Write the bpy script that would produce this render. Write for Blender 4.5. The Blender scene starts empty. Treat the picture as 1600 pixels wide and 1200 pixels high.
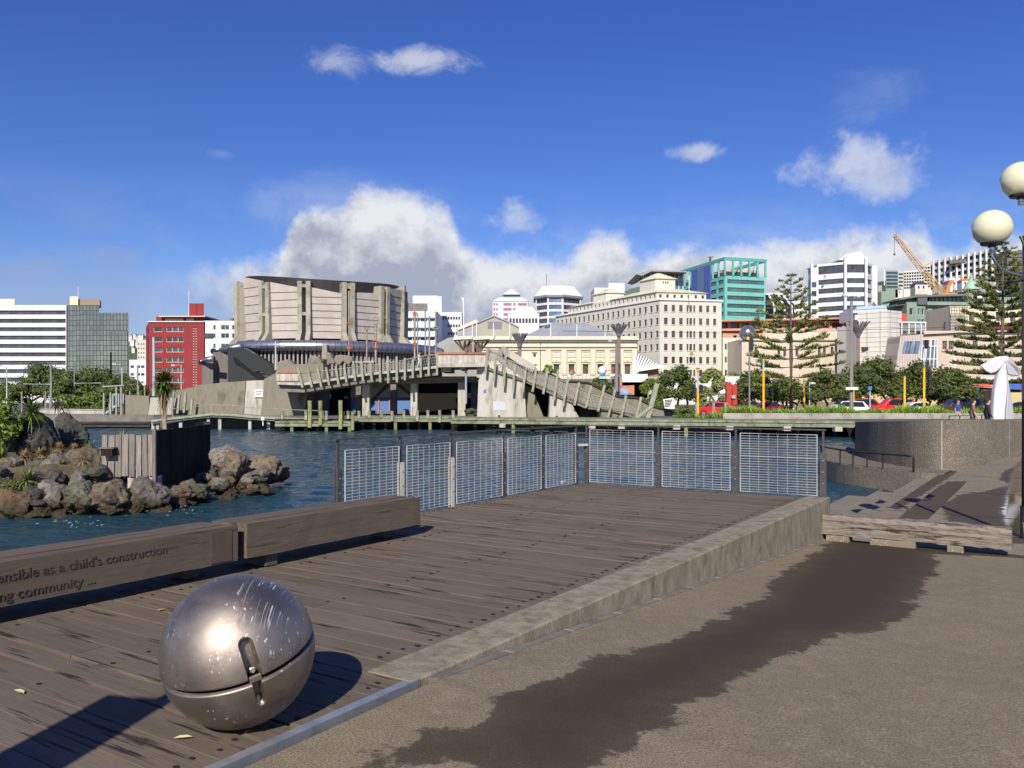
import bpy, bmesh, math, random
from mathutils import Vector, Matrix, noise
R = math.radians
rnd = random.Random(7)
scene = bpy.context.scene
COL = scene.collection
EYE = 1.55; HOR = 622; F = 1300.0

# ------------------------------------------------------------------ camera
cam = bpy.data.cameras.new("camera"); camo = bpy.data.objects.new("camera", cam)
COL.objects.link(camo); scene.camera = camo
camo.location = (0, 0, EYE); camo.rotation_euler = (R(90), 0, 0)
cam.sensor_width = 36.0; cam.lens = 36.0 * F / 1600.0
cam.shift_y = (HOR - 600) / 1600.0
cam.clip_start = 0.05; cam.clip_end = 9000
# ------------------------------------------------------------------ light
SUN_EL = 34.0; SUN_HEAD = 10.0       # shadows fall away from the camera, 10 degrees to the right
scene.view_settings.view_transform = 'Standard'; scene.view_settings.look = 'None'
scene.view_settings.exposure = 0.27; scene.view_settings.gamma = 1.0
sl = bpy.data.lights.new("sun", 'SUN'); sl.energy = 5.0; sl.angle = R(0.5); sl.color = (1.0, 0.905, 0.77)
so = bpy.data.objects.new("sun", sl); COL.objects.link(so)
sd = Vector((math.sin(R(SUN_HEAD)) * math.cos(R(SUN_EL)), math.cos(R(SUN_HEAD)) * math.cos(R(SUN_EL)), -math.sin(R(SUN_EL))))
so.rotation_euler = sd.to_track_quat('-Z', 'Y').to_euler(); so.location = (-5, -20, 30)

# ------------------------------------------------------------------ node helpers
class NT:
    def __init__(s, tree): s.t = tree; s.n = tree.nodes; s.l = tree.links
    def new(s, typ, **kw):
        n = s.n.new(typ)
        for k, v in kw.items(): setattr(n, k, v)
        return n
    def put(s, sock, v):
        if isinstance(v, bpy.types.NodeSocket): s.l.new(v, sock)
        elif v is not None:
            if isinstance(v, (tuple, list)) and len(v) == 3 and sock.type == 'RGBA': v = (*v, 1)
            sock.default_value = v
    def m(s, op, a, b=None, c=None, clamp=False):
        n = s.new('ShaderNodeMath', operation=op, use_clamp=clamp)
        s.put(n.inputs[0], a)
        if b is not None: s.put(n.inputs[1], b)
        if c is not None: s.put(n.inputs[2], c)
        return n.outputs[0]
    def ss(s, v, a, b, lo=0.0, hi=1.0):
        n = s.new('ShaderNodeMapRange', interpolation_type='SMOOTHSTEP')
        s.put(n.inputs['Value'], v); s.put(n.inputs['From Min'], a); s.put(n.inputs['From Max'], b)
        s.put(n.inputs['To Min'], lo); s.put(n.inputs['To Max'], hi)
        return n.outputs[0]
    def noise(s, vec=None, scale=5, detail=6, rough=.55, dist=0.0):
        n = s.new('ShaderNodeTexNoise'); n.inputs['Scale'].default_value = scale
        n.inputs['Detail'].default_value = detail; n.inputs['Roughness'].default_value = rough
        n.inputs['Distortion'].default_value = dist
        if vec is not None: s.put(n.inputs['Vector'], vec)
        return n.outputs['Fac']
    def mix(s, f, a, b, blend='MIX'):
        n = s.new('ShaderNodeMix', data_type='RGBA', blend_type=blend)
        s.put(n.inputs[0], f); s.put(n.inputs[6], a); s.put(n.inputs[7], b)
        return n.outputs[2]
    def mapping(s, vec, scale=(1, 1, 1), rot=(0, 0, 0), loc=(0, 0, 0)):
        n = s.new('ShaderNodeMapping'); s.put(n.inputs['Vector'], vec)
        n.inputs['Scale'].default_value = scale; n.inputs['Rotation'].default_value = rot; n.inputs['Location'].default_value = loc
        return n.outputs[0]

# ------------------------------------------------------------------ world: sky and clouds
world = bpy.data.worlds.new("World"); scene.world = world; world.use_nodes = True
wt = NT(world.node_tree)
for n in list(wt.n): wt.n.remove(n)
sky = wt.new('ShaderNodeTexSky', sky_type='NISHITA', sun_disc=False)
sky.sun_elevation = R(SUN_EL); sky.sun_rotation = R(180 + SUN_HEAD)
sky.air_density = 1.0; sky.dust_density = 0.3; sky.ozone_density = 2.6
tc = wt.new('ShaderNodeTexCoord'); gen = tc.outputs['Generated']
nrm = wt.new('ShaderNodeVectorMath', operation='NORMALIZE'); wt.l.new(gen, nrm.inputs[0])
D = nrm.outputs[0]
sx = wt.new('ShaderNodeSeparateXYZ'); wt.l.new(D, sx.inputs[0])
az = wt.m('ARCTAN2', sx.outputs[0], sx.outputs[1]); el = wt.m('ARCSINE', sx.outputs[2])
nA = wt.noise(D, 7, 9, .60); nB = wt.noise(D, 26, 8, .62); nC = wt.noise(wt.mapping(D, (1, 1, 2.2)), 5, 10, .62, .4)
def azel(px, py):
    a = math.atan((px - 800) / F); return a, math.atan((HOR - py) / F * math.cos(a))
# height of the cloud bank by azimuth (float curve)
fc = wt.new('ShaderNodeFloatCurve'); cur = fc.mapping.curves[0]
A0, A1 = -1.0, 1.0
pts = [(-400, 560), (0, 560), (150, 520), (270, 430), (330, 400), (400, 402), (432, 392), (452, 345), (480, 315), (530, 303), (600, 292), (650, 298), (705, 325), (730, 372), (800, 402), (870, 405), (915, 372), (960, 358), (1000, 385), (1050, 382), (1120, 372), (1200, 378), (1290, 362), (1335, 352), (1375, 366), (1410, 352), (1445, 358), (1480, 385), (1540, 360), (1600, 350), (2000, 380)]
cp = []
for px, py in pts:
    a, e = azel(px, py); cp.append(((a - A0) / (A1 - A0), e / 0.5))
while len(cur.points) > 2: cur.points.remove(cur.points[1])
cur.points[0].location = (0, cp[0][1]); cur.points[1].location = (1, cp[-1][1])
for p in cp[1:-1]:
    q = cur.points.new(*p); q.handle_type = 'AUTO'
fc.mapping.update()
wt.l.new(wt.m('MULTIPLY_ADD', az, 0.5, 0.5), fc.inputs['Value'])
top = wt.m('MULTIPLY', fc.outputs[0], 0.5)
warp = wt.m('ADD', wt.m('MULTIPLY_ADD', nA, 0.065, -0.0325), wt.m('MULTIPLY_ADD', nB, 0.05, -0.025))
dep = wt.m('ADD', wt.m('SUBTRACT', top, el), warp)              # >0 inside the bank
bank = wt.ss(dep, -0.007, 0.027)
leftfade = wt.ss(az, -0.42, -0.26)                              # thin veil at far left
bank = wt.m('MULTIPLY', bank, wt.m('MULTIPLY_ADD', leftfade, 0.75, 0.25))
hz = wt.ss(el, 0.16, 0.02)
veil = wt.m('MULTIPLY', wt.ss(nC, .42, .72), wt.m('MULTIPLY', wt.ss(el, .26, .08), .55))
bank = wt.m('MAXIMUM', bank, veil)
def blob(px, py, w, h, soft, amt, n1, k=.9):
    a, e = azel(px, py)
    dx = wt.m('DIVIDE', wt.m('SUBTRACT', az, a), w / F); dy = wt.m('DIVIDE', wt.m('SUBTRACT', el, e), h / F)
    d = wt.m('SQRT', wt.m('ADD', wt.m('MULTIPLY', dx, dx), wt.m('MULTIPLY', dy, dy)))
    d = wt.m('ADD', d, wt.m('MULTIPLY_ADD', n1, k * 2, -k))
    return wt.m('MULTIPLY', wt.ss(d, 1.0, 1.0 - soft), amt)
nW = wt.noise(wt.mapping(D, (1, 1, 1.6)), 16, 10, .66, .6)
wisp = None
for args in [(520, 92, 62, 30, 1.1, .40, nW, 1.4), (655, 93, 96, 26, 1.0, .62, nW, 1.2), (1088, 238, 50, 16, .8, .55, nW, 1.0),
             (1340, 258, 100, 50, .8, .62, nB, 1.0), (1380, 282, 70, 42, .9, .6, nB, 1.0), (815, 345, 52, 36, .9, .50, nB, 1.2), (1350, 150, 75, 45, 1.2, .12, nW, 1.2),
             (1594, 180, 6, 5, .5, .0, nW, .4), (175, 400, 80, 26, 1.0, .42, nW, 1.2), (40, 425, 90, 30, 1.0, .5, nW, 1.2), (345, 240, 30, 12, 1, .12, nW, 1.2), (120, 480, 330, 95, 1.3, .62, nC, 1.1), (560, 330, 190, 60, 1.0, .25, nC, 1.0)]:
    b = blob(*args); wisp = b if wisp is None else wt.m('MAXIMUM', wisp, b)
# cloud colour: bright sunlit tops, blue-grey bodies
nL = wt.noise(wt.mapping(D, (1, 1, 1), loc=(0.006, 0.01, -0.022)), 7, 9, .60)
lit = wt.m('ADD', wt.ss(dep, .105, .0), wt.m('MULTIPLY', wt.m('SUBTRACT', nA, nL), 5.5))
lit = wt.m('ADD', lit, wt.m('MULTIPLY_ADD', nB, .9, -.45), clamp=True)
ccol = wt.mix(lit, (0.40, 0.44, 0.55), (0.86, 0.87, 0.89))
lowc = wt.mix(wt.ss(el, .13, .03), ccol, (0.42, 0.47, 0.62)); lowc = wt.mix(wt.m('MULTIPLY', wt.ss(az, -.30, -.45), wt.ss(el, .26, .16)), lowc, (.36, .41, .60))
skyc = wt.new('ShaderNodeHueSaturation'); skyc.inputs['Hue'].default_value = .512; skyc.inputs['Saturation'].default_value = 1.22; skyc.inputs['Value'].default_value = 1.0
wt.l.new(sky.outputs[0], skyc.inputs['Color'])
SKY_STR = 0.08
blue = wt.mix(wt.ss(el, .65, .02), wt.mix(1.0, skyc.outputs[0], (0.66, .80, 1.24, 1), 'MULTIPLY'), wt.mix(1.0, skyc.outputs[0], (.76, .87, 1.18, 1), 'MULTIPLY'))
cl = wt.new('ShaderNodeVectorMath', operation='SCALE'); wt.l.new(lowc, cl.inputs[0]); cl.inputs['Scale'].default_value = 1.0 / SKY_STR * .80
fac = wt.m('MAXIMUM', bank, wisp)
fin = wt.mix(wt.m('MULTIPLY', fac, .97), blue, cl.outputs[0])
bg = wt.new('ShaderNodeBackground'); wt.l.new(fin, bg.inputs[0]); bg.inputs[1].default_value = SKY_STR
wo = wt.new('ShaderNodeOutputWorld'); wt.l.new(bg.outputs[0], wo.inputs[0])

# ------------------------------------------------------------------ mesh helpers
def at(px, py, Y): return Vector(((px - 800) / F * Y, Y, EYE + (HOR - py) / F * Y))
def gx(px, Y): return (px - 800) / F * Y
def gz(py, Y): return EYE + (HOR - py) / F * Y
DR = R(-33.1)                                   # deck frame: local x = v (right), local y = u (away)
CU, SU = math.cos(R(33.1)), math.sin(R(33.1))
def dk(v, u, z=0): return Vector((v * CU + u * SU, -v * SU + u * CU, z))

def basis(d, up=(0, 0, 1)):
    d = Vector(d).normalized(); up = Vector(up)
    if abs(d.dot(up)) > .98: up = Vector((0, 1, 0))
    a = d.cross(up).normalized(); b = a.cross(d).normalized()
    return a, b, d
class MB:
    def __init__(s): s.v = []; s.f = []; s.mi = []; s.a = []; s.k = 0; s.r = 0.0
    def face(s, idx): s.f.append(tuple(idx)); s.mi.append(s.k); s.a.append(s.r)
    def poly(s, pts):
        b = len(s.v); s.v += [tuple(p) for p in pts]; s.face(range(b, b + len(pts))); return s
    def box(s, x0, x1, y0, y1, z0, z1):
        return s.hexa([(x0, y0, z0), (x1, y0, z0), (x1, y1, z0), (x0, y1, z0), (x0, y0, z1), (x1, y0, z1), (x1, y1, z1), (x0, y1, z1)])
    def hexa(s, p):
        b = len(s.v); s.v += [tuple(q) for q in p]
        for f in ((0, 3, 2, 1), (4, 5, 6, 7), (0, 1, 5, 4), (1, 2, 6, 5), (2, 3, 7, 6), (3, 0, 4, 7)): s.face([b + i for i in f])
        return s
    def bar(s, p, q, w, h=None, up=(0, 0, 1)):
        h = h or w; p = Vector(p); q = Vector(q); a, b, d = basis(q - p, up)
        a = a * (w / 2); b = b * (h / 2)
        return s.hexa([p - a - b, p + a - b, q + a - b, q - a - b, p - a + b, p + a + b, q + a + b, q - a + b])
    def prism(s, pts, off):
        off = Vector(off); n = len(pts); b = len(s.v)
        s.v += [tuple(p) for p in pts] + [tuple(Vector(p) + off) for p in pts]
        s.face(range(b, b + n)); s.face(range(b + 2 * n - 1, b + n - 1, -1))
        for i in range(n):
            j = (i + 1) % n; s.face([b + i, b + n + i, b + n + j, b + j])
        return s
    def extr(s, poly, z0, z1):
        return s.prism([(x, y, z0) for x, y in poly], (0, 0, z1 - z0))
    def tube(s, path, r, n=8, cap=True):
        path = [Vector(p) for p in path]; rs = r if isinstance(r, (list, tuple)) else [r] * len(path); b = len(s.v)
        prev = None
        for i, p in enumerate(path):
            d = (path[min(i + 1, len(path) - 1)] - path[max(i - 1, 0)])
            if prev is None: a, c, _ = basis(d)
            else:
                d.normalize(); a = (prev - d * prev.dot(d)).normalized(); c = d.cross(a)
            prev = a
            for k in range(n):
                t = 2 * math.pi * k / n; s.v.append(tuple(p + (a * math.cos(t) + c * math.sin(t)) * rs[i]))
        for i in range(len(path) - 1):
            for k in range(n):
                j = (k + 1) % n; s.face([b + i * n + k, b + i * n + j, b + (i + 1) * n + j, b + (i + 1) * n + k])
        if cap:
            s.face(range(b + n - 1, b - 1, -1)); e = b + (len(path) - 1) * n; s.face(range(e, e + n))
        return s
    def lathe(s, prof, c=(0, 0, 0), n=16, a0=0, a1=360):
        b = len(s.v); full = abs(a1 - a0) >= 360; m = n if full else n + 1; c = Vector(c)
        for r, z in prof:
            for k in range(m):
                t = R(a0 + (a1 - a0) * k / n); s.v.append((c.x + r * math.cos(t), c.y + r * math.sin(t), c.z + z))
        for i in range(len(prof) - 1):
            for k in range(n):
                j = (k + 1) % m if full else k + 1
                s.face([b + i * m + k, b + i * m + j, b + (i + 1) * m + j, b + (i + 1) * m + k])
        return s
    def ball(s, c, r, n=16, m=10, sq=(1, 1, 1)):
        c = Vector(c); b = len(s.v)
        for i in range(m + 1):
            th = math.pi * i / m
            for k in range(n):
                t = 2 * math.pi * k / n
                s.v.append((c.x + r * sq[0] * math.sin(th) * math.cos(t), c.y + r * sq[1] * math.sin(th) * math.sin(t), c.z - r * sq[2] * math.cos(th)))
        for i in range(m):
            for k in range(n):
                j = (k + 1) % n; s.face([b + i * n + k, b + i * n + j, b + (i + 1) * n + j, b + (i + 1) * n + k])
        return s
    def mesh(s, name, mats, smooth=False, off=None, bevel=0):
        me = bpy.data.meshes.new(name)
        v = s.v if off is None else [(a - off[0], b - off[1], c - off[2]) for a, b, c in s.v]
        me.from_pydata(v, [], s.f)
        if not isinstance(mats, (list, tuple)): mats = [mats]
        for m in mats: me.materials.append(m)
        me.polygons.foreach_set('material_index', s.mi)
        if any(s.a):
            at_ = me.attributes.new('rnd', 'FLOAT', 'FACE'); at_.data.foreach_set('value', s.a)
        if smooth: me.polygons.foreach_set('use_smooth', [True] * len(me.polygons))
        me.update(); me.validate()
        if smooth == 'auto':
            bm = bmesh.new(); bm.from_mesh(me); bmesh.ops.remove_doubles(bm, verts=bm.verts, dist=1e-4)
            for e in bm.edges: e.smooth = e.calc_face_angle(0) < R(35)
            bm.to_mesh(me); bm.free()
        return me
    def build(s, name, mats, parent=None, smooth=False, world=True, rot=0, loc=(0, 0, 0), bevel=0):
        off = None
        if parent is not None and world:
            off = wl(parent)
        o = bpy.data.objects.new(name, s.mesh(name, mats, smooth, off)); COL.objects.link(o)
        if parent is not None: o.parent = parent
        o.location = loc; o.rotation_euler = (0, 0, rot)
        if bevel: bev(o, bevel)
        return o
def bev(o, w, seg=2):
    m = o.modifiers.new('bevel', 'BEVEL'); m.width = w; m.segments = seg; m.limit_method = 'ANGLE'; m.angle_limit = R(40)
def wl(o):
    v = Vector(o.location)
    while o.parent: o = o.parent; v += o.location
    return v
def tag(o, label=None, cat=None, group=None, kind=None):
    if label: o['label'] = label
    if cat: o['category'] = cat
    if group: o['group'] = group
    if kind: o['kind'] = kind
    return o
def thing(name, label, cat, loc=(0, 0, 0), rz=0, group=None):
    o = bpy.data.objects.new(name, None); COL.objects.link(o); o.empty_display_size = .2
    o.location = loc; o.rotation_euler = (0, 0, rz)
    return tag(o, label, cat, group)
def struct(o): o['kind'] = 'structure'; return o
KIDS = {}
def copy_tree(o, loc=None, rz=None, scale=None, label=None, group=None, parent=None):
    c = o.copy(); COL.objects.link(c)
    if parent is not None: c.parent = parent
    if loc is not None: c.location = loc
    if rz is not None: c.rotation_euler = (0, 0, rz)
    if scale is not None: c.scale = (scale,) * 3 if not isinstance(scale, (tuple, list)) else scale
    if label: c['label'] = label
    if group: c['group'] = group
    for ch in [x for x in bpy.data.objects if x.parent == o]: copy_tree(ch, parent=c)
    return c

# ------------------------------------------------------------------ materials
def P(name, c1, c2=None, scale=4, rough=.8, metal=0.0, bump=0.0, bscale=None, detail=8, stretch=(1, 1, 1), spec=.5, c3=None, s3=1, t3=(.5, .7), lo=.35, hi=.65, coat=0, vary=0, pos=False, rvar=0, attr=0, normaldist=.02, trans=0):
    m = bpy.data.materials.new(name); m.use_nodes = True; t = NT(m.node_tree)
    b = t.n['Principled BSDF']
    tcn = t.new('ShaderNodeTexCoord'); vec = tcn.outputs['Object']
    if pos: vec = t.new('ShaderNodeNewGeometry').outputs['Position']
    v = t.mapping(vec, stretch) if stretch != (1, 1, 1) else vec
    col = (*c1, 1)
    if c2 is not None:
        n1 = t.noise(v, scale, detail, .6); col = t.mix(t.ss(n1, lo, hi), c1, c2)
    if c3 is not None:
        n3 = t.noise(v, s3, 9, .65); col = t.mix(t.ss(n3, t3[0], t3[1]), col, c3)
    if attr:
        an = t.new('ShaderNodeAttribute', attribute_name='rnd'); f = t.m('MULTIPLY_ADD', an.outputs['Fac'], attr, 1 - attr / 2)
        vm = t.new('ShaderNodeVectorMath', operation='SCALE'); t.put(vm.inputs[0], col); t.put(vm.inputs['Scale'], f); col = vm.outputs[0]
    if vary:
        oi = t.new('ShaderNodeObjectInfo'); f = t.m('MULTIPLY_ADD', oi.outputs['Random'], vary, 1 - vary / 2)
        vm = t.new('ShaderNodeVectorMath', operation='SCALE'); t.put(vm.inputs[0], col); t.put(vm.inputs['Scale'], f); col = vm.outputs[0]
    t.put(b.inputs['Base Color'], col)
    b.inputs['Metallic'].default_value = metal; b.inputs['Specular IOR Level'].default_value = spec
    if rvar:
        nr = t.noise(vec, scale * .7 + .3, 6, .6); t.put(b.inputs['Roughness'], t.m('MULTIPLY_ADD', nr, rvar, rough - rvar / 2, clamp=True))
    else: b.inputs['Roughness'].default_value = rough
    if coat: b.inputs['Coat Weight'].default_value = coat
    if trans: b.inputs['Transmission Weight'].default_value = trans
    if bump:
        nb = t.noise(v, bscale or scale * 4, 8, .65)
        bp = t.new('ShaderNodeBump'); bp.inputs['Strength'].default_value = bump; bp.inputs['Distance'].default_value = normaldist
        t.l.new(nb, bp.inputs['Height']); t.l.new(bp.outputs[0], b.inputs['Normal'])
    return m
# ------------------------------------------------------------------ materials
def wood_mat(name, c1, c2, axis, c3, attr=.35, bump=.5):
    st = (.9, 14, 14) if axis == 'x' else (14, .9, 14)
    m = P(name, c1, c2, scale=1.1, rough=.85, bump=bump * .6, bscale=6, stretch=st, lo=.25, hi=.75, c3=c3, s3=1.1, t3=(.54, .65), attr=attr, spec=.10, normaldist=.012)
    return m
M_deck = wood_mat('deck wood', (.116, .094, .071), (.162, .134, .104), 'x', (.030, .023, .018), attr=.26)
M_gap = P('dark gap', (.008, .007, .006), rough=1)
M_bench = wood_mat('bench wood', (.094, .075, .057), (.142, .117, .092), 'y', (.07, .052, .044), attr=.15)
M_carve = P('carving shade letters', (.055, .041, .033), rough=.95)  # raised letters; the shade inside the carving is put into their dark colour
M_plaque = P('plaque', (.13, .10, .07), (.10, .08, .06), rough=.6, metal=.3)
M_conc = P('kerb concrete', (.20, .178, .125), (.285, .255, .188), scale=9, rough=.92, bump=.5, bscale=60, c3=(.11, .10, .07), s3=5, t3=(.50, .72), stretch=(1, 1, .6), spec=.2)
M_steel = P('galvanised strip', (.25, .28, .31), (.36, .38, .40), scale=8, rough=.45, metal=.5, rvar=.3)
M_block = P('bench block', (.10, .095, .085), (.08, .07, .06), rough=.8)
M_ball = None
M_post = P('dark steel post', (.075, .072, .075), (.10, .095, .095), scale=12, rough=.55, metal=.4)
M_postw = P('bare post', (.62, .60, .50), (.50, .47, .36), scale=5, rough=.5, stretch=(1, 1, .2))
M_galv = P('galvanised rods', (.50, .51, .52), rough=.38, metal=.15)
M_bolt = P('bolt', (.55, .55, .55), rough=.35, metal=.8)
M_drift = P('weathered timber', (.20, .17, .135), (.29, .255, .21), scale=2.2, rough=.95, bump=.9, bscale=9, stretch=(.8, 9, 9), c3=(.05, .04, .03), s3=1.9, t3=(.53, .62), spec=.15, normaldist=.03)

def agg_mat(name, base, spec_c, wet_c, dry=False):
    m = bpy.data.materials.new(name); m.use_nodes = True; t = NT(m.node_tree); b = t.n['Principled BSDF']
    pos = t.new('ShaderNodeNewGeometry').outputs['Position']
    vo = t.new('ShaderNodeTexVoronoi'); vo.inputs['Scale'].default_value = 40; t.l.new(pos, vo.inputs['Vector'])
    sepc = t.new('ShaderNodeSeparateColor'); t.l.new(vo.outputs['Color'], sepc.inputs[0])
    stone = t.m('MULTIPLY', t.m('GREATER_THAN', sepc.outputs[0], .72), t.ss(vo.outputs['Distance'], .42, .25))
    n1 = t.noise(pos, 1.3, 8, .6); n2 = t.noise(pos, 45, 4, .7); n5 = t.noise(pos, .35, 8, .7)
    c = t.mix(t.ss(n1, .3, .7), base, tuple(x * .80 for x in base)); c = t.mix(t.m('MULTIPLY', n2, .5), c, tuple(x * .5 for x in base))
    c = t.mix(t.ss(n5, .5, .72), c, tuple(x * .78 for x in base))
    c = t.mix(stone, c, spec_c)
    an = t.new('ShaderNodeAttribute', attribute_name='wet')
    nw = t.noise(pos, 3.2, 9, .68, .3); nx = t.noise(t.mapping(pos, (1, 1, 1), (0, 0, R(30))), 11, 6, .7)
    w = t.m('ADD', an.outputs['Fac'], t.m('ADD', t.m('MULTIPLY_ADD', nw, .5, -.25), t.m('MULTIPLY_ADD', nx, .15, -.075)))
    w = t.ss(w, -.02, .05)
    if dry: w = t.m('MULTIPLY', w, 0.0)
    pu = t.new('ShaderNodeAttribute', attribute_name='puddle'); pd = t.ss(t.m('ADD', pu.outputs['Fac'], t.m('MULTIPLY_ADD', nw, .3, -.15)), -.04, .10)
    if dry: pd = t.m('MULTIPLY', pd, 0.0)
    c = t.mix(t.m('MAXIMUM', w, pd), c, t.mix(n1, wet_c, tuple(x * 1.35 for x in wet_c)))
    t.put(b.inputs['Base Color'], c)
    r = t.m('MULTIPLY_ADD', w, -.15, .94); r = t.m('MULTIPLY', r, t.m('MULTIPLY_ADD', pd, -.96, 1)); t.put(b.inputs['Roughness'], r)
    t.put(b.inputs['Specular IOR Level'], t.m('MULTIPLY_ADD', pd, .5, .10))
    bp = t.new('ShaderNodeBump'); t.put(bp.inputs['Strength'], t.m('MULTIPLY_ADD', pd, -.46, .47)); bp.inputs['Distance'].default_value = .01
    t.l.new(n2, bp.inputs['Height']); t.l.new(bp.outputs[0], b.inputs['Normal'])
    return m
def pave_mat():
    m = bpy.data.materials.new('pavement'); m.use_nodes = True; t = NT(m.node_tree); b = t.n['Principled BSDF']
    pos = t.new('ShaderNodeNewGeometry').outputs['Position']
    n1 = t.noise(pos, .9, 8, .6); n2 = t.noise(pos, 90, 3, .8); n3 = t.noise(pos, 260, 2, .8); n4 = t.noise(pos, 7, 8, .7)
    c = t.mix(t.ss(n1, .3, .7), (.265, .222, .145), (.205, .172, .112)); c = t.mix(t.ss(n4, .35, .75), c, (.310, .262, .175))
    c = t.mix(t.ss(n2, .42, .62), c, (.125, .102, .075)); c = t.mix(t.ss(n3, .60, .72), c, (.34, .31, .27))
    an = t.new('ShaderNodeAttribute', attribute_name='wet')
    nw = t.noise(pos, 2.2, 9, .66, .25); nx = t.noise(pos, 14, 6, .7)
    w0 = t.m('ADD', an.outputs['Fac'], t.m('ADD', t.m('MULTIPLY_ADD', nw, .72, -.36), t.m('MULTIPLY_ADD', nx, .22, -.11)))
    w = t.m('ADD', t.m('MULTIPLY', t.ss(w0, -.02, .04), .82), t.m('MULTIPLY', t.ss(w0, -.10, .40), .18))
    c = t.mix(w, c, t.mix(.10, (.040, .030, .021, 1), c))
    t.put(b.inputs['Base Color'], c); t.put(b.inputs['Roughness'], t.m('MULTIPLY_ADD', w, -.16, .95)); b.inputs['Specular IOR Level'].default_value = .10
    bp = t.new('ShaderNodeBump'); bp.inputs['Strength'].default_value = .55; bp.inputs['Distance'].default_value = .006
    t.l.new(n2, bp.inputs['Height']); t.l.new(bp.outputs[0], b.inputs['Normal'])
    return m
M_pave = pave_mat()
M_agg = agg_mat('aggregate concrete', (.245, .212, .16), (.46, .42, .35), (.070, .055, .042))
M_aggw = agg_mat('aggregate wall', (.18, .16, .125), (.50, .46, .38), (.09, .075, .055), True)
M_aggd = agg_mat('aggregate risers', (.25, .215, .165), (.46, .42, .35), (.085, .068, .053), True)

def water_mat():
    m = bpy.data.materials.new('water'); m.use_nodes = True; t = NT(m.node_tree); b = t.n['Principled BSDF']
    pos = t.new('ShaderNodeNewGeometry').outputs['Position']
    sp = t.new('ShaderNodeSeparateXYZ'); t.l.new(pos, sp.inputs[0])
    n1 = t.noise(t.mapping(pos, (1, 1, 1), (0, 0, R(20))), .12, 6, .6)
    t.put(b.inputs['Base Color'], t.mix(t.ss(n1, .3, .7), (.012, .043, .060), (.020, .064, .085)))
    b.inputs['Roughness'].default_value = .10; b.inputs['IOR'].default_value = 1.33
    v = t.mapping(pos, (1, 1.9, 1), (0, 0, R(-18)))
    w1 = t.noise(v, .9, 8, .62, .3); w2 = t.noise(v, 4.2, 6, .6, .2); w3 = t.noise(pos, .25, 3, .5)
    h = t.m('ADD', t.m('MULTIPLY', w1, 1.0), t.m('ADD', t.m('MULTIPLY', w2, .28), t.m('MULTIPLY', w3, .8)))
    bp = t.new('ShaderNodeBump'); bp.inputs['Strength'].default_value = 1.0; bp.inputs['Distance'].default_value = .25
    t.l.new(h, bp.inputs['Height']); t.l.new(bp.outputs[0], b.inputs['Normal'])
    return m
M_water = water_mat()

def ball_mat():
    m = bpy.data.materials.new('brushed steel ball'); m.use_nodes = True; t = NT(m.node_tree); b = t.n['Principled BSDF']
    o = t.new('ShaderNodeTexCoord').outputs['Object']
    n1 = t.noise(o, 3.2, 8, .6); n2 = t.noise(o, 60, 4, .7); n3 = t.noise(o, 9, 8, .7)
    c = t.mix(t.ss(n1, .35, .65), (.275, .238, .205), (.37, .325, .285)); c = t.mix(t.ss(n3, .52, .75), c, (.16, .145, .135))
    # scratched patch near the top right
    scd = t.new('ShaderNodeAttribute', attribute_name='scr').outputs['Fac']
    wv = t.mapping(o, (55, 2.2, 2.2), (R(10), R(14), R(28)))
    ns = t.noise(wv, 1.0, 2, .5, .15)
    ln = t.m('MULTIPLY', t.ss(t.m('ABSOLUTE', t.m('SUBTRACT', ns, .5)), .022, .008), t.ss(scd, .15, .45))
    brk = t.ss(t.noise(o, 9, 3, .5), .44, .50); ln = t.m('MULTIPLY', ln, brk)
    dots = t.m('MULTIPLY', t.ss(t.noise(t.mapping(o, (1, 1, .5)), 60, 2, .5), .66, .70), t.ss(t.noise(o, 5, 3, .5), .46, .56))
    sc = t.m('MAXIMUM', ln, t.m('MULTIPLY', dots, .8))
    pits = t.m('MULTIPLY', t.ss(t.noise(o, 120, 2, .5), .72, .76), t.ss(n1, .45, .6))
    c = t.mix(t.m('MULTIPLY', t.ss(scd, .1, .9), .5), c, (.13, .13, .14)); c = t.mix(pits, c, (.05, .045, .04)); c = t.mix(sc, c, (.80, .78, .72))
    t.put(b.inputs['Base Color'], c); b.inputs['Metallic'].default_value = .96
    t.put(b.inputs['Roughness'], t.m('ADD', t.m('MULTIPLY_ADD', n1, .20, .44), t.m('MULTIPLY', sc, .2), clamp=True))
    bp = t.new('ShaderNodeBump'); bp.inputs['Strength'].default_value = .10; bp.inputs['Distance'].default_value = .004
    t.l.new(n2, bp.inputs['Height']); t.l.new(bp.outputs[0], b.inputs['Normal'])
    return m
M_ball = ball_mat()
def simple(name, c, rough=.8, metal=0, **k): return P(name, c, rough=rough, metal=metal, **k)
M_white = simple('white paint', (.78, .78, .76), .5)
M_black = simple('black', (.015, .015, .016), .6)
M_skin = simple('skin', (.42, .26, .19), .6)
M_globe = P('opal globe', (.66, .66, .47), rough=.16, spec=.5, coat=.4)
M_chrome = simple('polished steel', (.55, .54, .52), .12, 1.0)
M_darkmetal = simple('dark metal', (.05, .045, .05), .4, .6)
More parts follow.
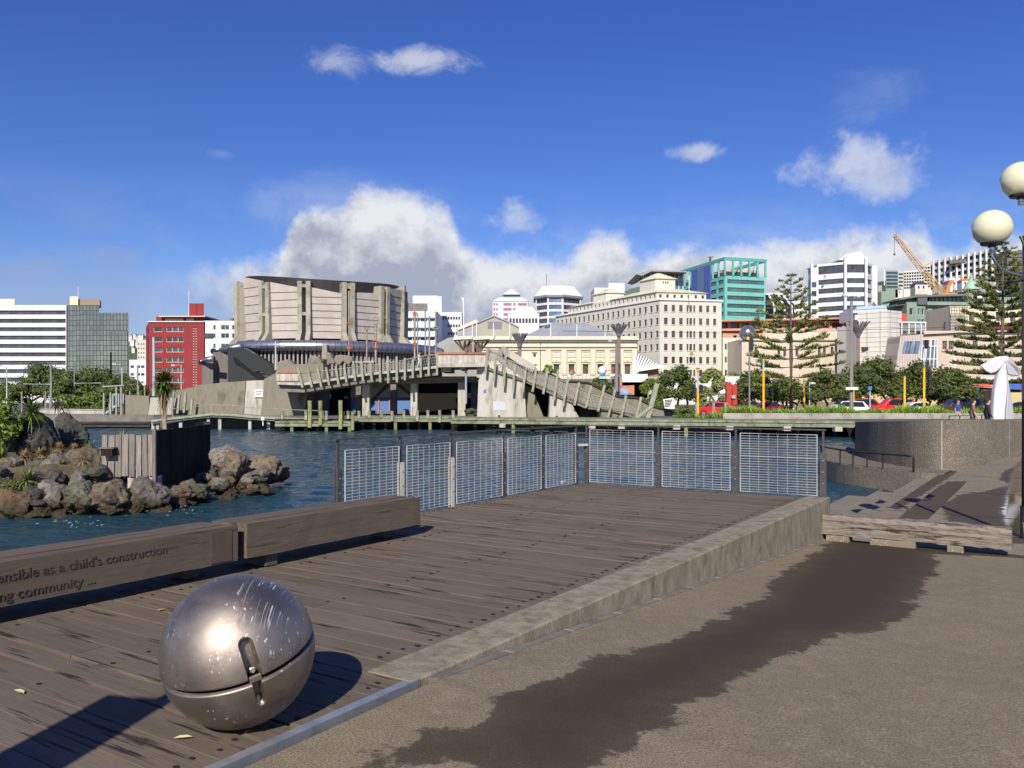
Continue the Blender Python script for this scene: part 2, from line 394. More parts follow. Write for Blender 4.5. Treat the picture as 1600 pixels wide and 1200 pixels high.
# ------------------------------------------------------------------ deck (local x = v, local y = u)
def deckobj(mb, name, mats, parent=None, **k): 
    o = mb.build(name, mats, None, **k); o.rotation_euler = (0, 0, DR); 
    return o
mb = MB(); u = -2.0
r0 = random.Random(3)
EDGE_V = -2.985
while u < 13.38:
    w = r0.uniform(.19, .255); u1 = min(u + w, 13.42); g = r0.choice([.004, .005, .006, .008, .014, .026])
    x1 = EDGE_V if u < 3.5 else -3.262
    cuts = [-7.23] + ([r0.uniform(-6.4, -4.2)] if r0.random() < .45 else []) + [x1]
    for a, b in zip(cuts[:-1], cuts[1:]):
        mb.k = 0; mb.r = .05 + .95 * r0.random(); dz = r0.uniform(-.004, .002)
        n = 10; ya = [u + r0.uniform(-.002, .004) for _ in range(n + 1)]; yb = [u1 - g + r0.uniform(-.005, .002) for _ in range(n + 1)]
        xs = [a + .004 + (b - a - .008) * i / n for i in range(n + 1)]
        for i in range(n):
            c = .0015; t = dz
            mb.poly([(xs[i], ya[i] + c, t), (xs[i + 1], ya[i + 1] + c, t), (xs[i + 1], yb[i + 1] - c, t), (xs[i], yb[i] - c, t)])
            mb.poly([(xs[i], ya[i], t - c), (xs[i + 1], ya[i + 1], t - c), (xs[i + 1], ya[i + 1] + c, t), (xs[i], ya[i] + c, t)])
            mb.poly([(xs[i], yb[i] - c, t), (xs[i + 1], yb[i + 1] - c, t), (xs[i + 1], yb[i + 1], t - c), (xs[i], yb[i], t - c)])
            mb.poly([(xs[i], ya[i], t - .07), (xs[i + 1], ya[i + 1], t - .07), (xs[i + 1], ya[i + 1], t - c), (xs[i], ya[i], t - c)])
            mb.poly([(xs[i], yb[i], t - c), (xs[i + 1], yb[i + 1], t - c), (xs[i + 1], yb[i + 1], t - .07), (xs[i], yb[i], t - .07)])
        for xx, y0, y1 in ((xs[0], ya[0], yb[0]), (xs[-1], ya[-1], yb[-1])):
            mb.poly([(xx, y0, t - .07), (xx, y1, t - .07), (xx, y1, t), (xx, y0, t)])
    # bolt holes
    mb.k = 1; mb.r = 0
    for xr in ((x1 - .10), -4.62, -5.93, -7.10):
        for q in (.27, .73):
            if r0.random() < (.92 if xr == x1 - .10 or xr < -7 else .6) and not (xr in (-4.62,) and r0.random() < .25):
                cx = xr + r0.uniform(-.03, .03); cy = u + (u1 - g - u) * q + r0.uniform(-.015, .015); rr = r0.uniform(.011, .019)
                mb.poly([(cx + rr * 1.2 * math.cos(k * .7854), cy + rr * math.sin(k * .7854), .0045) for k in range(8)])
    u = u1
deck = struct(deckobj(mb, 'boardwalk', [M_deck, M_gap]))
mb = MB(); mb.box(-7.20, -3.3, -2, 13.38, -.34, -.085); mb.box(-3.3, EDGE_V - .02, -2, 3.6, -.34, -.085)
for k in range(9):
    for vv in (-7.0, -5.2, -3.6): mb.tube([(vv, -1 + k * 1.7, -3), (vv, -1 + k * 1.7, -.35)], .13, 8)
for uu in range(8): mb.box(-7.22, -3.3, uu * 1.85 - .5, uu * 1.85 - .3, -.6, -.345)
sub = struct(deckobj(mb, 'boardwalk_underframe', [M_gap]))

# edge strip beside the deck: flat steel then a short drain
mb = MB(); mb.k = 0
mb.box(EDGE_V, -2.925, -2, 3.56, -.05, .003)
strip = deckobj(mb, 'steel_edging', [M_steel]); tag(strip, 'flat galvanised steel strip between the deck boards and the pavement', 'edging strip')
# kerb wedge: top stays level with the deck while the pavement falls away
def pz(u): return -.0615 * min(max(u - 3.55, 0), 9.65)
mb = MB(); N = 40; U0, U1 = 3.50, 13.56
r1 = random.Random(5)
def kerbrow(u):
    f = min(1, (u - U0) / .5); j = r1.uniform(-.0012, .0012)
    vo = -2.93 + j; vi = -3.255; c = .012
    return [(vi, u, -.5), (vi, u, .007), (vo - c, u, .007 + j * .4), (vo, u, .007 - c), (vo + .012, u, pz(u) - .02 - .3)]
rows = [kerbrow(U0 + (U1 - U0) * i / N) for i in range(N + 1)]
for a, b in zip(rows[:-1], rows[1:]):
    for k in range(4): mb.poly([a[k], a[k + 1], b[k + 1], b[k]])
mb.poly([(x, y, z) for x, y, z in rows[0]]); mb.poly([(x, y, z - (1.2 if i in (0, 4) else 0)) for i, (x, y, z) in enumerate(rows[-1])][::-1])
kerb = struct(deckobj(mb, 'kerb', [M_conc]))
# drain slot strip at the foot of the kerb
M_drain = P('drain strip', (.13, .115, .10), (.19, .17, .145), scale=6, rough=.8, bump=.3)
M_drainj = P('drain joint', (.26, .245, .22), rough=.7)
mb = MB(); L = .78; u = 3.62; i = 0
while u < 13.2:
    e = min(u + L - .035, 13.35)
    mb.k = 0; mb.hexa([(-2.915, u, pz(u) - .03), (-2.845, u, pz(u) - .03), (-2.845, e, pz(e) - .03), (-2.915, e, pz(e) - .03), (-2.915, u, pz(u) + .006), (-2.845, u, pz(u) + .006), (-2.845, e, pz(e) + .006), (-2.915, e, pz(e) + .006)])
    mb.k = 1; f = e + .033; mb.hexa([(-2.915, e, pz(e) - .03), (-2.845, e, pz(e) - .03), (-2.845, f, pz(f) - .03), (-2.915, f, pz(f) - .03), (-2.915, e, pz(e) + .008), (-2.845, e, pz(e) + .008), (-2.845, f, pz(f) + .008), (-2.915, f, pz(f) + .008)])
    u += L
drain = deckobj(mb, 'drain_channel', [M_drain, M_drainj]); tag(drain, 'narrow segmented drain channel running along the foot of the concrete kerb', 'drain')

# ------------------------------------------------------------------ pavement with wet patch
def grid(v0, v1, u0, u1, step, zf, name, mats, wetf=None, pudf=None):
    nu = int((u1 - u0) / step); nv = int((v1 - v0) / step)
    vs = []; fs = []; wet = []; pud = []
    for i in range(nu + 1):
        for j in range(nv + 1):
            v = v0 + (v1 - v0) * j / nv; u = u0 + (u1 - u0) * i / nu
            vs.append((v, u, zf(v, u))); w = dk(v, u)
            wet.append(wetf(w.x, w.y) if wetf else -2); pud.append(pudf(w.x, w.y) if pudf else -2)
    for i in range(nu):
        for j in range(nv):
            a = i * (nv + 1) + j; fs.append((a, a + 1, a + nv + 2, a + nv + 1))
    me = bpy.data.meshes.new(name); me.from_pydata(vs, [], fs); me.materials.append(mats)
    a = me.attributes.new('wet', 'FLOAT', 'POINT'); a.data.foreach_set('value', wet)
    a = me.attributes.new('puddle', 'FLOAT', 'POINT'); a.data.foreach_set('value', pud)
    me.update(); o = bpy.data.objects.new(name, me); COL.objects.link(o); o.rotation_euler = (0, 0, DR); return struct(o)
def ground_pt(px, py, zf):                    # pixel -> point on the sloping pavement
    d = Vector(((px - 800) / F, 1, (HOR - py) / F)); Y = 1.55 / -d.z
    for _ in range(30):
        p = Vector((0, 0, EYE)) + d * Y; u = p.x * SU + p.y * CU
        Y = (EYE - zf(u)) / -d.z
    return Vector((d.x * Y, Y))
def sdf(poly):
    P_ = [Vector((p[0], p[1])) for p in poly]
    def f(x, y):
        p = Vector((x, y)); d = 1e9; ins = False
        for i in range(len(P_)):
            a, b = P_[i], P_[(i + 1) % len(P_)]; e = b - a; w = p - a
            t = max(0, min(1, w.dot(e) / max(e.dot(e), 1e-9))); d = min(d, (w - e * t).length)
            if (a.y > y) != (b.y > y) and x < (b.x - a.x) * (y - a.y) / (b.y - a.y) + a.x: ins = not ins
        return max(-1.5, min(1.5, d if ins else -d))
    return f
wetpoly = [ground_pt(px, py, pz) for px, py in [(560, 1200), (660, 1145), (745, 1115), (850, 1060), (960, 1025), (1075, 985), (1165, 945), (1205, 905), (1262, 868), (1292, 850), (1445, 852), (1470, 880), (1448, 925), (1430, 962), (1370, 985), (1290, 1000), (1200, 1035), (1130, 1075), (1040, 1130), (930, 1215)]]
wet1 = sdf(wetpoly)
wet2 = sdf([ground_pt(px, py, pz) for px, py in [(1292, 838), (1600, 850), (1600, 872), (1450, 866), (1292, 856)]])
grid(-2.846, 12.0, -2.5, 13.30, .14, lambda v, u: pz(u), 'pavement', M_pave, lambda x, y: max(wet1(x, y), wet2(x, y)))

# ------------------------------------------------------------------ steps and far plaza (aggregate concrete)
TZ = pz(99)
tiers = [(-1.87, TZ), (-2.54, TZ - .17), (-3.15, TZ - .34), (-3.80, TZ - .50), (-4.50, TZ - .67), (-5.3, TZ - .84)]
def zpt(px, py, z):
    Y = (z - EYE) / ((HOR - py) / F); return Vector(((px - 800) / F * Y, Y))
def poly_z(pts, z): return sdf([zpt(px, py, z) for px, py in pts])
w0a = poly_z([(1470, 790), (1500, 772), (1535, 768), (1570, 760), (1590, 752), (1620, 745), (1620, 850), (1545, 850), (1480, 815)], TZ)
w0b = poly_z([(1560, 750), (1565, 738), (1600, 722), (1600, 765)], TZ)
pud0 = poly_z([(1578, 738), (1610, 700), (1700, 700), (1700, 845), (1572, 838), (1560, 800), (1572, 762)], TZ)
grid(-1.87, 12, 13.306, 42, .2, lambda v, u: TZ, 'plaza_paving', M_agg, lambda x, y: max(w0a(x, y), w0b(x, y)), lambda x, y: pud0(x, y))
wt_ = [poly_z([(1400, 812), (1440, 775), (1478, 752), (1512, 752), (1500, 775), (1475, 800), (1460, 812)], TZ - .17), poly_z([(1380, 790), (1420, 760), (1480, 735), (1500, 735), (1440, 775), (1400, 800)], TZ - .34)]
for k in range(1, 6):
    v1 = tiers[k - 1][0]; v0 = tiers[k][0]; z = tiers[k][1]
    g = grid(v0, v1, 13.6, 34 if k < 3 else 30 if k < 4 else 27, .16, lambda v, u, z=z: z, 'step', M_agg, wt_[k - 1] if k < 3 else (lambda x, y, k=k: -.12 if k % 2 else -.42))
mb = MB()
for k in range(0, 6): mb.box(tiers[k][0], tiers[k][0] + .02, 13.6, 36 - 2 * k, tiers[k][1] - .9, tiers[k][1] - .004)
mb.box(-5.3, -2.9, 13.45, 13.6, -3, -.95); mb.box(-2.9, 12, 13.302, 13.345, -3, TZ - .004)
mb.box(-1.87, -1.85, 13.306, 36, -3, TZ - .004)
struct(deckobj(mb, 'step_risers', [M_aggd]))
# joints in the plaza
mb = MB()
for uu in (17.2, 21.5, 26.0, 31.0): mb.box(-1.87, 12, uu, uu + .03, TZ - .02, TZ + .003)
for uu in (15.6, 19.4, 23.5):
    for k in range(1, 4): mb.box(tiers[k][0], tiers[k - 1][0], uu + k * .3, uu + k * .3 + .02, tiers[k][1] - .02, tiers[k][1] + .003)
struct(deckobj(mb, 'paving_joints', [M_gap]))

# ------------------------------------------------------------------ water and seabed
mb = MB(); WZ = -1.6
ys = [2.0]
while ys[-1] < 90: ys.append(ys[-1] + max(.10, ys[-1] * .0058))
NX = 300
def wv_(x, y):
    a = noise.noise(Vector((x * .55 + y * .18, y * 1.15, 0))); b = noise.noise(Vector((x * 1.9 - y * .6, y * 3.1, 5))); c = noise.noise(Vector((x * .16, y * .22, 9)))
    return (.085 * (1 - abs(a) * 1.6) + .042 * b) * (.75 + .5 * c) + .03 * noise.noise(Vector((x * 4.2, y * 6.5, 2)))
for y in ys:
    for i in range(NX + 1):
        x = (-.72 + 1.36 * i / NX) * (y + 6); mb.v.append((x, y, WZ - .03 + wv_(x, y)))
for j in range(len(ys) - 1):
    for i in range(NX): a = j * (NX + 1) + i; mb.face((a, a + 1, a + NX + 2, a + NX + 1))
struct(mb.build('water', [M_water], smooth=True))
mb = MB(); mb.poly([(-900, -60, WZ - .15), (900, -60, WZ - .15), (900, 140, WZ - .15), (-900, 140, WZ - .15)]); struct(mb.build('water', [M_water]))

# ------------------------------------------------------------------ metal ball
BC = Vector((-1.30, 3.955, .352)); BR = .354
vv_ = (Vector((0, 0, EYE)) - BC).normalized(); rr_ = Vector((vv_.y * -1, vv_.x, 0)).normalized(); uu_ = vv_.cross(rr_)
nax = (-.22 * rr_ + .87 * uu_ + .43 * vv_).normalized()
def img(a, b): return (a * rr_ + b * uu_ + math.sqrt(max(0, 1 - a * a - b * b)) * vv_).normalized()
xax = (vv_ - nax * vv_.dot(nax)).normalized(); yax = nax.cross(xax)
Mt = Matrix((xax, yax, nax)).transposed()
toL = Mt.transposed()
sl0 = toL @ img(.20, -.33); saz = math.atan2(sl0.y, sl0.x)
scd = toL @ img(.38, .62)
ball = thing('steel_ball', 'large scratched brushed steel ball with a black seam, sitting on the boards', 'metal ball', BC)
ball.rotation_euler = (0, 0, 0)
def shell(l0, l1, name, mat, rad=BR, slot=True):
    n, m = 300, 130; vs = []; AZ = sorted([2 * math.pi * k / 180 for k in range(180)] + [(saz - .17 + .34 * k / 120 + .0007) % (2 * math.pi) for k in range(120)]); fs = []; sc = []
    for i in range(m + 1):
        la = R(l0 + (l1 - l0) * i / m)
        for k in range(n):
            a = AZ[k]
            d = Vector((math.cos(la) * math.cos(a), math.cos(la) * math.sin(a), math.sin(la))); r = rad
            e = min(abs(math.degrees(la)), 90)
            r -= .010 * max(0, 1 - (e - 1.6) / 1.2) ** 2 if e < 2.8 else 0
            if slot:
                da = (a - saz + math.pi) % (2 * math.pi) - math.pi
                x = da * math.cos(la) * rad; L = math.degrees(la)
                if l0 >= 0:
                    top = R(27) * rad; y = la * rad; w = .033
                    dd = abs(x) - w if y < top else math.hypot(x, y - top) - w
                    if dd < 0: r -= min(.075, -dd * 11) * (1 - min(1, max(0, (y / (top + w)))) ** 2 * .35)
                else:
                    top = R(19) * rad; y = -la * rad; w = .021
                    dd = abs(x) - w if y < top else math.hypot(x, y - top) - w
                    if dd < 0: r -= min(.055, -dd * 9)
            vs.append(Mt @ (d * r)); q = math.acos(max(-1, min(1, d.dot(scd)))); sc.append(max(0, 1 - q / .62))
    for i in range(m):
        for k in range(n):
            j = (k + 1) % n; fs.append((i * n + k, i * n + j, (i + 1) * n + j, (i + 1) * n + k))
    me = bpy.data.meshes.new(name); me.from_pydata([tuple(v) for v in vs], [], fs); me.materials.append(mat)
    me.polygons.foreach_set('use_smooth', [True] * len(fs))
    a = me.attributes.new('scr', 'FLOAT', 'POINT'); a.data.foreach_set('value', sc)
    me.update(); o = bpy.data.objects.new(name, me); COL.objects.link(o); o.parent = ball; return o
shell(1.6, 90, 'upper_shell', M_ball); shell(-90, -1.2, 'lower_shell', M_ball)
shell(-2.2, 2.4, 'seam', M_black, BR - .014, False)
mb = MB()
def onb(la, da, r): 
    a = saz + da; return Mt @ (Vector((math.cos(la) * math.cos(a), math.cos(la) * math.sin(a), math.sin(la))) * r)
mb.bar(onb(R(-1.8), 0, BR - .020), onb(R(3.4), 0, BR - .022), .056, .018, up=onb(0, 0, 1))
lug = mb.build('lug', [M_ball], ball, world=False, bevel=.004)
mb = MB(); c = onb(R(6), 0, BR - .052); ax = onb(R(6), 0, 1).normalized()
mb.tube([c, c + ax * .012, c + ax * .020], [.013, .013, .008], 12); mb.build('bolt', [M_bolt], ball, world=False)

# ------------------------------------------------------------------ benches
def text_mesh(s, size, mat, name, ext=.002):
    cu = bpy.data.curves.new(name, 'FONT'); cu.body = s; cu.size = size; cu.extrude = ext; cu.align_x = 'LEFT'
    o = bpy.data.objects.new(name, cu); COL.objects.link(o)
    dg = bpy.context.evaluated_depsgraph_get(); me = bpy.data.meshes.new_from_object(o.evaluated_get(dg))
    bpy.data.objects.remove(o); me.materials.clear(); me.materials.append(mat); return me
def text_obj(s, size, mat, name, parent, mtx, width=None, ext=.002, right=False):
    me = text_mesh(s, size, mat, name, ext)
    xs = [v.co.x for v in me.vertices]; w = max(xs) - min(xs); x0 = min(xs)
    k = (width / w) if width else 1
    for v in me.vertices:
        v.co.x = (v.co.x - x0) * k - (w * k if right else 0)
    o = bpy.data.objects.new(name, me); COL.objects.link(o); o.parent = parent; o.matrix_local = mtx; return o
def bench(label, u0, u1, seed):
    t = thing('timber_bench', label, 'bench', dk(-6.2, (u0 + u1) / 2), DR, 'heavy timber benches along the deck edge')
    h = (u1 - u0) / 2; z0, z1 = .125, .432
    def beam(x0, x1, y0, y1, za, zb, r):
        mb = MB(); rr = random.Random(r); n = 14; mb.r = .4 + .5 * rr.random(); prev = None
        for i in range(n + 1):
            y = y0 + (y1 - y0) * i / n; j = lambda: rr.uniform(-.0035, .0035)
            ring = [(x0 + j(), y, za + j()), (x1 + j(), y, za + j()), (x1 + j(), y, zb + j()), (x0 + j(), y, zb + j())]
            if prev:
                for k in range(4): mb.poly([prev[k], prev[(k + 1) % 4], ring[(k + 1) % 4], ring[k]])
            else: mb.poly(ring[::-1])
            prev = ring
        mb.poly(prev); return mb
    beam(.062, .20, -h, h, z0, z1, seed).build('beam', [M_bench], t, world=False, bevel=.008)
    beam(-.26, .012, -h + (.12 if seed == 1 else -.02), h - .02, z0 + .004, z1 - .003, seed + 5).build('beam', [M_bench], t, world=False, bevel=.008)
    for s in (-1, 1):
        MB().box(-.2, (.15 if seed == 2 and s < 0 else .0), s * (h - .32) - .07, s * (h - .32) + .07, 0.006, z0 - .004).build('block', [M_block], t, world=False, bevel=.005)
    return t
b1 = bench('timber bench carved with lettering and bearing a small plaque', 2.2, 4.80, 1)
b2 = bench('plain timber bench beside the start of the mesh fence', 4.90, 7.31, 2)
def facem(parent_u, u, z, x=.2012): return Matrix(((0, 0, 1, x), (1, 0, 0, u - parent_u), (0, 1, 0, z), (0, 0, 0, 1)))
c1 = (2.2 + 4.80) / 2
text_obj("sensible as a child's construction", .098, M_carve, 'lettering', b1, facem(c1, 4.10, .300, .2035), 1.33, right=True)
text_obj("ing community ...", .098, M_carve, 'lettering', b1, facem(c1, 3.50, .170, .2035), .70, right=True)
mb = MB(); mb.box(.2005, .2065, 4.52 - c1, 4.735 - c1, .140, .400); mb.build('plaque', [M_plaque], b1, world=False)

# ------------------------------------------------------------------ mesh fences
def fence_post(parent, x, y, facing, white, base=0, toph=1.045, ht=.70):
    # facing: 'v' -> wide side seen along v ; posts are flat plates
    mb = MB()
    w, d = (.035, .07) if facing == 'v' else (.045, .035)
    mb.box(x - w * .35, x + w * .35, y - d * .3, y + d * .3, base, toph)
    o = mb.build('post', [M_post], parent, world=False)
    mb = MB(); mb.box(x - w, x - w * .36, y - d / 2, y + d / 2, base - .25, ht); mb.box(x + w * .36, x + w, y - d / 2, y + d / 2, base - .25, ht)
    for z in (.22, .40, .58):
        mb.k = 1
        if facing == 'v': mb.tube([(x - w, y, z), (x + w + .008, y, z)], .012, 8)
        else: mb.tube([(x, y - d / 2 - .01, z), (x, y + d / 2, z)], .011, 8)
        mb.k = 0
    mb.build('plate', [M_postw if white else M_post, M_bolt], o, world=False); return o
def panel(parent, a, b, axis, off, z0, z1, n=24, m=9):
    mb = MB(); 
    def pt(s, z): return (off, s, z) if axis == 'y' else (s, off, z)
    for i in range(n):
        z = z0 + (z1 - z0) * i / (n - 1); r = .0043 if 0 < i < n - 1 else .007
        mb.tube([pt(a, z), pt(b, z)], r, 4, cap=False)
    for k in range(m):
        s = a + (b - a) * k / (m - 1); e = k in (0, m - 1)
        mb.tube([pt(s, z0), pt(s, z1)],   .008 if e else .0026, 4, cap=False)
    return mb.build('mesh_panel', [M_galv], parent, world=False)
fl = thing('mesh_fence', 'steel mesh fence with two pale posts, beyond the far end of the benches', 'fence', dk(0, 0), DR, 'mesh fences round the deck')
us = [7.26, 8.41, 9.51, 10.85, 12.02, 13.22]
for i, uu in enumerate(us): fence_post(fl, -7.24, uu, 'v', i in (1, 2))
for a, b in zip(us[:-1], us[1:]): panel(fl, a + .085, b - .075, 'y', -7.205, .03, .915)
MB().bar((-7.24, 7.2, 1.05), (-7.24, 13.5, 1.05), .045, .022).build('top_rail', [M_post], fl, world=False)
fr = thing('mesh_fence', 'steel mesh fence across the far end of the deck with three panels', 'fence', dk(0, 0), DR, 'mesh fences round the deck')
vs_ = [-7.16, -5.755, -4.39, -3.01]
for vv in vs_: fence_post(fr, vv, 13.48, 'u', False)
for a, b in zip(vs_[:-1], vs_[1:]): panel(fr, a + .085, b - .085, 'x', 13.44, .03, .975)
MB().bar((-7.26, 13.48, 1.055), (-2.97, 13.48, 1.055), .045, .022).build('top_rail', [M_post], fr, world=False)
MB().bar((-7.22, 13.26, .70), (-7.12, 13.46, .70), .01, .04).build('corner_bracket', [M_galv], fr, world=False)
MB().bar((-7.1, 13.60, .60), (-3.0, 13.60, .60), .006, .006).build('wire', [M_galv], fr, world=False)

# ------------------------------------------------------------------ weathered beam on blocks
t = thing('timber_beam', 'weathered split timber beam resting on low blocks at the top of the steps', 'timber beam', dk(-1.7, 13.15, pz(13.15)), DR)
mb = MB(); rr = random.Random(11); n = 26; prev = None
for i in range(n + 1):
    x = -1.22 + 2.44 * i / n; j = lambda a=.010: rr.uniform(-a, a); tz = -.012 * i / n * 2
    ring = [(x, -.15 + j(), .10 + j()), (x, .15 + j(), .10 + j()), (x, .155 + j(), .25 + j()), (x, .13 + j(), .38 + j(.016)), (x, -.12 + j(.016), .385 + j(.016)), (x, -.15 + j(), .33 + j(.014)), (x, -.135 + j(), .275), (x, -.155 + j(), .25 + j())]
    if prev:
        for k in range(8): mb.poly([prev[k], prev[(k + 1) % 8], ring[(k + 1) % 8], ring[k]])
    else: mb.poly(ring[::-1])
    prev = ring
mb.poly(prev); mb.build('beam', [M_drift], t, world=False)
for x, w in ((-1.0, .16), (-.25, .30), (.55, .10)): MB().box(x - w, x + w, -.18, .12, -.05, .095).build('block', [M_aggd], t, world=False, bevel=.01)

# ------------------------------------------------------------------ curved wall, ledge and handrail
def wallpath(pts, n=6):
    out = []
    for i in range(len(pts) - 1):
        p0 = pts[max(i - 1, 0)]; p1 = pts[i]; p2 = pts[i + 1]; p3 = pts[min(i + 2, len(pts) - 1)]
        for k in range(n):
            t = k / n; out.append(tuple(.5 * (2 * p1[j] + (p2[j] - p0[j]) * t + (2 * p0[j] - 5 * p1[j] + 4 * p2[j] - p3[j]) * t * t + (3 * p1[j] - p0[j] - 3 * p2[j] + p3[j]) * t ** 3) for j in range(len(p1))))
    out.append(tuple(pts[-1])); return out
wp = [(gx(1356, 43), 43), (gx(1340, 40), 40), (gx(1336, 37.5), 37.5), (gx(1342, 35.2), 35.2), (gx(1358, 33), 33), (gx(1390, 30.9), 30.9), (gx(1430, 29.2), 29.2), (gx(1480, 28.3), 28.3), (gx(1540, 28.8), 28.8), (gx(1600, 30.4), 30.4), (gx(1700, 33), 33), (gx(1850, 36), 36)]
W = wallpath(wp, 6)
def WT(p): px = 800 + F * p[0] / p[1]; return gz(659.5 - max(0, min(1, (px - 1336) / 134)) * 2.9 - max(0, (px - 1470) / 130) * 1.4, p[1])
ZW = [WT(p) for p in W]; ZT = .5
mb = MB()
for i in range(len(W) - 1): a, b = W[i], W[i + 1]; mb.poly([(*a, -2.2), (*b, -2.2), (*b, ZW[i + 1]), (*a, ZW[i])])
Wi = []
for i, p in enumerate(W):
    q = W[min(i + 1, len(W) - 1)]; o = W[max(i - 1, 0)]; d = Vector((q[0] - o[0], q[1] - o[1])).normalized(); Wi.append((p[0] - d.y * .45, p[1] + d.x * .45))
for i in range(len(W) - 1): 
    mb.poly([(*W[i], ZW[i]), (*W[i + 1], ZW[i + 1]), (*Wi[i + 1], ZW[i + 1]), (*Wi[i], ZW[i])]); mb.poly([(*Wi[i], ZW[i]), (*Wi[i + 1], ZW[i + 1]), (*Wi[i + 1], -.3), (*Wi[i], -.3)])
wl_ = thing('curved_wall', 'curved exposed aggregate concrete wall standing between the steps and the promenade', 'wall', (14, 27, -.6))
mb.build('wall_face', [M_aggw], wl_, smooth=False)
mb = MB()
for px in (1371, 1470.5, 1581):
    i = min(range(len(W)), key=lambda k: abs(800 + F * W[k][0] / W[k][1] - px) + (0 if W[k][1] < 34 else 99)); p = W[i]; q = W[i + 1]; d = (Vector(q) - Vector(p)).normalized(); nn = Vector((d.y, -d.x)) * .006
    a = Vector(p) + nn; b = a + d * .028; mb.poly([(*a, -1.1), (*b, -1.1), (*b, ZW[i] - .03), (*a, ZW[i] - .03)])
mb.build('joint_sealant', [P('sealant', (.36, .34, .29), rough=.8)], wl_)
# ledge that climbs to the left in front of the wall
lp = [(1280, 33.5, -.9), (1308, 31.2, -.9), (1335, 29.9, -.9), (1365, 29.0, -.9), (1400, 28.1, -.9), (1440, 27.2, -.9), (1475, 27.0, -.9)]
lp = wallpath([(gx(a, b), b, c) for a, b, c in lp], 4)
ip = wallpath([(gx(a, b), b, c) for a, b, c in [(1290, 44, -.9), (1330, 41, -.9), (1344, 36, -.9), (1362, 33.4, -.9), (1394, 31.2, -.9), (1434, 29.4, -.9), (1490, 28.5, -.9)]], 4)
mb = MB()
for i in range(len(lp) - 1):
    a, b, c, d = lp[i], lp[i + 1], ip[i + 1], ip[i]
    mb.poly([a, b, c, d]); mb.poly([(a[0], a[1], -2.4), (b[0], b[1], -2.4), b, a])
led = struct(mb.build('ledge', [M_aggw]))
hr = thing('handrail', 'low black tubular handrail curving along the ledge below the curved wall', 'handrail', (gx(1440, 27.2), 27.2, -.9))
rp = [Vector(p) for p in lp[:20]]; rp = [p + Vector((0, .12, 0)) for p in rp]
tops = [p + Vector((0, 0, .53)) for p in rp]; end = tops[-1]
MB().tube(tops[:-1] + [end + Vector((-.10, 0, .0)), end + Vector((-.02, 0, -.03)), end + Vector((0, 0, -.1)), rp[-1]], .035, 8).build('rail', [M_black], hr, smooth=True)
for i in (1, 5, 8, 11, 14): MB().tube([rp[i], tops[i]], .03, 6).build('post', [M_black], hr)

# ------------------------------------------------------------------ small litter on the deck
M_leafo = simple('orange leaf', (.72, .24, .02), .7); M_leafy = simple('pale leaf', (.48, .50, .25), .8); M_leafb = simple('yellow brown leaf', (.5, .28, .06), .8)
def leaf(px, py, s, m, label, ang):
    p = zpt(px, py, 0.006); mb = MB(); pts = [(-1, 0, .0), (-.45, .36, .12), (.3, .38, .15), (1, .05, .06), (.35, -.33, .14), (-.5, -.34, .1)]
    c = (0, 0, .02)
    for i in range(6): a, b = pts[i], pts[(i + 1) % 6]; mb.poly([tuple(q * s for q in a), tuple(q * s for q in b), tuple(q * s for q in c)])
    for i in range(6): a, b = pts[i], pts[(i + 1) % 6]; mb.poly([tuple(q * s - (.002 if k == 2 else 0) for k, q in enumerate(r)) for r in (b, a, c)])
    o = mb.build('fallen_leaf', [m]); o.location = (p.x, p.y, .008); o.rotation_euler = (0, 0, ang); tag(o, label, 'leaf')
leaf(252, 953, .030, M_leafo, 'small bright orange leaf lying left of the steel ball', .4)
leaf(30, 1081, .045, M_leafy, 'pale dry leaf at the left edge of the deck', 2.6)
leaf(286, 1153, .042, M_leafy, 'pale green leaf in front of the steel ball', .1)
leaf(388, 1143, .018, M_leafo, 'tiny orange leaf fragment just in front of the steel ball', .9)
leaf(768, 776, .065, M_leafb, 'curled yellow brown leaf at the foot of the mesh fence', 1.2)
p = zpt(880, 757, 0); can = thing('drink_can', 'empty silver drink can lying at the foot of the mesh fence', 'can', (p.x, p.y, .04), R(60))
MB().tube([(-.06, 0, 0), (-.055, 0, 0), (.055, 0, 0), (.06, 0, 0)], [.027, .033, .033, .027], 14).build('can_body', [M_galv], can, world=False, smooth=False)
MB().tube([(.0605, 0, 0), (.063, 0, 0)], [.022, .020], 12).build('can_lid', [M_darkmetal], can, world=False)

# ------------------------------------------------------------------ unseen pillar added behind the viewer, shaped to cast the shadow across the deck
h = Vector((math.sin(R(SUN_HEAD)), math.cos(R(SUN_HEAD)))); L = 1 / math.tan(R(SUN_EL))
e = zpt(222, 1088, 0); H = 2.3; bp_ = Vector((e.x, e.y)) - h * H * L
pil = thing('shadow_pillar', 'broad dark pillar added out of view to cast the shadow across the boards left of the ball', 'pillar', (bp_.x, bp_.y, 0), R(-10))
MB().box(-.19, .19, -.12, .0, 0, H).build('panel', [M_post], pil, world=False, bevel=.01)
MB().tube([(.12, -.06, H), (.12, -.06, H + .35)], .03, 8).build('shadow_stem', [M_post], pil, world=False)
MB().lathe([(0, 0), (.13, .02), (.14, .12), (0, .2)], (.12, -.06, H + .33), 12).build('lamp_head', [M_post], pil, world=False)  # unseen knob, not a lamp, added for the narrow end of the shadow

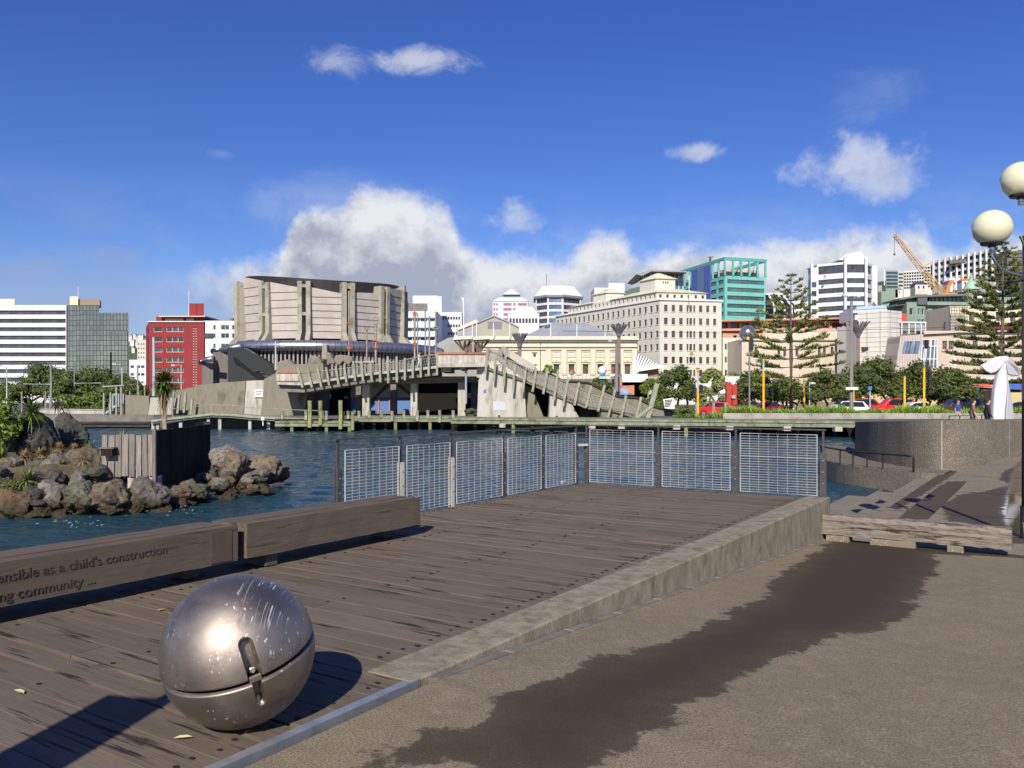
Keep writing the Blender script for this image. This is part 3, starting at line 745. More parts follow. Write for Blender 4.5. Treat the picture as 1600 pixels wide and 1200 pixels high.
# ------------------------------------------------------------------ globe lamps
def globe_lamp(label, x, y, z0):
    t = thing('globe_lamp', label, 'street lamp', (x, y, z0), 0, 'globe lamps on the plaza')
    MB().tube([(0, 0, 0), (0, 0, .5)], .07, 14).build('base', [M_darkmetal], t, world=False, smooth=False)
    MB().tube([(0, 0, .5), (0, 0, 3.72)], .05, 14).build('pole', [M_darkmetal], t, world=False, smooth=True)
    MB().tube([(0, 0, 3.72), (0, 0, 4.62 + .0)], .042, 12).build('stem', [M_chrome], t, world=False, smooth=True)
    def head(dx, dz, dy=0):
        g = MB().ball((dx, dy, dz), .285, 36, 22, (1, 1, .96)).build('globe', [M_globe], t, world=False, smooth=True)
        MB().lathe([(.0, -.30), (.055, -.30), (.06, -.27), (.15, -.262), (.165, -.235), (.0, -.232)], (dx, dy, dz), 24).build('collar', [M_darkmetal], g, world=False, smooth='auto')
        MB().lathe([(.0, -.38), (.048, -.38), (.052, -.35), (.042, -.34), (.042, -.30)], (dx, dy, dz), 16).build('neck', [M_chrome], g, world=False, smooth='auto')
    # left arm
    gx_, gz_ = (1546 - 1598) / F * 12.7, gz(356, 12.7) - z0
    head(gx_, gz_); tz = gz_ - .34
    arc = [(gx_, 0, tz), (gx_ + .01, 0, tz - .08)] + [(gx_ + .02 + .50 * (1 - math.cos(a)) * .98, 0, tz - .08 - .30 * math.sin(a)) for a in [R(q) for q in range(12, 91, 13)]] + [(0, 0, tz - .385)]
    MB().tube(arc, .024, 10).build('arm', [M_chrome], t, world=False, smooth=True)
    MB().tube([(-.30, 0, tz - .50), (0, 0, tz - .46)], .02, 8).build('bracket', [M_darkmetal], t, world=False, smooth=True)
    head(0.0 - .07, gz(281, 12.7) - z0)
    MB().tube([(0, .0, 4.4), (-.07, 0, 4.62)], .03, 8).build('neck_bend', [M_chrome], t, world=False)
    mb = MB(); mb.tube([(.0, 0, tz - .385), (.45, 0, tz - .38), (.62, 0, tz - .25), (.66, 0, tz)], .024, 10).build('arm', [M_chrome], t, world=False, smooth=True)
    head(.66, gz_)
    return t
gl = globe_lamp('lamp with cream globes on curved chrome arms, at the right edge nearest the viewer', gx(1602, 12.7), 12.7, TZ)
# ------------------------------------------------------------------ foliage helpers
def fol(name, c1, c2, c3=None, vary=.25):
    m = bpy.data.materials.new(name); m.use_nodes = True; t = NT(m.node_tree); b = t.n['Principled BSDF']
    pos = t.new('ShaderNodeNewGeometry').outputs['Position']
    n1 = t.noise(pos, 2.2, 4, .6); n2 = t.noise(pos, .5, 4, .6)
    c = t.mix(t.ss(n1, .35, .65), c1, c2)
    if c3: c = t.mix(t.ss(n2, .5, .7), c, c3)
    an = t.new('ShaderNodeAttribute', attribute_name='rnd'); f = t.m('MULTIPLY_ADD', an.outputs['Fac'], .9, .55)
    vm = t.new('ShaderNodeVectorMath', operation='SCALE'); t.put(vm.inputs[0], c); t.put(vm.inputs['Scale'], f)
    t.put(b.inputs['Base Color'], vm.outputs[0]); b.inputs['Roughness'].default_value = .65; b.inputs['Specular IOR Level'].default_value = .25
    return m
F_dark = fol('dark evergreen leaves', (.056, .078, .020), (.105, .130, .036), (.075, .095, .028))
F_mid = fol('mid green leaves', (.075, .115, .022), (.12, .165, .035))
F_lime = fol('lime leaves', (.085, .15, .018), (.17, .24, .035))
F_pine = fol('pine needles', (.10, .12, .032), (.16, .18, .05))
F_hedge = fol('hedge leaves', (.14, .24, .03), (.22, .34, .05))
F_flax = fol('flax blades', (.10, .14, .04), (.20, .22, .08))
F_dry = fol('dry grass', (.26, .18, .09), (.38, .29, .15))
F_dead = fol('dead leaves', (.22, .14, .07), (.33, .23, .12))
M_bark = P('bark', (.10, .075, .055), (.16, .125, .10), scale=8, rough=.95, bump=.6)
M_barkc = P('pale bark', (.22, .17, .13), (.30, .24, .18), scale=10, rough=.95, bump=.5, stretch=(1, 1, .3))
def leafcloud(mb, blobs, n, size, seed, flat=.0, inner=.62):
    rr = random.Random(seed); tot = sum(b[3] * b[4] + b[4] * b[5] + b[3] * b[5] for b in blobs)
    for b in blobs:
        k = int(n * (b[3] * b[4] + b[4] * b[5] + b[3] * b[5]) / tot)
        for _ in range(k):
            d = Vector((rr.gauss(0, 1), rr.gauss(0, 1), rr.gauss(0, 1))).normalized()
            q = noise.noise(Vector((b[0], b[1], b[2])) * 3 + d * 2.2) * .35
            r = inner + (1.04 - inner) * rr.random() ** .5 + q
            p = Vector((b[0] + d.x * b[3] * r, b[1] + d.y * b[4] * r, b[2] + d.z * b[5] * r))
            nn = (d + Vector((rr.gauss(0, .7), rr.gauss(0, .7), rr.gauss(0, .7) + .3))).normalized()
            a, c, _ = basis(nn, (rr.random(), rr.random(), rr.random() + .1)); s = size * rr.uniform(.6, 1.3)
            mb.r = max(.02, min(1, .5 + q * 1.1 + rr.uniform(-.35, .35)))
            mb.poly([p - a * s, p - c * s * .55, p + a * s, p + c * s * .55])
    mb.r = 0; return mb
def core(mb, blobs, k=.66):
    for b in blobs: mb.r = .18; mb.ball((b[0], b[1], b[2]), 1, 10, 7, (b[3] * k, b[4] * k, b[5] * k))
    mb.r = 0; return mb
def blades(mb, c, n, L, w, seed, up=.6, droop=.5, spread=1.0, segs=3):
    rr = random.Random(seed); c = Vector(c)
    for _ in range(n):
        a = rr.uniform(0, 6.283); e = rr.uniform(up * .4, 1.35) if up > 0 else rr.uniform(-1.2, 1.3)
        d = Vector((math.cos(a) * math.cos(e) * spread, math.sin(a) * math.cos(e) * spread, math.sin(e))); l = L * rr.uniform(.6, 1.1)
        sd_ = Vector((-math.sin(a), math.cos(a), 0)) * w * .5; mb.r = rr.uniform(.1, 1); prev = None
        for i in range(segs + 1):
            t = i / segs; p = c + d * l * t + Vector((0, 0, -droop * l * t * t * (1 - abs(d.z) * .6))); ww = sd_ * (1 - t) ** .6 if i < segs else sd_ * .05
            if prev: mb.poly([prev[0], prev[1], p + ww, p - ww])
            prev = (p - ww, p + ww)
    mb.r = 0; return mb

# ------------------------------------------------------------------ rocky island
ipoly = [(-60, 19.5), (-14, 21.6), (-11.5, 23.2), (-10.3, 26.2), (-8.9, 29.2), (-9.2, 31.5), (-12, 33.0), (-20, 34), (-60, 36)]
isd = sdf(ipoly)
mb = MB(); nx_, ny_ = 120, 60; xs = [-34 + 27 * i / nx_ for i in range(nx_ + 1)]; ys = [19 + 17 * j / ny_ for j in range(ny_ + 1)]
for y in ys:
    for x in xs:
        d = isd(x, y); z = -2.1 + (d + .5) * .85 if d < .7 else -1.08 + (d - .7) * (.75 if y > 24 else .35); z = min(z, -.42 if x < -11.4 else -1.15)
        mb.v.append((x, y, z + noise.noise(Vector((x, y, 0)) * 1.3) * .22))
for j in range(ny_):
    for i in range(nx_): a = j * (nx_ + 1) + i; mb.face((a, a + 1, a + nx_ + 2, a + nx_ + 1))
M_soil = P('soil', (.055, .042, .026), (.11, .085, .05), scale=3, rough=1, bump=.8, pos=True, c3=(.07, .09, .03), s3=.8)
struct(mb.build('island_ground', [M_soil], smooth=True))

def rockmat(name, c1, c2, c3):
    m = bpy.data.materials.new(name); m.use_nodes = True; t = NT(m.node_tree); b = t.n['Principled BSDF']
    g = t.new('ShaderNodeNewGeometry'); pos = g.outputs['Position']; z = t.new('ShaderNodeSeparateXYZ'); t.l.new(pos, z.inputs[0])
    c1, c2, c3 = [tuple(x * .8 for x in q) for q in (c1, c2, c3)]
    n1 = t.noise(pos, 1.8, 9, .65); n2 = t.noise(pos, 9, 8, .7, .4); n3 = t.noise(pos, .8, 6, .6)
    c = t.mix(t.ss(n1, .38, .62), c1, c2); c = t.mix(t.ss(n2, .48, .66), c, tuple(x * .38 for x in c1)); c = t.mix(t.ss(n3, .52, .68), c, c3)
    algae = t.ss(t.m('ADD', z.outputs[2], t.m('MULTIPLY_ADD', n1, .8, -.4)), -1.02, -1.38)
    c = t.mix(algae, c, t.mix(n2, (.028, .024, .014), (.075, .055, .028)))
    t.put(b.inputs['Base Color'], c); t.put(b.inputs['Roughness'], t.m('MULTIPLY_ADD', algae, -.5, .9)); b.inputs['Specular IOR Level'].default_value = .3
    bp = t.new('ShaderNodeBump'); bp.inputs['Strength'].default_value = .9; bp.inputs['Distance'].default_value = .09
    t.l.new(t.noise(pos, 7, 10, .72), bp.inputs['Height']); t.l.new(bp.outputs[0], b.inputs['Normal']); return m
RK = {'g': rockmat('grey rock', (.15, .14, .115), (.24, .225, .19), (.17, .15, .10)),
      'd': rockmat('dark rock', (.075, .075, .068), (.12, .118, .10), (.10, .11, .07)),
      'p': rockmat('pale rock', (.20, .19, .16), (.30, .28, .24), (.16, .15, .11)),
      't': rockmat('tan rock', (.17, .14, .10), (.25, .21, .155), (.16, .10, .055)),
      'o': rockmat('rust rock', (.20, .125, .065), (.15, .12, .085), (.13, .12, .10)),
      'n': rockmat('green grey rock', (.13, .14, .095), (.20, .20, .15), (.10, .10, .06))}
def rock(px0, px1, py0, py1, Y, kind, label, seed, depth=None, cut=5, group='rocks of the island'):
    cx = (px0 + px1) / 2; w = (px1 - px0) / F * Y / 2 * 1.07; z1 = gz(py0, Y); z0 = gz(py1, Y); h = (z1 - z0) / 2 * 1.03; dpt = depth or w * .9
    bm = bmesh.new(); bmesh.ops.create_icosphere(bm, subdivisions=5, radius=1); rr = random.Random(seed)
    planes = [(Vector((rr.gauss(0, 1), rr.gauss(0, 1), rr.gauss(0, .8))).normalized(), rr.uniform(.50, .86)) for _ in range(cut + 6)]
    off = Vector((rr.random(), rr.random(), rr.random())) * 50
    for v in bm.verts:
        p = v.co.copy()
        for n_, d_ in planes:
            k = p.dot(n_) - d_
            if k > 0: p -= n_ * k * .97
        p *= 1.22
        p += p.normalized() * (noise.fractal(p * 1.9 + off, .7, 2.2, 6) * .15 - abs(noise.noise(p * 2.6 + off)) * .16 + .04)
        v.co = (p.x * w, p.y * dpt, p.z * h)
    me = bpy.data.meshes.new('rock'); bm.to_mesh(me); bm.free(); me.materials.append(RK[kind])
    me.polygons.foreach_set('use_smooth', [True] * len(me.polygons))
    o = bpy.data.objects.new('rock', me); COL.objects.link(o); o.location = (gx(cx, Y), Y + dpt * .35, (z0 + z1) / 2 - h * .05); o.rotation_euler = (0, 0, 0)
    return tag(o, label, 'rock', group)
for i, a in enumerate([
    (24, 79, 649, 712, 26.5, 'd', 'large dark upright boulder beside the small cabbage palm at far left'),
    (0, 26, 649, 700, 26.0, 'n', 'grey green boulder at the left edge, left of the large dark upright one'),
    (86, 127, 648, 712, 28.0, 'd', 'dark rounded boulder standing alone right of the large upright one'),
    (-6, 28, 717, 744, 24.5, 'p', 'pale flat rock at the left edge among the flax'),
    (60, 107, 710, 760, 24.5, 'g', 'rounded grey boulder above the front row, left of the grassy tan one'),
    (98, 154, 706, 760, 24.8, 't', 'tan boulder overgrown with dry grass left of the timber screen'),
    (-10, 36, 763, 815, 21.8, 'o', 'rust orange boulder at the left end of the front row'),
    (18, 62, 764, 798, 22.2, 'd', 'dark grey boulder leaning on the rust orange one'),
    (54, 108, 752, 796, 22.6, 'p', 'pale rounded boulder in the front row, second from the rust one'),
    (102, 149, 757, 802, 22.4, 'n', 'green grey angular boulder in the middle of the front row'),
    (142, 203, 756, 805, 22.3, 't', 'broad brown boulder under the left half of the timber screen'),
    (200, 255, 750, 794, 23.0, 'g', 'grey boulder at the foot of the corner of the timber screen'),
    (196, 222, 774, 803, 22.6, 'g', 'small grey rock at the waterline below the screen corner'),
    (266, 324, 759, 784, 25.0, 'n', 'low cracked rock at the waterline right of the dark screen'),
    (262, 292, 778, 799, 24.0, 'd', 'dark wet rock lowest at the waterline in front of the dark screen'),
    (328, 376, 697, 731, 28.5, 'p', 'pale flat topped rock at the top of the heap right of the screen'),
    (344, 381, 710, 750, 28.0, 't', 'tan split boulder below the pale flat topped rock'),
    (381, 447, 714, 760, 29.3, 't', 'big tan rounded boulder at the right tip of the island'),
    (338, 367, 745, 766, 27.6, 'o', 'small brown rock below the tan split boulder'),
    (360, 404, 742, 771, 28.3, 'd', 'dark brown wedge of rock between the split boulder and the tip'),
    (342, 369, 770, 788, 25.8, 'o', 'half drowned brown rock offshore from the heap'),
    (304, 326, 655, 672, 31.5, 'g', 'grey rock showing above the far end of the dark screen'),
    (150, 165, 708, 755, 25.0, 'p', 'narrow pale rock against the left end of the timber screen'),
    (232, 262, 786, 806, 23.0, 'd', 'flat dark rock awash between the screen corner and the drowned rocks'),
    (366, 394, 728, 752, 30.0, 'd', 'dark rock in the shadow behind the split boulder'),
    (320, 345, 735, 775, 28.0, 'd', 'dark shaded rock at the inner end of the heap'),
    (40, 75, 798, 812, 21.9, 'd', 'low dark rock awash below the front row at left'),
    (155, 190, 790, 806, 22.2, 'd', 'low wet rock at the foot of the broad brown boulder'),
    (105, 135, 742, 770, 23.6, 'p', 'small pale rock wedged behind the front row'),
    (-20, 12, 735, 775, 23.5, 'd', 'dark rock at the left edge above the rust orange one'),
]): rock(*a, 100 + i * 3)

# timber screen
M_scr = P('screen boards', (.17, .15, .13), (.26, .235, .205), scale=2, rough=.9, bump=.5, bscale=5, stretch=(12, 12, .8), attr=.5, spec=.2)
M_scrd = P('shaded and dark boards', (.032, .023, .017), (.045, .034, .026), scale=2, rough=.95, stretch=(6, 6, .6), attr=.5, spec=.08)  # side wall: its shade is put into this dark colour; the box is dark itself
scx = gx(243, 24.5); scr = thing('timber_screen', 'timber screen with pale front boards and a long dark side wall, among the rocks', 'timber screen', (scx, 24.5, -1))
rr = random.Random(21); x = gx(161, 24.5)
while x < scx - .1:
    w = rr.uniform(.145, .185); mb = MB(); mb.r = rr.uniform(.2, 1); zt = gz(680, 24.5) + rr.uniform(-.03, .03); zb = gz(744, 24.5) + rr.uniform(-.03, .03)
    lean = rr.uniform(-.012, .012); mb.hexa([(x + lean, 24.42, zb), (x + w + lean, 24.42, zb), (x + w + lean, 24.46, zb), (x + lean, 24.46, zb), (x - lean, 24.42, zt), (x + w - lean, 24.42, zt), (x + w - lean, 24.46, zt), (x - lean, 24.46, zt)])
    mb.build('board', [M_scr], scr, bevel=.004); x += w + rr.uniform(.02, .045)
MB().box(gx(161, 24.5), scx, 24.465, 24.53, -.55, -.42).build('rail', [M_scr], scr)
MB().box(gx(161, 24.5), scx, 24.465, 24.53, .12, .24).build('rail', [M_scr], scr)
MB().box(scx - .05, scx + .05, 24.38, 24.50, -1.15, gz(671, 24.4)).build('post', [M_scr], scr)
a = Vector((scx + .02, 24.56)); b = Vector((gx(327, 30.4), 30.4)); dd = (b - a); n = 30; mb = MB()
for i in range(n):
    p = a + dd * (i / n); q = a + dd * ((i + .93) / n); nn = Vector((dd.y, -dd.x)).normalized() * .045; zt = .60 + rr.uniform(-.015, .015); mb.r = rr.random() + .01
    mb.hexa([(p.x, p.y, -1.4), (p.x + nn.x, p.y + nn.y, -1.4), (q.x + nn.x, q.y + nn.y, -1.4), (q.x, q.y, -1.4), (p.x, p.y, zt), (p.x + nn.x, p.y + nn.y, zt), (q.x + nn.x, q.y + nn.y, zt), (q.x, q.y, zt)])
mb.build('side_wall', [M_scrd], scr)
for px in (172, 208, 238): MB().box(gx(px, 24.5) - .16, gx(px, 24.5) + .16, 24.5, 24.8, -1.1, -.74).build('footing', [P('footing', (.50, .46, .40), (.35, .30, .26), scale=4, rough=.9) if px == 172 else bpy.data.materials['footing']], scr)
bx = thing('wooden_box', 'small dark wooden box fixed to the left end of the pale screen boards', 'box', (gx(170, 24.3), 24.3, gz(712, 24.3)))
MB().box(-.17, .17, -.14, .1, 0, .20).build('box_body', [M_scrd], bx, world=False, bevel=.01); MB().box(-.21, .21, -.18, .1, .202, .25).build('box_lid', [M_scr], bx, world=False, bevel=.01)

# plants of the island
def cabbage(label, px, Y, zb, zh, R_, n, seed, skirt=0, mat=F_mid, w=.035):
    t = thing('cabbage_tree', label, 'cabbage tree', (gx(px, Y), Y, zb)); h = zh - zb
    MB().tube([(0, 0, -.1), (.02, 0, h * .5), (0, 0, h)], [.10, .085, .075], 8).build('trunk', [M_barkc], t, world=False, smooth=True)
    mb = MB(); rr = random.Random(seed)
    for _ in range(n):
        d = Vector((rr.gauss(0, 1), rr.gauss(0, 1), rr.gauss(.25, .8))).normalized(); l = R_ * rr.uniform(.75, 1.1); s = d.cross(Vector((0, 0, 1)) if abs(d.z) < .95 else Vector((1, 0, 0))).normalized() * w * .5; mb.r = rr.uniform(.1, 1)
        c = Vector((0, 0, h)); m_ = c + d * l * .55; e = c + d * l + Vector((0, 0, -.14 * l)); mb.poly([c - s * .6, c + s * .6, m_ + s, m_ - s]); mb.poly([m_ - s, m_ + s, e + s * .1, e - s * .1])
    mb.r = 0; mb.build('leaves', [mat], t, world=False)
    if skirt:
        mb = MB()
        for _ in range(110):
            a = rr.uniform(0, 6.28); z = h - rr.uniform(.0, skirt * .6); l = rr.uniform(.3, .6) * skirt; s = Vector((-math.sin(a), math.cos(a), 0)) * .02; mb.r = rr.random()
            p = Vector((math.cos(a) * .07, math.sin(a) * .07, z)); q = Vector((math.cos(a) * rr.uniform(.10, .32), math.sin(a) * rr.uniform(.1, .32), z - l)); mb.poly([p - s, p + s, q + s * .4, q - s * .4])
        mb.r = 0; mb.build('dead_leaves', [F_dead], t, world=False)
    return t
cabbage('cabbage tree with green blades and a brown skirt behind the dark screen', 256, 29.5, -.4, gz(598, 29.5), .62, 420, 4, skirt=1.0, w=.05)
cabbage('small cabbage palm with upright yellow green blades on the island beside the dark boulders', 50, 26.2, gz(652, 26.2) - .1, gz(645, 26.2), .62, 150, 9, mat=F_lime, w=.045)
def clump(name, label, cat, px, py, Y, n, L, w, seed, mat, up=.5, droop=.5):
    p = at(px, py, Y); o = blades(MB(), (0, 0, 0), n, L, w, seed, up, droop).build(name, [mat]); o.location = p; tag(o, label, cat); return o
clump('flax', 'green and cream striped flax clump left of the timber screen', 'flax', 140, 712, 26.0, 150, .62, .05, 2, F_flax, .4, .45)
clump('flax', 'orange tinged flax clump among the rocks at far left', 'flax', 42, 752, 23.4, 110, .62, .05, 3, F_flax, .5, .55)
clump('flax', 'dark green flax at the left edge of the photo beside pale rock', 'flax', 3, 716, 24.6, 80, .5, .05, 5, F_mid, .4, .5)
clump('flax', 'small flax tuft growing on the grassy tan boulder', 'flax', 96, 727, 24.2, 60, .30, .03, 6, F_flax, .5, .5)
clump('flax', 'flax tuft behind the top edge of the pale screen boards', 'flax', 190, 690, 27.0, 60, .5, .04, 16, F_flax, .8, .3)
for i, (px, py, Y, L, lab) in enumerate([(38, 716, 25.0, .55, 'brown tussock below the large dark boulder'), (62, 712, 25.6, .5, 'straw coloured tussock right of the brown one below the dark boulder'), (92, 702, 26.4, .42, 'low dry grass tuft in front of the dark rounded boulder'), (116, 703, 26.6, .42, 'low dry grass tuft just left of the striped flax'), (20, 735, 24.4, .42, 'dry tussock by the pale flat rock at the left edge'), (128, 722, 24.6, .5, 'dry grass hanging over the tan boulder')]):
    clump('tussock_grass', lab, 'grass tuft', px, py, Y, 220, L, .018, 30 + i, F_dry, .3, .9)
def bush(name, label, cat, px, Y, zb, blobs, n, size, mat, seed, stem=True, grp=None):
    t = thing(name, label, cat, (gx(px, Y), Y, zb), 0, grp)
    mb = MB(); core(mb, blobs, .60); leafcloud(mb, blobs, n, size, seed); mb.build('crown', [mat], t, world=False)
    if stem:
        m2 = MB(); rr = random.Random(seed)
        for b in blobs[:5]: m2.tube([(0 + rr.uniform(-.1, .1), 0, -.1), (b[0] * .5, b[1] * .5, b[2] * .55), (b[0], b[1], b[2])], [.05 * max(1, b[3]), .04 * max(1, b[3]), .015], 6)
        m2.build('stem', [M_bark], t, world=False)
    return t
bush('shrub', 'bright yellow green shrub at the left edge above the boulders', 'shrub', 6, 25.5, -.1, [(-.05, 0, 1.25, .42, .4, .42), (-.5, 0, .9, .5, .5, .5), (.12, .1, .75, .34, .3, .36), (-.2, -.2, .4, .42, .4, .4)], 1500, .06, F_lime, 41)
bush('shrub', 'small bright shrub between the yellow green one and the little palm', 'shrub', 36, 26.5, .0, [(0, 0, .85, .24, .22, .22), (.08, 0, .6, .26, .2, .25), (-.1, 0, .35, .2, .2, .3)], 600, .045, F_lime, 42)
bush('ground_shrub', 'dark green mat of shrub left of the orange flax', 'shrub', 8, 23.2, -1.0, [(0, 0, .1, .7, .5, .22), (.5, .1, .05, .4, .4, .16)], 1200, .04, F_dark, 43, False)
M_foam = simple('foam', (.62, .66, .68), .6)
rr = random.Random(14); mb = MB()
for i in range(50):
    px = rr.choice([rr.gauss(120, 26), rr.uniform(60, 230), rr.uniform(230, 300), rr.gauss(290, 14)]); py = rr.gauss(822 if px < 160 else 806 if px < 235 else 800, 4); p = zpt(px, py, -1.6); w = rr.uniform(.01, .045); d = rr.uniform(.006, .02)
    mb.poly([(p.x + w * math.cos(k * 1.05), p.y + d * math.sin(k * 1.05) * 2, -1.53 + .004 * (k % 2)) for k in range(6)])
tag(mb.build('foam', [M_foam]), 'flecks of white foam where small waves meet the front rocks', 'foam', kind='stuff')
for i in range(26):
    px = rr.uniform(2, 150); py = rr.uniform(712, 752); clump('tussock_grass', ['low straw tussock', 'bent brown tussock', 'sparse dry tuft', 'ragged tan tussock'][i % 4] + ' among the rocks at the left', 'grass tuft', px, py + 4, 24.2 + (750 - py) * .05, 90, rr.uniform(.25, .42), .022, 60 + i, F_dry if i % 3 else F_flax, .3, .9)['group'] = 'dry tussocks between the rocks'

def minirocks(n, boxes, seed, kinds='dgtn'):
    rr = random.Random(seed); mb = MB()
    base = bmesh.new(); bmesh.ops.create_icosphere(base, subdivisions=2, radius=1); bv = [v.co.copy() for v in base.verts]; bf = [[v.index for v in f.verts] for f in base.faces]; base.free()
    for i in range(n):
        px, py, Y, r = boxes(rr); c = at(px, py, Y); b = len(mb.v); off = Vector((i * 3.1, seed, 0)); sc = Vector((rr.uniform(.8, 1.4), rr.uniform(.8, 1.2), rr.uniform(.5, .9))) * r; mb.k = rr.randrange(len(kinds))
        for v in bv:
            k = 1 + noise.noise(v * 1.3 + off) * .55; mb.v.append((c.x + v.x * sc.x * k, c.y + v.y * sc.y * k, c.z + v.z * sc.z * k))
        for f in bf: mb.face([b + q for q in f])
    o = mb.build('rubble', [RK[q] for q in kinds]); return o
def bxa(rr):
    px = rr.uniform(-10, 300); Y = 22.0 + (.6 if px < 150 else 1.6 if px < 240 else 3.0) + rr.uniform(-.5, 1.0); return px, HOR + (EYE + rr.uniform(1.15, 1.6)) / Y * F, Y, rr.uniform(.10, .26)
def bxb(rr):
    px = rr.uniform(315, 420); Y = 27.2 + rr.uniform(-.5, 2.2); return px, HOR + (EYE + rr.uniform(.9, 1.6)) / Y * F, Y, rr.uniform(.12, .30)
def bxc(rr):
    px = rr.uniform(-10, 160); Y = rr.uniform(23.3, 26); return px, HOR + (EYE + rr.uniform(.45, 1.0)) / Y * F, Y, rr.uniform(.12, .34)
for f_, n_, l_ in ((bxa, 110, 'small rocks and rubble packed along the waterline of the island'), (bxb, 60, 'broken rubble between the boulders at the right tip of the island'), (bxc, 46, 'small rocks scattered among the tussocks at the left of the island')):
    tag(minirocks(n_, f_, n_), l_, 'rubble', kind='stuff')
# ------------------------------------------------------------------ mid ground materials
M_c1 = P('board marked concrete', (.18, .165, .128), (.27, .25, .20), scale=.9, rough=.9, bump=.35, bscale=8, pos=True, c3=(.11, .10, .075), s3=.9, t3=(.46, .68), stretch=(1, 1, .35), spec=.2)
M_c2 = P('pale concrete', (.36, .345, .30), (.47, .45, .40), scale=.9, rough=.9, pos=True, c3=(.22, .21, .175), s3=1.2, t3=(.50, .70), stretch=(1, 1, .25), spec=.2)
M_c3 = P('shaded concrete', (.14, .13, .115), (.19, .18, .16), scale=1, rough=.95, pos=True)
M_green = P('weathered green timber', (.235, .265, .19), (.32, .34, .255), scale=2, rough=.9, pos=True, c3=(.22, .22, .15), s3=1.2, t3=(.5, .66), spec=.2)
M_greend = P('mossy pile', (.20, .22, .08), (.30, .31, .14), scale=3, rough=.9, pos=True, c3=(.08, .08, .04), s3=1.5)
M_dkwood = P('dark wharf timber', (.035, .030, .024), (.06, .05, .04), scale=2, rough=.95, pos=True)
M_tim = P('grey timber', (.24, .215, .18), (.33, .30, .255), scale=3, rough=.9, pos=True, spec=.2)
M_redcap = P('red capping', (.42, .16, .10), (.32, .13, .09), rough=.8)
M_net = P('galvanised netting', (.33, .32, .32), (.26, .25, .25), scale=4, rough=.55, metal=.4, pos=True)
M_blue = simple('blue panel', (.075, .165, .42), .6); M_orange = simple('orange frame', (.60, .20, .06), .6)
M_cream = simple('cream wall', (.62, .57, .44), .8)
def slab(pts, Y, t, mb=None):
    mb = mb or MB(); return mb.prism([at(px, py, Y) for px, py in pts], (0, t, 0))

# ------------------------------------------------------------------ city ground (land behind the lagoon)
GZ = -.3
shore = [(-1200, 87.2), (gx(205, 87.2), 87.2), (gx(430, 86), 86), (gx(745, 86), 86), (gx(760, 76.5), 76.5), (gx(1060, 72), 72), (gx(1336, 68), 68), (gx(1345, 55), 55), (gx(1356, 43), 43), (gx(1346, 37.5), 37.5), (gx(1368, 33.2), 33.2), (gx(1430, 29.5), 29.5), (gx(1480, 28.6), 28.6), (gx(1540, 29.1), 29.1), (gx(1600, 30.7), 30.7), (60, 38), (1200, 38), (4000, 4500), (-4000, 4500)]
# plaza behind the curved wall is reached along the inner edge of the wall
M_city = P('asphalt', (.075, .073, .07), (.11, .105, .10), scale=.3, rough=.9, pos=True, bump=.3, bscale=6)
mb = MB(); n = len(shore)
mb.poly([(x, y, GZ) for x, y in shore])
for i in range(n - 3): mb.poly([(*shore[i], -2.6), (*shore[i + 1], -2.6), (*shore[i + 1], GZ), (*shore[i], GZ)])
struct(mb.build('city_ground', [M_city]))
# quay edge at the left
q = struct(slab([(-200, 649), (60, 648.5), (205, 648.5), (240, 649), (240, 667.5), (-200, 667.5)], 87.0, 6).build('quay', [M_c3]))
t = thing('promenade_kerb', 'long pale kerb wall along the promenade at the left, behind the walkers', 'low wall', (gx(130, 96), 96, GZ))
slab([(60, 639.5), (161, 640.5), (161, 648), (60, 648)], 96, .5).build('wall_face', [M_c2], t)
slab([(60, 638.6), (161, 639.6), (161, 640.6), (60, 639.7)], 95.9, .7).build('coping', [M_c2], t)
pth = MB(); pth.poly([(gx(-400, 90), 88, GZ + .004), (gx(238, 90), 88, GZ + .004), (gx(238, 90), 95.5, GZ + .004), (gx(-400, 90), 95.5, GZ + .004)]); struct(pth.build('promenade', [M_c2]))
# quay fender beams
t = thing('fender_beams', 'dark horizontal fender beams along the left quay face above the water', 'fender', (gx(200, 86.9), 86.8, -1.4))
for z in (-1.35, -1.0): MB().box(gx(95, 86.8), gx(235, 86.8), 86.7, 86.95, z - .1, z + .1).build('beam', [M_dkwood], t)

# ------------------------------------------------------------------ concrete walls left of the bridge
def cwall(name, label, pts, Y, t, mat, extra=None):
    o = slab(pts, Y, t).build(name, [mat], bevel=0); tag(o, label, 'wall'); return o
cwall('concrete_wall', 'leaning grey concrete wall block beside the green posts, leftmost of the waterfront walls', [(195, 617), (233, 619), (232, 648), (190, 648)], 89.5, 1.6, M_c1)
cwall('concrete_wall', 'white painted wall panel behind the cabbage tree', [(235, 621), (275, 622), (270, 648), (232, 648)], 89.3, 1.2, M_c2)
cwall('concrete_wall', 'recessed grey wall with green posts in front, right of the white panel', [(262, 612), (308, 604), (308, 650), (262, 650)], 92.5, 1.2, M_c1)
cwall('concrete_wall', 'long stained concrete wall below the dark glass entrance', [(305, 602), (345, 598), (384, 595), (380, 651), (292, 651), (300, 622)], 89.0, 1.8, M_c1)
w4 = cwall('concrete_wall', 'pale painted wall strip with a small sign, right of the long stained wall', [(385, 595), (413, 594), (407, 651), (381, 651)], 88.8, 1.2, M_c2)
w5 = cwall('concrete_wall', 'stained concrete abutment wall under the left end of the footbridge', [(413, 592), (433, 582), (433, 570), (505, 568), (505, 606), (482, 606), (474, 651), (407, 651)], 88.4, 3.2, M_c1)
sg = thing('wall_sign', 'small white rectangular sign with grey lettering on the painted wall strip', 'sign', at(405, 621, 88.6))
slab([(398, 609), (412, 609), (412, 620.5), (398, 620.5)], 88.6, .12).build('sign_board', [M_white], sg)
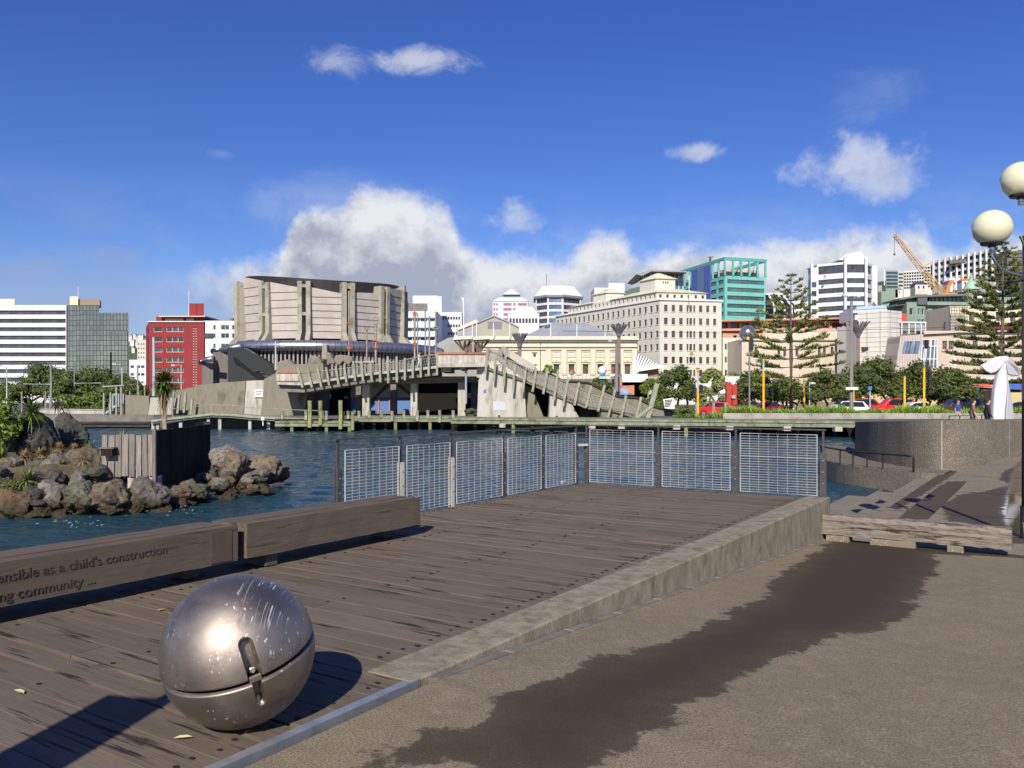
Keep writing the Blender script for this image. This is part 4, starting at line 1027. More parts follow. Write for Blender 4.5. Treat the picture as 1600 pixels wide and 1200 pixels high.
M_ink = simple('dark ink', (.05, .05, .055), .7)
for k in range(3): slab([(399.5, 611 + k * 2.6), (410.5 - k, 611 + k * 2.6), (410.5 - k, 612 + k * 2.6), (399.5, 612 + k * 2.6)], 88.58, .015).build('text_line', [M_ink], sg)
for k, (px, y0, y1) in enumerate([(270, 614, 648), (279, 617, 646), (289, 612, 645), (299, 623, 648)]):
    o = MB().bar(at(px + 1.5, y0, 88), at(px - 1.5, y1, 88), .22).build('timber_post', [M_green]); tag(o, ['leftmost', 'second from left', 'third from left', 'rightmost'][k] + ' of the leaning green timber posts before the recessed wall', 'post', 'green posts before the recessed wall')
# lower left stair with green posts
t = thing('stair', 'small steel stair with tall green posts at the left end of the waterfront walls', 'stairs', at(175, 648, 89))
for i, (px, y0, y1) in enumerate([(162.5, 614, 648), (173, 613, 648), (182, 604, 648), (189.5, 603, 648)]): MB().bar(at(px, y0, 89), at(px, y1, 89), .17).build('post', [M_green], t)
slab([(160, 603), (194, 601), (194, 603), (160, 605)], 88.8, 2).build('canopy', [M_net], t)
slab([(176, 615), (194, 615), (194, 630), (172, 648), (164, 648)], 89.6, .2).build('side_panel', [P('blue grey metal', (.24, .28, .32), rough=.5)], t)
MB().bar(at(164, 647, 89.2), at(182, 633, 89.2), .18).build('stringer', [M_c2], t)

# low arched jetty in front of the walls
def strip(pts, Y0, Y1, th, mb=None):
    mb = mb or MB()
    for (a, b), (c, d) in zip(pts[:-1], pts[1:]):
        p = at(a, b, Y0); q = at(c, d, Y0); p2 = Vector((p.x, Y1, p.z)); q2 = Vector((q.x, Y1, q.z)); dn = Vector((0, 0, -th))
        mb.hexa([p + dn, q + dn, q2 + dn, p2 + dn, p, q, q2, p2])
    return mb
M_greenw = P('weathered wharf deck', (.185, .215, .145), (.26, .285, .195), scale=2, rough=.95, pos=True, c3=(.13, .13, .09), s3=1.2, t3=(.48, .64), spec=.15)
jt = thing('jetty', 'pale green timber jetty gently arched, carried on white posts at the left', 'jetty', at(330, 668, 84))
arch = [(236, 656), (270, 652), (300, 649), (330, 645.5), (360, 646.5), (400, 650), (450, 653), (505, 655)]
strip(arch, 83.5, 86.2, .22).build('deck', [M_green], jt)
strip([(a, b + 4.2) for a, b in arch], 83.7, 83.9, .12).build('fascia', [M_green], jt)
for px, y0 in ((240, 660), (247, 660), (283, 655), (326, 650), (344, 650), (391, 654), (420, 658), (450, 660), (480, 661)):
    MB().bar(at(px, y0, 84.2), at(px, 671, 84.2), .30).build('post', [M_c2], jt)
rail_pts = [(a, b - 13) for a, b in arch[1:]]
MB().tube([at(a, b, 83.6) for a, b in rail_pts], .035, 5).build('rail', [M_green], jt)
for a, b in rail_pts: MB().bar(at(a, b, 83.6), at(a, b + 13, 83.6), .06).build('rail_post', [M_green], jt)
l = thing('globe_light', 'small white ball light on the arched jetty', 'light', at(411, 655, 83)); MB().ball(at(411, 655, 83), .22, 14, 10).build('globe', [M_white], l, smooth=True); MB().bar(at(411, 658, 83), at(411, 665, 83), .08).build('stem', [M_white], l)

# ------------------------------------------------------------------ wharf
M_dkwater = M_dkwood
wf = thing('wharf', 'long weathered green timber wharf on piles running across the far side of the lagoon', 'wharf', at(800, 660, 74))
def wl_pt(px, Y, z): return Vector((gx(px, Y), Y, z))
edge = [(430, 78.5), (552, 78.5), (552, 81.5), (705, 81.5), (705, 76), (860, 73.5), (1060, 70), (1340, 65.5)]
mb = MB(); ztop = -.28
for (a, Ya), (b, Yb) in zip(edge[:-1], edge[1:]):
    if a == b: continue
    zt = ztop - .35 if a < 552 else ztop
    p = wl_pt(a, Ya, zt); q = wl_pt(b, Yb, zt); n = 14; bk = 87.5 if a < 705 else 0
    for i in range(n):
        s = p + (q - p) * (i / n); e = p + (q - p) * ((i + .975) / n)
        y2 = 88 if a < 705 else s.y + 7; y3 = 88 if a < 705 else e.y + 7
        mb.hexa([(s.x, s.y, zt - .18), (e.x, e.y, zt - .18), (e.x, y3, zt - .18), (s.x, y2, zt - .18), (s.x, s.y, zt), (e.x, e.y, zt), (e.x, y3, zt), (s.x, y2, zt)])
mb.build('deck', [M_greenw], wf)
for (a, Ya), (b, Yb) in zip(edge[:-1], edge[1:]):
    if a == b: continue
    zt = (ztop - .35 if a < 552 else ztop) - .24
    MB().bar(wl_pt(a, Ya - .12, zt - .12), wl_pt(b, Yb - .12, zt - .12), .2, .26).build('fascia', [M_greenw], wf)
for (a, Ya), (b, Yb) in zip(edge[:-1], edge[1:]):
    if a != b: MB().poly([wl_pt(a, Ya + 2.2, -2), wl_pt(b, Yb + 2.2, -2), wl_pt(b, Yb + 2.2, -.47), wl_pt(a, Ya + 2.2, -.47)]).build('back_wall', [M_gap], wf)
rr = random.Random(8); px = 436; pil_m = MB().tube([(0, 0, -1.6), (0, 0, .0)], .17, 8).mesh('pile', [M_greend]); pil_d = MB().tube([(0, .9, -1.6), (0, .9, .0)], .17, 8).mesh('pile', [M_dkwood])
def Yat(px):
    for (a, Ya), (b, Yb) in zip(edge[:-1], edge[1:]):
        if a != b and a <= px <= b: return Ya + (Yb - Ya) * (px - a) / (b - a)
    return 70
npil = 0
for px in list(range(438, 700, 18)) + list(range(712, 1336, 30)):
    Y = Yat(px); o = bpy.data.objects.new('pile', pil_m if px in (456, 510, 546, 618, 672, 802, 1072) else pil_d); COL.objects.link(o); o.parent = wf; o.location = wl_pt(px, Y - .02, -.78) - wl(wf)
cap_m = MB().box(-.28, .28, -.1, .5, -.36, 0).mesh('pile_cap', [M_c2])
for px in (785, 925, 971, 1057, 1140, 1230, 1310):
    o = bpy.data.objects.new('pile_cap', cap_m); COL.objects.link(o); o.parent = wf; o.location = wl_pt(px, Yat(px) - .30, -.72) - wl(wf)
# bollard posts standing on the wharf
for px, y0, y1 in [(484, 626, 668), (500.5, 626, 664), (510, 642, 656), (532, 625.5, 670), (536, 643, 656), (544, 642, 654), (551, 643, 672), (561, 642, 654), (577, 642, 656), (596, 641, 656), (612.5, 642, 658), (631, 641, 655), (652, 641, 658), (668.5, 641, 655), (687, 641, 660), (708, 641, 656), (441, 642, 655), (478, 642, 656)]:
    Y = Yat(px) - .1 + (.3 if y1 < 658 else -.15)
    mb = MB(); mb.tube([at(px, y1, Y), at(px, y0, Y)], .155 if y0 > 630 else .2, 8); mb.build('bollard', [M_greend if y1 > 660 else M_green], wf)
# tyres / logs under
# ------------------------------------------------------------------ city to sea footbridge
br = thing('footbridge', 'long concrete footbridge with leaning green posts, netting railings and timber parapets', 'footbridge', at(600, 652, 84))
dp = [(433, 597), (474, 598.5), (505, 593.5), (537, 588.5), (565, 584.5), (591, 581), (618, 578.5), (645, 576), (665, 573.5), (684, 571.5)]
strip(dp, 84, 90.5, .24).build('deck', [M_c2], br)
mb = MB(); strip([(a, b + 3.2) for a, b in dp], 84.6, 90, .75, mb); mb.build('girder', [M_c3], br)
strip([(684, 568.5), (762, 567.5)], 83.4, 92, .34).build('platform', [M_c2], br)
for a, b, y0, y1 in ((689, 704, 573.5, 581), (718, 726, 573, 577), (745, 762, 573, 590)): slab([(a, y0), (b, y0), (b, y1), (a, y1)], 84.5, 6).build('corbel', [M_c2], br)
slab([(534, 593.5), (748, 589.5), (748, 597), (534, 602)], 86.6, 1.4).build('crossbeam', [M_c3], br)
slab([(640, 590.8), (748, 589), (748, 592), (640, 594)], 86.3, .28).build('crossbeam', [M_c1], br)
def net(pts, top, Y, name='netting', step=.23, par=br):
    mb = MB()
    A = [at(a, b, Y) for a, b in pts]; B = [at(a, b, Y) for a, b in top]; tot = 0
    for (p, q, p2, q2) in zip(A[:-1], A[1:], B[:-1], B[1:]):
        n = max(2, int((q - p).length / step))
        for i in range(n):
            u, v = i / n, (i + 1) / n; a = p + (q - p) * u; b = p2 + (q2 - p2) * v; c = p + (q - p) * v; d = p2 + (q2 - p2) * u
            mb.bar(a, b, .035, .015); mb.bar(c, d, .035, .015)
        for f in (.0, .25, .5, .75, 1):
            a = p + (p2 - p) * f; b = q + (q2 - q) * f; mb.bar(a, b, .045 if f in (0, 1) else .03, .02)
    return mb.build(name, [M_net], par)
tp = [(433, 583), (466, 584), (505, 580), (537, 576), (565, 573), (591, 570), (618, 566), (645, 560), (665, 556), (684, 554)]
net(dp[1:], [(a, b) for (a, b) in tp[1:]], 84.02)
hand = MB(); hand.tube([at(a, b - .4, 84.0) for a, b in tp[1:]], .06, 6); hand.build('rail', [M_tim], br)
tops = [195, 205, 200, 195, 185, 180, 150, 150, 150, 130, 120, 120, 130, 140, 130, 120, 105]; bots = [335, 335, 330, 320, 315, 300, 290, 290, 290, 300, 305, 300, 285, 270, 265, 250, 250]
xb = [235, 300, 365, 420, 485, 540, 600, 655, 715, 775, 830, 890, 945, 1000, 1055, 1110, 1168]
for i in range(17):
    dx = -33 + 33 * min(1, i / 12) ** .8; x1 = 420 + xb[i] / 4.444; x0 = 420 + (xb[i] + dx) / 4.444
    MB().bar(at(x0, 530 + tops[i] / 4.444, 83.6), at(x1, 530 + bots[i] / 4.444, 83.6), .21).build('post', [M_green], br)
    if i > 6: MB().bar(at(x1, 530 + bots[i] / 4.444 - 1, 83.7), at(x1 + 6, 530 + bots[i] / 4.444 - 8, 85.4), .12).build('brace', [M_green], br)
# timber parapets
def parapet(p0, p1, y0, y1, Ya, Yb, name='parapet'):
    o = thing_part = MB(); n = max(3, int((p1 - p0) / 1.9)); rr = random.Random(int(p0))
    mb = MB()
    for i in range(n):
        s = i / n; e = (i + .82) / n; mb.r = rr.uniform(.2, 1)
        a = at(p0 + (p1 - p0) * s, y1, Ya + (Yb - Ya) * s); b = at(p0 + (p1 - p0) * e, y1, Ya + (Yb - Ya) * e); h = (y1 - y0) / F * Ya
        mb.bar(a + Vector((0, 0, 0)), a + Vector((0, 0, h)), .20, .06)
    par = mb.build(name, [P('parapet timber', (.36, .33, .29), (.45, .42, .38), rough=.9, attr=.5) if 'parapet timber' not in bpy.data.materials else bpy.data.materials['parapet timber']], br)
    a = at(p0, y0, Ya - .1); b = at(p1, y0, Yb - .1)
    MB().bar(a + Vector((0, 0, -.03)), b + Vector((0, 0, -.03)), .14, .20).build('capping', [M_redcap], par)
    MB().bar(a + Vector((0, .25, -.5)), b + Vector((0, .25, -.5)), .1, 1.0).build('backing', [M_tim], par)
parapet(433, 467, 580.5, 595, 84.3, 84.0); parapet(684, 727, 551.5, 568, 83.6, 83.4); parapet(727, 760, 551.5, 567, 83.4, 84.5)
for p0, p1, y0, mat in ((566, 577, 601, M_c2), (641.5, 652, 598, M_c2), (715.5, 727, 595, M_c2)):
    slab([(p0, y0), (p1, y0), (p1, 652.5), (p0, 652.5)], 86.7, 1.0).build('pier', [mat], br)
for p0, p1, y0 in ((556, 564, 602), (610, 619, 600), (486, 500, 600), (500, 512, 600), (736, 744, 597)):
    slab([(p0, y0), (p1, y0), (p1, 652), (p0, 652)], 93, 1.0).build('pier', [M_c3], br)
MB().bar(at(577, 631, 90), at(606, 601, 90), .3).build('brace', [M_dkwood], br); MB().bar(at(642, 616, 90), at(622, 601, 90), .3).build('brace', [M_dkwood], br)
MB().tube([at(728, 578, 84.4), at(728, 631, 84.4)], .11, 8).build('downpipe', [simple('blue grey pipe', (.30, .34, .40), .5)], br)
# under the bridge: undercroft walls
uc = thing('undercroft', 'dark undercroft below the footbridge with a sunlit cream and blue back wall', 'building', at(600, 648, 100))
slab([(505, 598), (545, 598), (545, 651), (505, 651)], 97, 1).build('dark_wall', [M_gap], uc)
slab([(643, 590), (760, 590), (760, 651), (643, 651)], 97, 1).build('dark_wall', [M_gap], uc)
slab([(545, 622), (643, 622), (643, 643.5), (545, 643.5)], 98.2, .3).build('blue_wall', [M_blue], uc)
slab([(545, 643.6), (643, 643.6), (643, 651), (545, 651)], 98.1, .4).build('base_wall', [M_c3], uc)
slab([(545, 596), (643, 596), (643, 620.5), (545, 620.5)], 98.4, .4).build('cream_wall', [M_cream], uc)
slab([(535, 620.3), (643, 620.3), (643, 622), (535, 622)], 98.0, .4).build('orange_trim', [M_orange], uc)
for px in (573.5, 591, 608): slab([(px, 622), (px + 1.3, 622), (px + 1.3, 643), (px, 643)], 98.0, .2).build('orange_trim', [M_orange], uc)
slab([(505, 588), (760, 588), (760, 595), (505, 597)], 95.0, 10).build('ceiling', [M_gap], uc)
dbr = thing('rubble_heap', 'heap of dark rubble and driftwood between the bridge pier and the abutment', 'rubble', at(745, 650, 83))
rr = random.Random(5)
for _ in range(26): c = at(rr.uniform(732, 762), rr.uniform(640, 651), 83 + rr.uniform(-1, 1)); MB().ball(c, rr.uniform(.15, .4), 6, 4, (1.3, 1, .7)).build('lump', [RK['d']], dbr)

# ------------------------------------------------------------------ right abutment and stairs
ab = thing('stair_abutment', 'huge pale wedge shaped concrete abutment carrying the bridge stairs down to the wharf', 'concrete abutment', at(850, 653, 80))
def p6(x, y): return (680 + x / 4.21, 530 + y / 4.21)
slab([p6(*q) for q in [(345, 185), (300, 240), (285, 270), (275, 510), (600, 520), (592, 400), (590, 270), (570, 252)]], 80.0, 5).build('pier', [M_c2], ab)
slab([p6(*q) for q in [(592, 300), (640, 330), (716, 518), (600, 520)]], 81.0, 3).build('pier', [M_c1], ab)
slab([p6(*q) for q in [(755, 345), (870, 372), (945, 512), (748, 520)]], 80.0, 4).build('pier', [M_c2], ab)
slab([p6(*q) for q in [(1075, 475), (1130, 462), (1200, 470), (1400, 535), (1075, 530)]], 80.0, 4).build('pier', [M_c1], ab)
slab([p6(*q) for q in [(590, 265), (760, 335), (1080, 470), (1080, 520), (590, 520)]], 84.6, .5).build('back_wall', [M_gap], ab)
slab([p6(950, 440), p6(1065, 450), p6(1065, 505), p6(950, 505)], 84.3, .3).build('gap_wall', [M_tim], ab)
low = [(340, 182), (570, 258), (760, 345), (1000, 445), (1150, 455), (1300, 500), (1430, 530)]
strip([p6(a, b) for a, b in low], 79.7, 86, .22).build('stair_deck', [M_c1], ab)
topn = [(340, 75), (470, 140), (640, 210), (760, 250), (900, 305), (1050, 380), (1200, 410), (1320, 470), (1430, 510)]
low2 = [(340, 180), (470, 225), (640, 290), (760, 343), (900, 402), (1050, 450), (1200, 468), (1320, 505), (1430, 528)]
net([p6(a, b) for a, b in low2], [p6(a, b - 8) for a, b in topn], 79.6, par=ab)
MB().tube([p for p in [at(*p6(a, b - 8), 79.55) for a, b in topn]], .06, 6).build('rail', [M_tim], ab)
farp = [(420, 60), (470, 92), (560, 150), (640, 205), (760, 228), (860, 282), (900, 275), (1010, 286), (1100, 330), (1200, 375), (1330, 385), (1430, 440), (1575, 478)]
slab([p6(a, b) for a, b in farp] + [p6(1578, 505), p6(1430, 520), p6(1300, 490), p6(1000, 430), p6(760, 335), p6(570, 250), p6(420, 150)], 85.8, .5).build('far_parapet', [M_c1], ab)
for (a, b), (c, d) in zip(farp[:-1], farp[1:]): MB().bar(at(*p6(a, b - 1), 85.75), at(*p6(c, d - 1), 85.75), .35, .14).build('coping', [M_dkwood], ab)
for (a, b, c, d) in [(345, 60, 330, 230), (400, 95, 385, 275), (465, 100, 450, 310), (525, 165, 510, 350), (597, 185, 575, 350), (665, 190, 640, 345), (740, 190, 710, 360), (810, 200, 780, 400), (875, 250, 840, 440), (945, 285, 915, 435), (1025, 305, 990, 450), (1115, 300, 1070, 475), (1185, 325, 1135, 520), (1255, 370, 1220, 525), (1355, 380, 1320, 510)]:
    MB().bar(at(*p6(a, b), 79.2), at(*p6(c, d), 79.2), .22).build('post', [M_green], ab)
MB().bar(at(*p6(1458, 292), 78.6), at(*p6(1395, 530), 78.6), .42).build('post', [M_green], ab)
MB().bar(at(*p6(1425, 440), 78.4), at(*p6(1308, 528), 78.4), .26).build('brace', [M_green], ab)
slab([p6(*q) for q in [(380, 408), (460, 412), (466, 468), (384, 470)]], 79.96, .06).build('painted_patch', [simple('pale blue paint', (.45, .49, .55), .7)], ab)
slab([p6(*q) for q in [(315, 340), (335, 325), (334, 350), (318, 356)]], 79.95, .06).build('blue_mark', [M_blue], ab)
for x, y in ((420, 505), (800, 510), (1200, 512)): slab([p6(x - 6, y - 5), p6(x + 6, y - 5), p6(x + 6, y + 5), p6(x - 6, y + 5)], 79.93, .08).build('drain_hole', [M_gap], ab)
sgn = thing('direction_board', 'small slatted dark and white board at the foot of the stairs parapet', 'sign', at(1045, 645, 84))
slab([p6(*q) for q in [(1500, 395), (1570, 385), (1575, 458), (1510, 455)]], 84.5, .15).build('board', [M_white], sgn)
for k in range(5): slab([p6(1510, 400 + k * 10), p6(1562 - k * 4, 396 + k * 10), p6(1562 - k * 4, 401 + k * 10), p6(1510, 405 + k * 10)], 84.45, .04).build('slat', [M_darkmetal], sgn)
# timber top landing
ld = thing('timber_landing', 'stacked grey timber landing at the top of the bridge stairs', 'timber landing', at(775, 560, 86))
for k in range(6): MB().bar(at(761, 547 + k * 3, 85), at(780 + k * 1.5, 548 + k * 3, 85), .35, .14).build('beam', [M_tim], ld)
for px in (764, 782): MB().bar(at(px, 545, 84.8), at(px + 2, 566, 84.8), .25).build('post', [M_tim], ld)
MB().bar(at(783, 545, 85.4), at(835, 577, 85.4), .25, .7).build('parapet', [M_c2], ld)
# ------------------------------------------------------------------ buildings: facades with real window recesses
def glassmat(name, c, rough=.12, vary=.9, metal=.0):
    m = P(name, c, rough=rough, metal=metal, vary=vary, spec=.8, c2=tuple(x * 1.8 for x in c), scale=.5); return m
G_dark = glassmat('dark window glass', (.035, .038, .045))
G_warm = glassmat('warm window glass', (.055, .040, .030))
G_blue = glassmat('blue window glass', (.07, .12, .20), .08)
G_teal = glassmat('teal window glass', (.05, .09, .10), .08)
M_ccream = P('cream render', (.53, .525, .455), (.58, .575, .505), scale=.15, rough=.9, pos=True, spec=.2)
M_towncream = P('town hall cream', (.57, .54, .43), (.61, .58, .475), scale=.2, rough=.9, pos=True, spec=.2)
M_bwhite = P('white cladding', (.66, .67, .69), (.60, .61, .63), scale=.1, rough=.7, pos=True)
M_red = P('red brick paint', (.25, .024, .027), (.215, .021, .024), scale=.2, rough=.8, pos=True)
M_teal = P('turquoise cladding', (.15, .47, .41), (.18, .51, .45), scale=.2, rough=.6, pos=True)
M_orangew = P('terracotta render', (.54, .27, .18), (.58, .31, .21), scale=.2, rough=.85, pos=True)
M_beige = P('beige stone', (.52, .44, .35), (.57, .49, .40), scale=.2, rough=.9, pos=True)
M_pink = P('pinkish beige render', (.50, .41, .34), (.54, .45, .38), scale=.2, rough=.9, pos=True)
M_greenb = P('sage green render', (.20, .27, .21), (.24, .31, .245), scale=.2, rough=.85, pos=True)
M_copper = P('verdigris copper', (.24, .42, .33), (.32, .50, .41), scale=.4, rough=.8, pos=True)
M_roof = P('grey roof', (.27, .28, .31), (.32, .33, .36), scale=.3, rough=.6, pos=True)
M_rooft = P('cream tiled roof', (.55, .52, .38), (.62, .58, .45), scale=.4, rough=.9, pos=True)
M_mull = simple('mullions', (.10, .10, .10), .6)
def wmesh(w, h, d, cols=1, rows=1, frame=None, glass=None, name='window', fw=.07, sill=None):
    mb = MB(); mb.k = 0; mb.poly([(0, d, 0), (w, d, 0), (w, d, h), (0, d, h)]); mb.k = 1
    f = fw
    for x in [w * i / cols for i in range(cols + 1)]:
        a = min(max(x - f / 2, 0), w - f); mb.box(a, a + f, d - .06, d - .005, 0, h)
    for z in [h * i / rows for i in range(rows + 1)]:
        a = min(max(z - f / 2, 0), h - f); mb.box(0, w, d - .062, d - .007, a, a + f)
    if sill: mb.k = 2; mb.box(-.15, w + .15, -.14, .02, -.2, -.01)
    mats = [glass or G_dark, frame or M_mull] + ([sill] if sill else [])
    return mb.mesh(name, mats)
def facade(root, A, B, z0, z1, ops, wallmat, depth=.3, cols=1, rows=1, frame=None, glass=None, fw=.07, sill=None, pname='window', wname='wall', thick=0):
    """wall from A to B (left to right as seen), ops = (x0, x1, z0, z1) in metres along the wall / absolute heights"""
    A = Vector((A[0], A[1])); B = Vector((B[0], B[1])); L = (B - A).length; e = (B - A) / L; n = Vector((-e.y, e.x))
    ops = [(max(.05, a), min(L - .05, b), c, d) for a, b, c, d in ops if b - a > .1 and a < L - .3 and b > .3]
    def W(x, y, z): return (A.x + e.x * x + n.x * y, A.y + e.y * x + n.y * y, z)
    xs = sorted({0, L} | {round(o[0], 4) for o in ops} | {round(o[1], 4) for o in ops}); zs = sorted({z0, z1} | {round(o[2], 4) for o in ops} | {round(o[3], 4) for o in ops})
    mb = MB()
    for i in range(len(xs) - 1):
        j = 0
        while j < len(zs) - 1:
            xm = (xs[i] + xs[i + 1]) / 2
            def solid(j): zm = (zs[j] + zs[j + 1]) / 2; return not any(o[0] < xm < o[1] and o[2] < zm < o[3] for o in ops)
            if solid(j):
                k = j
                while k + 1 < len(zs) - 1 and solid(k + 1): k += 1
                mb.poly([W(xs[i], 0, zs[j]), W(xs[i + 1], 0, zs[j]), W(xs[i + 1], 0, zs[k + 1]), W(xs[i], 0, zs[k + 1])]); j = k + 1
            else: j += 1
    for a, b, c, d in ops:
        for p, q in (((a, c), (b, c)), ((b, c), (b, d)), ((b, d), (a, d)), ((a, d), (a, c))):
            mb.poly([W(p[0], 0, p[1]), W(q[0], 0, q[1]), W(q[0], depth, q[1]), W(p[0], depth, p[1])])
    wall = mb.build(wname, [wallmat], root)
    cache = {}; ang = math.atan2(e.y, e.x); rl = wl(root)
    if len(ops) > 100: ops = sorted(ops, key=lambda o: -(o[1] - o[0]))[:100] 
    for a, b, c, d in ops:
        k = (round(b - a, 2), round(d - c, 2))
        nc = cols(b - a) if callable(cols) else cols; nr = rows(d - c) if callable(rows) else rows
        if k not in cache: cache[k] = wmesh(b - a, d - c, depth - .004, nc, nr, frame, glass, pname, fw, sill)
        o = bpy.data.objects.new(pname, cache[k]); COL.objects.link(o); o.parent = root
        p = Vector(W(a, 0, c)); o.location = p - rl; o.rotation_euler = (0, 0, ang)
    return wall
def fp(px, Y): return Vector((gx(px, Y), Y))
def blk(name, pts, z0, z1, mat, root): return MB().extr([(p[0], p[1]) for p in pts], z0, z1).build(name, [mat], root)
def rowsof(L, n, w, m, zs, h, skip=()):
    s = (L - 2 * m - w) / max(1, n - 1) if n > 1 else 0
    return [(m + i * s, m + i * s + w, z, z + h) for z in zs for i in range(n) if i not in skip]
def inner(A, B, C, D, z0, z1, mat, root, name='side_wall'):
    """closed walls for the far sides and a flat roof of a block whose visible faces are built by facade"""
    pass
def shell_block(root, corners, z0, z1, mat, roofmat=None, inset=.35, name='back_wall'):
    c = sum((Vector(p) for p in corners), Vector((0, 0))) / len(corners)
    q = [Vector(p) + (c - Vector(p)).normalized() * inset for p in corners]
    return MB().extr([(p.x, p.y) for p in q], z0, z1 - .05).build(name, [roofmat or mat], root)
def rot_from(A, B): e = (B - A).normalized(); return Vector((-e.y, e.x))
def cornerblock(root, L_, Cn, R_, z0, z1, opsL, opsR, mat, **k):
    n1 = (R_ - Cn); 
    back = L_ + n1
    facade(root, L_, Cn, z0, z1, opsL, mat, **k); facade(root, Cn, R_, z0, z1, opsR, mat, **k)
    shell_block(root, [L_, Cn, R_, back], z0, z1, mat, inset=.9, name='core')
    blk('roof_slab', [L_, Cn, R_, back], z1 + .003, z1 + .25, mat, root)
    MB().extr([(p.x, p.y) for p in (R_, back, back + Vector((0, .3)), R_ + Vector((0, .3)))], z0, z1).build('wall', [mat], root)
def front(root, px0, px1, Y, z1, ops, mat, dep=14, z0=GZ, Y2=None, roof=None, **k):
    A = fp(px0, Y); B = fp(px1, Y2 or Y); facade(root, A, B, z0, z1, ops, mat, **k)
    n = rot_from(A, B); d = k.get('depth', .3) + .02
    e_ = (B - A).normalized() * .2; q = [A + n * d + e_, B + n * d - e_, B + n * (dep - .05) - e_, A + n * (dep - .05) + e_]
    MB().extr([(p.x, p.y) for p in q], z0, z1 - .03).build('core', [mat], root)
    blk('roof_slab', [A, B, B + n * dep, A + n * dep], z1 + .003, z1 + .22, roof or mat, root)
    # side walls
    for p in (A, B):
        s = (B - A).normalized() * (.12 if p == A else -.12)
        MB().extr([(v.x, v.y) for v in (p, p + s, p + s + n * dep, p + n * dep)], z0, z1).build('side_wall', [mat], root)
    return A, B, n

# 1. white banded office at far left
Y = 340; t = thing('office_building', 'wide white office block with dark horizontal window bands at far left', 'building', (gx(20, Y), Y, GZ))
s = Y / F; z1 = gz(477.5, Y); L = (104 + 60) * s
bands = [(.0 + .3, L - .35, gz(491.5 + k * 13.1, Y), gz(485.0 + k * 13.1, Y)) for k in range(9)]
front(t, -60, 104, Y, z1, bands, M_bwhite, dep=22, depth=.7, cols=lambda w: int(w / 3.4), frame=simple('brown mullion', (.05, .042, .038), .6), glass=G_dark, fw=.14)
blk('plant_room', [fp(-60, Y + 3), fp(23, Y + 3), fp(24, Y + 12), fp(-60, Y + 12)], z1, gz(467, Y + 3), M_cream, t)
# 2. mirror glass block
def gridglass(name, c1, c2, cell, line, lw):
    m = bpy.data.materials.new(name); m.use_nodes = True; tt = NT(m.node_tree); b = tt.n['Principled BSDF']
    g = tt.new('ShaderNodeNewGeometry').outputs['Position']; s_ = tt.new('ShaderNodeSeparateXYZ'); tt.l.new(g, s_.inputs[0])
    fx = tt.m('FRACT', tt.m('DIVIDE', s_.outputs[0], cell[0])); fz = tt.m('FRACT', tt.m('DIVIDE', s_.outputs[2], cell[1]))
    ln = tt.m('MAXIMUM', tt.m('LESS_THAN', fx, lw[0]), tt.m('LESS_THAN', fz, lw[1]))
    wn = tt.new('ShaderNodeTexWhiteNoise'); cv = tt.new('ShaderNodeCombineXYZ'); tt.l.new(tt.m('FLOOR', tt.m('DIVIDE', s_.outputs[0], cell[0])), cv.inputs[0]); tt.l.new(tt.m('FLOOR', tt.m('DIVIDE', s_.outputs[2], cell[1])), cv.inputs[2]); tt.l.new(cv.outputs[0], wn.inputs[0])
    n1 = tt.noise(g, .05, 5, .6)
    c = tt.mix(tt.m('ADD', tt.m('MULTIPLY', wn.outputs['Value'], .5), tt.ss(n1, .3, .7), clamp=True), c1, c2); c = tt.mix(ln, c, line)
    tt.put(b.inputs['Base Color'], c); tt.put(b.inputs['Roughness'], tt.m('MULTIPLY_ADD', ln, .5, .15)); b.inputs['Specular IOR Level'].default_value = .6
    tt.put(b.inputs['Metallic'], tt.m('MULTIPLY_ADD', ln, -.35, .35)); return m
Y = 338; t = thing('office_building', 'stepped mirror glass office block with a beige penthouse, right of the white banded block', 'building', (gx(153, Y), Y, GZ))
s = Y / F
M_gl = gridglass('mirror curtain wall', (.13, .165, .15), (.24, .28, .25), (5.2 * s, 7.9 * s), (.025, .03, .03), (.20, .13))
blk('glass_wall', [fp(106.5, Y), fp(155, Y), fp(155, Y + 18), fp(106.5, Y + 18)], GZ, gz(476.5, Y), M_gl, t)
blk('glass_wall', [fp(120, Y - 2.5), fp(200, Y - 2.5), fp(201, Y + 18), fp(120, Y + 18)], GZ, gz(488.5, Y - 2.5), M_gl, t)
blk('glass_wall', [fp(172.5, Y - 4), fp(199, Y - 4), fp(199, Y - 2.5), fp(172.5, Y - 2.5)], GZ, gz(517.5, Y - 4), M_gl, t)
blk('glass_wall', [fp(147, Y - 5), fp(172, Y - 5), fp(172, Y - 2.5), fp(147, Y - 2.5)], GZ, gz(549, Y - 5), M_gl, t)
blk('penthouse', [fp(107, Y + 2), fp(156, Y + 2), fp(158, Y + 12), fp(107, Y + 12)], gz(476.5, Y), gz(467.5, Y + 2), P('tan cladding', (.30, .23, .16), (.24, .19, .14), rough=.9), t)
blk('penthouse', [fp(109, Y + 1), fp(122, Y + 1), fp(122, Y + 2), fp(109, Y + 2)], gz(476.5, Y), gz(463.5, Y + 2), M_cream, t)
MB().tube([at(122, 465, Y + 3), at(122, 448, Y + 3)], .12, 5).build('mast', [M_white], t)
